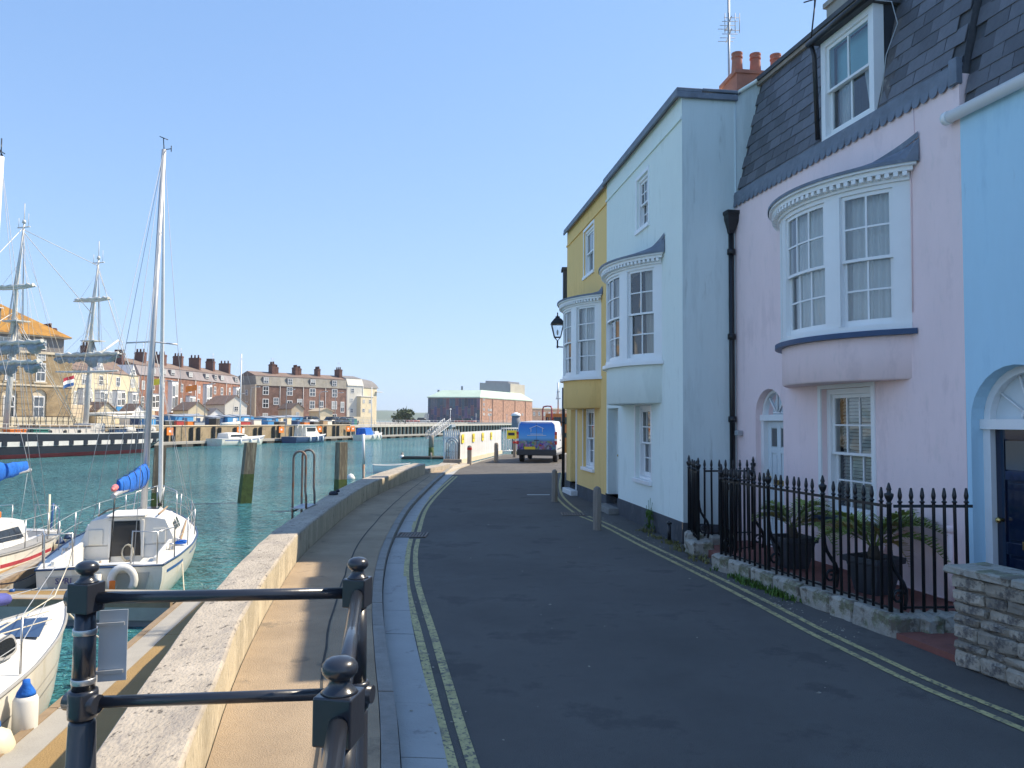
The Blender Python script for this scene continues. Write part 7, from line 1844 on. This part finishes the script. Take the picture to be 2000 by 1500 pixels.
def band(name, z0f, z1f, m, off=0.0, t0=0.0, t1=1.0):
    mb = MB()
    for side in (1, -1):
        rings = []
        for i in range(NS + 1):
            t = t0 + (t1 - t0) * i / NS; za, zb = z0f(t), z1f(t)
            r = ssec(t, side, [za, (za + zb) / 2, zb]); rings.append([(x, y + side * off, z) for x, y, z in r])
        mb.loft(rings, closed=False)
    return mb.build(name, m, sh_o)
hull_s = band('hull', lambda t: .34, ssh, M['ship_black'])
mb = MB(); zz = (.34, .8, 1.4, ssh(0)); a, b = ssec(0, 1, zz), ssec(0, -1, zz)
for i in range(3): mb.poly([a[i], a[i + 1], b[i + 1], b[i]])
mb.build('stern', M['ship_black'], sh_o)
band('boot_top', lambda t: -1.0, lambda t: .34, M['boot_red'])
band('white_band', lambda t: .90 + .1 * t, lambda t: 1.28 + .1 * t, M['ship_white'], .02, .02, 1)
band('cap_rail', lambda t: ssh(t), lambda t: ssh(t) + .10, M['ship_white'], .02)
gp = MB().box(-.19, .19, -.05, .05, -.20, .20).mesh('gun_port', M['ship_black'])
for i in range(17):
    t = .06 + i * .053; x, y, z = ssec(t, 1, [1.13 + .1 * t])[0]; link('gun_port', gp, sh_o, (x, y + .03, z))
mb = MB()
for i in range(NS): t0, t1 = i / NS, (i + 1) / NS; mb.poly([(t0 * LS, shb(t0) - .05, ssh(t0) - .55), (t1 * LS, shb(t1) - .05, ssh(t1) - .55), (t1 * LS, -shb(t1) + .05, ssh(t1) - .55), (t0 * LS, -shb(t0) + .05, ssh(t0) - .55)])
mb.build('deck', M['teak'], sh_o)
MB().box(8.4, 13.4, -1.3, 1.3, 1.4, 2.52).build('deckhouse', M['ship_white'], sh_o, bevel=.06); MB().box(8.2, 13.6, -1.45, 1.45, 2.521, 2.60).build('deckhouse_roof', M['teak'], sh_o)
pm3 = MB().lathe([(.001, -.03), (.17, -.03), (.17, .03), (.001, .03)], n=12).mesh('porthole', M['dark_window'])
for x in (9.6, 11.0, 12.4): link('porthole', pm3, sh_o, (x, 1.305, 2.05), (R(90), 0, 0))
MB().box(6.6, 8.2, -1.0, 1.0, 1.4, 2.75).build('wheelhouse', M['ship_white'], sh_o, bevel=.06)
aw = MB(); aw.loft([[(1.6, y, 3.3 + .25 * math.cos(y / 1.6)) for y in (-1.8, -.9, 0, .9, 1.8)], [(6.4, y, 3.3 + .25 * math.cos(y / 1.6)) for y in (-1.8, -.9, 0, .9, 1.8)]], closed=False)
aw.tube([(1.6, 1.8, 3.28), (6.4, 1.8, 3.28)], .07, 6); aw.build('awning', M['ship_white'], sh_o)
mb = MB()
for x in (1.7, 3.2, 4.8, 6.3): mb.tube([(x, 1.75, 1.4), (x, 1.75, 3.3)], .035, 4); mb.tube([(x, -1.75, 1.4), (x, -1.75, 3.3)], .035, 4)
mb.build('awning_frame', M['ship_white'], sh_o)
mb = MB()
for i in range(30): t = .01 + i * .033; mb.tube([(t * LS, shb(t) - .05, ssh(t) + .1), (t * LS, shb(t) - .05, ssh(t) + .75)], .022, 4)
for dz in (.42, .74): mb.tube([(i / 30 * LS, shb(i / 30) - .05, ssh(i / 30) + dz) for i in range(30)], .018, 4)
mb.build('guard_rail', M['ship_white'], sh_o)
for i, (x, y, m, lab) in enumerate(((1.4, 1.0, 'ship_white', 'life raft canister at the stern of the tall ship'), (3.0, 1.5, 'navy', 'dark blue deck locker under the ship awning'), (4.4, 1.55, 'ship_white', 'white life raft canister under the ship awning'), (5.6, 1.4, 'navy', 'dark deck locker beside the ship wheelhouse'), (15.8, 1.6, 'orange', 'orange covered raft before the first mast of the ship'), (13.9, 1.7, 'green_hut', 'green covered locker on the deck of the tall ship'))):
    o = thing('deck_locker', lab, 'locker', (0, 0, 0)); o.matrix_world = sh_o.matrix_basis @ Matrix.Translation((x, y, 1.35))
    if m == 'ship_white': MB().tube([(-.6, 0, .75), (-.5, 0, .75), (.5, 0, .75), (.6, 0, .75)], [.2, .34, .34, .2], 12).build('canister', M[m], o); MB().box(-.4, .4, -.25, .25, 0, .45).build('cradle', M['galv'], o)
    else: MB().box(-.7, .7, -.4, .4, 0, .85).build('chest', M[m], o, bevel=.05); MB().box(-.75, .75, -.45, .45, .852, .95).build('lid', M[m], o, bevel=.03)
def ship_mast(x, top, yards, name_seed):
    rake = -.055
    def at(z, y=0): return (x + rake * (z - 1.4), y, z)
    lo = top * .58
    mb = MB(); mb.tube([at(1.3), at(lo * .6), at(lo)], [.24, .22, .18], 10); m1 = mb.build('mast', M['ship_white'], sh_o)
    MB().tube([(at(lo - 1.2)[0] + .22, 0, lo - 1.2), (at(top * .8)[0] + .12, 0, top * .8), at(top)], [.15, .12, .07], 8).build('topmast', M['ship_white'], m1)
    mb = MB(); z = lo - .2; mb.loft([[(at(z)[0] + a * .55, b * 1.0, zz) for a, b in ((-1, -1), (1, -.8), (1, .8), (-1, 1))] for zz in (z, z + .1)], smooth=False); mb.build('top_platform', M['ship_white'], m1)
    mb = MB(); z = top - .4; mb.tube([(at(z)[0], -.7, z), (at(z)[0], .7, z)], .06, 5); mb.tube([(at(z)[0], 0, z), (at(z)[0], 0, z + 2.0)], .035, 5); mb.tube([(at(z)[0], .5, z), (at(z)[0], .5, z + 1.1)], .025, 4); mb.tube([(at(z)[0], -.6, z), (at(z)[0], -.6, z + .8)], .025, 4); mb.lathe([(.001, 0), (.16, .05), (.12, .3), (.001, .32)], (at(z)[0], 0, z + .3), 8); mb.build('masthead_gear', M['ship_white'], m1)
    rr = random.Random(name_seed)
    for (z, hl_, furl) in yards:
        y0 = at(z)
        MB().tube([(y0[0] + .35, -hl_, z + .05), (y0[0] + .35, -hl_ * .5, z), (y0[0] + .35, 0, z - .02), (y0[0] + .35, hl_ * .5, z), (y0[0] + .35, hl_, z + .05)], [.07, .11, .13, .11, .07], 8).build('yard', M['ship_white'], m1)
        if furl == 'furled':
            b = MB(); b.tube([(y0[0] + .42, -hl_ * .92 + 2 * hl_ * .92 * i / 14, z + .16 + .05 * math.sin(i * 2.1 + name_seed)) for i in range(15)], [.06 + .10 * abs(math.sin(i * 1.7)) for i in range(15)], 8); b.build('furled_sail', M['cream_white'], m1)
        elif furl == 'loose':
            b = MB(); rings = []
            for i in range(61):
                u = -1 + 2 * i / 60; drop = .8 * (.45 + .75 * abs(math.sin(2.6 * u + name_seed)) + .22 * math.sin(11 * u) + .1 * rr.uniform(-1, 1)) * (1 - .55 * u ** 4)
                rings.append([(y0[0] + .35 + .13 * math.sin(k * .8 + 7 * u) * k / 6 + .15 * math.sin(31 * u + 2 * math.sin(5 * u)) * (k / 6) ** .6 + .20 * math.sin(math.pi * k / 6), u * hl_ * .96, z - .06 - drop * k / 6) for k in range(7)])
            b.loft(rings, closed=False); b.build('loose_sail', M['sail_grey'], m1, fix=False)
            b = MB(); b.tube([(y0[0] + .45 + .05 * math.sin(i * 2.3), -hl_ * .95 + 2 * hl_ * .95 * i / 20, z + .10 + .06 * math.sin(i * 1.9 + name_seed)) for i in range(21)], [.09 + .11 * abs(math.sin(i * 1.3 + z)) for i in range(21)], 8); b.build('furled_sail', M['cream_white'], m1)
    segs = []
    for s in (1, -1):
        for k in range(5):
            segs.append([(x + .3 - .75 * k + .9, s * (shb((x) / LS) - .05), 1.9), at(lo - .1, s * .12)])
        for k in range(3): segs.append([at(lo - .2, s * (.9 - .1 * k)), at(top - .6, s * .05)])
        segs.append([at(top - .6), (x - 4.5, s * 2.4, 1.9)])
    wires(m1, segs, .022, 'wire', 'shroud', 4)
    rr2 = random.Random(name_seed * 7)
    lines = [[at(rr2.uniform(lo * .8, top - .8)), (x + rr2.uniform(-5, 4), rr2.choice((-1, 1)) * rr2.uniform(1.6, 2.5), 1.95)] for k in range(14)] + [[at(zy, sy * hl2 * .95), at(zy + rr2.uniform(2, 4))] for zy, hl2, q_ in yards for sy in (1, -1)] + [[at(zy, sy * hl2 * .95), (x - 4 - rr2.uniform(0, 2), sy * 2.3, 2.0)] for zy, hl2, q_ in yards for sy in (1, -1)]
    wires(m1, lines, .013, 'rope', 'running_rigging', 3)
    rl_ = MB()
    for s in (1, -1):
        for j in range(18):
            f_ = j / 19; a = Vector((x + 1.2, s * (shb(x / LS) - .05), 1.9)).lerp(Vector(at(lo - .1, s * .12)), f_); b = Vector((x - 1.8, s * (shb(x / LS) - .05), 1.9)).lerp(Vector(at(lo - .1, s * .12)), f_); rl_.tube([a, b], .014, 3)
    tag(rl_.build('ratlines', M['rope_dark'], m1), kind='stuff')
    return at
atB = ship_mast(7.9, 17.9, ((13.9, 2.2, 'furled'), (8.9, 3.9, 'loose'), (7.4, 3.7, None)), 1)
atA = ship_mast(15.4, 19.4, ((13.8, 2.4, 'furled'), (9.2, 4.0, 'loose'), (7.6, 3.8, 'loose')), 2)
MB().tube([(7.4, .25, 8.7), (4.6, .1, 10.6)], [.14, .09], 8).build('gaff', M['ship_white'], sh_o)
MB().tube([(7.6, .0, 3.6), (.6, .0, 3.9)], [.14, .09], 8).build('spanker_boom', M['ship_white'], sh_o)
wires(sh_o, [[atA(18.6), atB(12.5)], [atA(11.5), (8.6, 0, 2.6)], [atA(11.2), (9.2, .4, 2.6)], [atB(17.2), atA(18.8)], [atB(17.0), (.3, 0, 2.0)], [(4.6, .1, 10.6), (.6, 0, 3.9)], [atA(19), (LS, 0, 3)], [atA(12), (LS, 0, 2.8)]], .03, 'ship_white', 'stay', 5)
fl = thing('flag', 'small red white and blue ensign hanging below the ship yard', 'flag', (0, 0, 0)); fl.matrix_world = sh_o.matrix_basis @ Matrix.Translation((9.7, .6, 7.0))
for k, m in enumerate(('stripe_red', 'ink_white', 'stripe_blue')):
    b = MB(); b.loft([[(i * .14, .12 * math.sin(i * .9), -.10 * i * .5 - .3 * k), (i * .14, .12 * math.sin(i * .9 + .3), -.10 * i * .5 - .3 * (k + 1))] for i in range(9)], closed=False); b.build('cloth', M[m], fl, fix=False)

# ------------------------------------------------------------------ boats at the far pontoon
def far_boat(x, y, ang, L_, B, label, kind, m='gelcoat'):
    b = thing('boat', label, 'boat', (x, y, WATER), ang, 'boats at the far pontoon')
    h_, s_, _ = hull(b, L_, B, B * .8, .85, 1.15, M[m], [(.05, .95, -.25, -.15, M['stripe_blue'])] if kind == 'sail' else (), M['gelcoat_white']); deck(b, L_, h_, s_)
    if kind == 'sail':
        mb = MB(); mb.loft([[(q, -w, .8), (q, -w * .8, h), (q, w * .8, h), (q, w, .8)] for q, h, w in ((1.6, 1.5, .9), (3.2, 1.6, .9), (5.2, 1.3, .6), (6.0, 1.0, .4))], smooth=False); mb.build('cabin', M['gelcoat_white'], b)
        for s in (1, -1): MB().box(2.0, 4.4, s * .89 - .04, s * .89 + .04, 1.12, 1.32).build('cabin_window', M['dark_window'], b)
        mm = MB().tube([(4.6, 0, 1.4), (4.6, 0, 11.4)], [.09, .07], 8).build('mast', M['alu_white'], b); MB().tube([(4.5, 0, 2.6), (1.0, 0, 2.5)], .06, 6).build('boom', M['alu'], b); MB().tube([(4.5, 0, 2.75), (1.2, 0, 2.65)], [.2, .12], 8).build('sail_cover', M['gelcoat_white'], b)
        wires(b, [[(4.6, 0, 11.3), (L_, 0, 1.2)], [(4.6, 0, 11.3), (0, 0, 1)], [(4.6, 0, 11.3), (4.4, B / 2, .9)], [(4.6, 0, 11.3), (4.4, -B / 2, .9)]], .012)
        wires(b, [[(4.6, -.6, 6.4), (4.6, .6, 6.4)]], .03, 'alu', 'spreader')
    elif kind == 'motor':
        mb = MB(); mb.loft([[(q, -w, .9), (q, -w * .85, h), (q, w * .85, h), (q, w, .9)] for q, h, w in ((2.6, 2.4, 1.0), (5.0, 2.4, 1.0), (5.8, 1.5, .9), (6.6, 1.2, .6))], smooth=False); mb.build('wheelhouse', M['gelcoat_white'], b)
        for s in (1, -1): MB().box(2.9, 4.9, s * .93 - .06, s * .93 + .06, 1.6, 2.1).build('cabin_window', M['dark_window'], b)
        MB().box(.5, 5.3, -1.05, 1.05, 2.42, 2.52).build('canopy', M['gelcoat_white'], b); mb = MB()
        for q in (.6, 1.6): 
            for s in (1, -1): mb.tube([(q, s * 1.0, .9), (q, s * 1.0, 2.42)], .04, 5)
        mb.tube([(4.2, 0, 2.5), (4.2, 0, 3.6)], .03, 5); mb.build('canopy_frame', M['steel'], b)
    else:
        mb = MB(); mb.loft([[(q, -w, .8), (q, -w * .7, h), (q, w * .7, h), (q, w, .8)] for q, h, w in ((.8, 1.9, 1.0), (2.6, 2.0, 1.0), (3.6, 1.4, .7))], smooth=False); mb.build('canvas_cover', M['canvas_blue'], b); MB().tube([(4.0, 0, 1), (4.0, 0, 8.6)], .07, 6).build('mast', M['alu_white'], b); MB().box(4.2, 5.4, -.6, .6, .9, 1.4).build('cabin', M['gelcoat_white'], b)
        wires(b, [[(4.0, 0, 8.5), (L_, 0, 1.2)], [(4.0, 0, 8.5), (0, 0, 1)]], .012)
    for k in range(3):
        f_ = fender_m; link('fender', f_, b, (L_ * (.3 + .2 * k), -h_(.3 + .2 * k) - .12, .55))
fender_m = MB().lathe([(.001, -.35), (.12, -.28), (.13, .2), (.04, .32), (.001, .33)], n=8).mesh('fender', M['ink_white'])
AF = math.atan2(.94, .33)
far_boat(-35.4, 91.5, AF, 9.6, 3.0, 'white sailing yacht moored at the far pontoon behind the left pile', 'sail')
far_boat(-30.4, 105.0, AF, 9.0, 3.1, 'dark hulled motor boat with white wheelhouse at the far pontoon', 'motor', 'navy')
far_boat(-24.2, 121.5, AF, 7.6, 2.6, 'small boat with blue canvas at the right end of the far pontoon', 'small')

# ------------------------------------------------------------------ white boards, gate hoops and signs at the bend
fb = thing('fence', 'white boarded hoarding with yellow notices on the quay beyond the road', 'fence', (-2.33, 34.7, 0))
a, b = Vector((0, 0)), Vector((1.69, 11.1)); dl = (b - a); Lb = dl.length; dl /= Lb; fa_ = math.atan2(dl.y, dl.x)
M['board_white'] = mat('board_white', (.66, .66, .65), .6, .10, 1.5, rnd=.10)
bd = MB().box(-.0445, .0445, -.012, .012, .20, 1.42).mesh('board', M['board_white']); nb = int(Lb / .098)
for i in range(nb): p = a + dl * (i + .5) * .098; link('board', bd, fb, (p.x, p.y, rng.uniform(-.006, .006)), (0, 0, fa_))
MB().box(0, Lb, -.10, .10, 0, .195).build('plinth', M['stone_trim'], fb, (0, 0, 0), (0, 0, fa_)); MB().box(0, Lb, .014, .05, .4, .5).build('rail', M['white_paint'], fb, (0, 0, 0), (0, 0, fa_)); MB().box(0, Lb, .014, .05, 1.1, 1.2).build('rail', M['white_paint'], fb, (0, 0, 0), (0, 0, fa_))
for i, s in enumerate((.45, 2.9, 5.3, 7.8)):
    p = Vector((-2.33, 34.7)) + dl * s
    o = thing('sign', ('first', 'second', 'third', 'fourth')[i] + ' yellow notice from the left on the white boards', 'sign', (p.x + .02, p.y - .02, 1.12), fa_, 'yellow notices on the white boards')
    MB().box(-.24, .24, -.03, -.02, -.2, .2).build('plate', M['sign_yellow'], o); mb = MB(); mb.loft([[(0, y, .13), (-.1, y, -.06), (.1, y, -.06)] for y in (-.033, -.031)], smooth=False); mb.build('symbol', M['ink'], o)
pf = thing('fence', 'short white picket palisade with pointed tops at the quay edge', 'fence', (-3.10, 35.05, 0), math.atan2(-.35, .77))
pk_m = MB().prism([(-.035, -.012), (.035, -.012), (.035, .012), (-.035, .012)], .12, 1.42); pk_m.loft([[(-.035, y, 1.421), (.035, y, 1.421), (0, y, 1.56)] for y in (-.012, .012)], smooth=False); pk_m = pk_m.mesh('picket', M['white_paint'])
for i in range(8): link('picket', pk_m, pf, (.05 + i * .105, 0, 0))
for z in (.4, 1.15): MB().box(0, .85, .013, .05, z, z + .08).build('rail', M['white_paint'], pf)
hg = thing('gate', 'dark arched hoop gate in front of the white palisade', 'gate', (-2.98, 34.75, 0), math.atan2(-.35, .77))
for r_, h_ in ((.30, 1.05), (.19, .98)):
    MB().tube([(.34 - r_, 0, .05), (.34 - r_, 0, h_ - r_ * .6)] + [(.34 - r_ * math.cos(math.pi * i / 10), 0, h_ - r_ * .6 + r_ * 1.0 * math.sin(math.pi * i / 10)) for i in range(1, 10)] + [(.34 + r_, 0, h_ - r_ * .6), (.34 + r_, 0, .05)], .026, 6).build('hoop', M['galv'], hg)
MB().tube([(.04, 0, .55), (.64, 0, .55)], .02, 6).build('rail', M['galv'], hg); MB().tube([(.70, 0, 0), (.70, 0, 1.3)], .035, 6).build('post', M['black_iron'], hg)
wf = thing('fence', 'white upright railing between the white boards and the van', 'fence', (-.62, 45.85, 0)); d3 = Vector((1.05, 1.5)); 
rb = MB().box(-.03, .03, -.03, .03, .1, 1.55).mesh('bar', M['white_paint'])
for i in range(8): p = d3 * (i / 7); link('bar', rb, wf, (p.x, p.y, 0))
for z in (.15, 1.5): MB().tube([(0, 0, z), (d3.x, d3.y, z)], .03, 6).build('rail', M['white_paint'], wf)
o = thing('sign', 'yellow sign on the white upright railing left of the van', 'sign', (-.02, 46.5, 1.12), .2); MB().box(-.32, .32, -.02, 0, -.26, .26).build('plate', M['sign_yellow'], o); MB().box(-.2, .2, -.024, -.021, -.05, .12).build('symbol', M['ink'], o)
pile(.3, 55, .62, 2.3, 'blue grey steel pile with a white cap left of the van roof', (0, 0), .3, 'grey_clad', 0, True)
o = MB().lathe([(.34, 0), (.36, .02), (.30, .16), (.1, .25), (.001, .26)], n=14).build('pile_cap', M['ink_white'], bpy.data.objects['mooring_pile.004'] if 'mooring_pile.004' in bpy.data.objects else None, (0, 0, 2.3 - WATER))

# ------------------------------------------------------------------ delivery van
vn = thing('van', 'white van with blue printed back doors driving away round the bend', 'van', (1.17, 36.0, 0), math.atan2(.989, .15))
def vring(x, w, z0, z1, tw=.86, r=.12):
    return [(x, -w * .97, z0), (x, -w, z0 + .18), (x, -w, z0 + (z1 - z0) * .5), (x, -w * (tw + .06), z1 - r), (x, -w * tw, z1 - .03), (x, -w * .5, z1), (x, w * .5, z1), (x, w * tw, z1 - .03), (x, w * (tw + .06), z1 - r), (x, w, z0 + (z1 - z0) * .5), (x, w, z0 + .18), (x, w * .97, z0)]
mb = MB(); mb.loft([vring(0, .91, .42, 1.88), vring(.06, .94, .36, 1.94), vring(2.6, .95, .32, 1.97), vring(3.1, .95, .32, 1.92, .82), vring(3.75, .94, .32, 1.22, .86), vring(4.5, .88, .34, 1.02, .84), vring(4.8, .72, .40, .85, .8)]); body = mb.build('body', M['van_white'], vn)
wrap = bpy.data.materials.new('van_wrap'); wrap.use_nodes = True; N = wrap.node_tree.nodes; L = wrap.node_tree.links; bs = N['Principled BSDF']; bs.inputs['Roughness'].default_value = .3
tc = N.new('ShaderNodeTexCoord'); sp = N.new('ShaderNodeSeparateXYZ'); L.new(tc.outputs['Object'], sp.inputs[0]); cr_ = N.new('ShaderNodeValToRGB'); mr = N.new('ShaderNodeMapRange'); mr.inputs['From Min'].default_value = .62; mr.inputs['From Max'].default_value = 1.9; L.new(sp.outputs[2], mr.inputs[0]); L.new(mr.outputs[0], cr_.inputs[0])
e = cr_.color_ramp.elements; e[0].position = 0; e[0].color = (.03, .06, .12, 1); e[1].position = 1; e[1].color = (.01, .14, .62, 1)
for p_, c_ in ((.24, (.02, .10, .22, 1)), (.42, (.12, .38, .75, 1)), (.6, (.05, .30, .78, 1))): n_ = e.new(p_); n_.color = c_
vo = N.new('ShaderNodeTexVoronoi'); vo.inputs['Scale'].default_value = 11; L.new(tc.outputs['Object'], vo.inputs['Vector']); m1 = N.new('ShaderNodeMapRange'); m1.inputs['From Min'].default_value = .98; m1.inputs['From Max'].default_value = 1.08; m1.inputs['To Min'].default_value = .75; m1.inputs['To Max'].default_value = 0; L.new(sp.outputs[2], m1.inputs[0]); mx = N.new('ShaderNodeMix'); mx.data_type = 'RGBA'; L.new(m1.outputs[0], mx.inputs[0]); L.new(cr_.outputs[0], mx.inputs[6])
hs_ = N.new('ShaderNodeVectorMath'); hs_.operation = 'MULTIPLY'; hs_.inputs[1].default_value = (.42, .34, .42); L.new(vo.outputs['Color'], hs_.inputs[0]); L.new(hs_.outputs[0], mx.inputs[7]); L.new(mx.outputs[2], bs.inputs['Base Color'])
mb = MB(); mb.loft([[(-.012 + (.0 if z < 1.8 else .02), s * w, z) for s in (-1, 1)] for z, w in ((.62, .90), (1.1, .90), (1.55, .86), (1.78, .82), (1.90, .72))], closed=False); dw = mb.build('rear_door', wrap, vn)
MB().box(-.018, -.013, -.006, .006, .66, 1.86).build('door_seam', M['navy'], dw)
mb = MB()
for a_, b_ in (((.0, 1.74), (.34, 1.60)), ((.0, 1.74), (-.34, 1.60)), ((.27, 1.63), (.27, 1.42)), ((-.27, 1.63), (-.27, 1.42)), ((-.30, 1.34), (.30, 1.34)), ((-.45, 1.28), (.45, 1.28))): mb.tube([(-.016, a_[0], a_[1]), (-.016, b_[0], b_[1])], .012, 4)
mb.build('logo', M['ink_white'], dw)
for s in (1, -1):
    for z0, z1, m in ((.86, 1.02, 'lamp_red'), (1.025, 1.12, 'lamp_clear'), (1.125, 1.30, 'lamp_orange'), (1.305, 1.45, 'lamp_red')): MB().box(-.02, .08, s * .90 - .055, s * .90 + .055, z0, z1).build('tail_light', M[m], vn, bevel=.01)
MB().box(-.09, .2, -.93, .93, .34, .62).build('bumper', M['black_plastic'], vn, bevel=.04)
pt_ = MB().box(-.10, -.092, .05, .57, .63, .75).build('number_plate', M['plate_yellow'], vn); MB().box(-.03, -.008, -.12, .12, 1.03, 1.07).build('door_handle', M['black_plastic'], dw)
wm = MB().lathe([(.001, -.11), (.22, -.11), (.31, -.10), (.33, -.06), (.33, .06), (.31, .10), (.22, .11), (.001, .11)], n=20).mesh('wheel', M['rubber']); hubm = MB().lathe([(.001, -.125), (.17, -.118), (.19, -.10)], n=16).mesh('hub_cap', M['galv'])
for x in (.85, 3.85):
    for s in (1, -1): w_ = link('wheel', wm, vn, (x, s * .80, .33), (R(90) * (1 if s < 0 else -1), 0, 0)); link('hub_cap', hubm, w_)
for s in (1, -1):
    mb = MB(); mb.loft([[(2.75, s * .955, 1.15), (3.55, s * .950, 1.15), (3.15, s * .875, 1.72), (2.75, s * .87, 1.72)]] * 1 + [[(2.75, s * .965, 1.15), (3.55, s * .960, 1.15), (3.15, s * .885, 1.72), (2.75, s * .88, 1.72)]], smooth=False); mb.build('side_window', M['dark_window'], vn)
    mb = MB(); mb.box(3.25, 3.42, s * 1.12 - .10, s * 1.12 + .10, 1.12, 1.36); mb.tube([(3.35, s * .94, 1.15), (3.35, s * 1.1, 1.2)], .03, 6); mb.build('wing_mirror', M['black_plastic'], vn)
MB().box(1.6, 1.8, -.972, -.95, 1.0, 1.06).build('door_handle', M['black_plastic'], vn); MB().box(.4, 3.0, -.965, -.95, .62, .66).build('side_trim', M['black_plastic'], vn)
mb = MB(); mb.poly([(3.12, -.7, 1.88), (3.12, .7, 1.88), (3.72, .78, 1.26), (3.72, -.78, 1.26)]); mb.build('windscreen', M['dark_window'], vn)

# ------------------------------------------------------------------ orange pilot boat behind the van
ob = thing('boat', 'orange and white rescue boat with a wheelhouse and mast showing above the van', 'boat', (1.9, 66, WATER), .28)
hull(ob, 9.0, 3.2, 2.8, 1.9, 2.5, M['orange'], (), M['navy'])
mb = MB(); mb.loft([[(q, -w, 1.7), (q, -w * .88, h), (q, w * .88, h), (q, w, 1.7)] for q, h, w in ((1.4, 3.9, 1.15), (4.2, 3.9, 1.15), (4.9, 2.8, 1.1))], smooth=False); whs = mb.build('wheelhouse', M['orange'], ob)
for q in (1.75, 2.65, 3.55): MB().box(q - .32, q + .32, -1.16, -1.05, 3.0, 3.6).build('window', M['dark_window'], whs)
mb = MB(); mb.box(1.36, 1.39, -.9, -.15, 3.0, 3.6); mb.box(1.36, 1.39, .15, .9, 3.0, 3.6); mb.build('window', M['dark_window'], whs)
mb = MB()
for s in (1, -1): mb.tube([(1.2, s * 1.2, 2.0), (1.2, s * 1.2, 4.3), (1.2, s * 1.0, 4.5), (1.2, 0, 4.55)], .06, 6)
mb.build('roll_bar', M['stripe_red'], ob)
mb = MB(); mb.tube([(2.2, 0, 3.9), (2.2, 0, 6.6)], .06, 6); mb.tube([(2.2, -.6, 5.2), (2.2, .6, 5.2)], .04, 5); mb.tube([(2.2, -.35, 5.8), (2.2, .35, 5.8)], .035, 5); mb.tube([(2.2, .4, 5.2), (2.2, .1, 6.2)], .025, 4); mb.build('mast', M['galv'], ob)
for i, (q, y) in enumerate(((.3, -1.2), (.5, 1.2))): o = MB().tube([(0, .32 * math.cos(R(a)), .32 * math.sin(R(a))) for a in range(0, 360, 30)], .09, 8, closed=True).build('lifebuoy', M['orange']); o.matrix_world = ob.matrix_basis @ Matrix.Translation((q, y, 2.8)); tag(o, ('orange lifebuoy at the right rear rail of the rescue boat', 'orange lifebuoy at the left rear rail of the rescue boat')[i], 'lifebuoy')

# ------------------------------------------------------------------ thin sea haze
mb = MB(); mb.box(-3700, 3700, -200, 3700, WATER - 6, 75)
hz = mb.build('haze', [])
tag(hz, kind='stuff')
hm_ = bpy.data.materials.new('haze'); hm_.use_nodes = True; N = hm_.node_tree.nodes; L = hm_.node_tree.links; N.clear()
ho = N.new('ShaderNodeOutputMaterial'); pv = N.new('ShaderNodeVolumePrincipled'); pv.inputs['Color'].default_value = (.80, .90, 1.0, 1); pv.inputs['Density'].default_value = 0.00022; pv.inputs['Anisotropy'].default_value = 0.2
L.new(pv.outputs[0], ho.inputs['Volume'])
hz.data.materials.clear(); hz.data.materials.append(hm_)
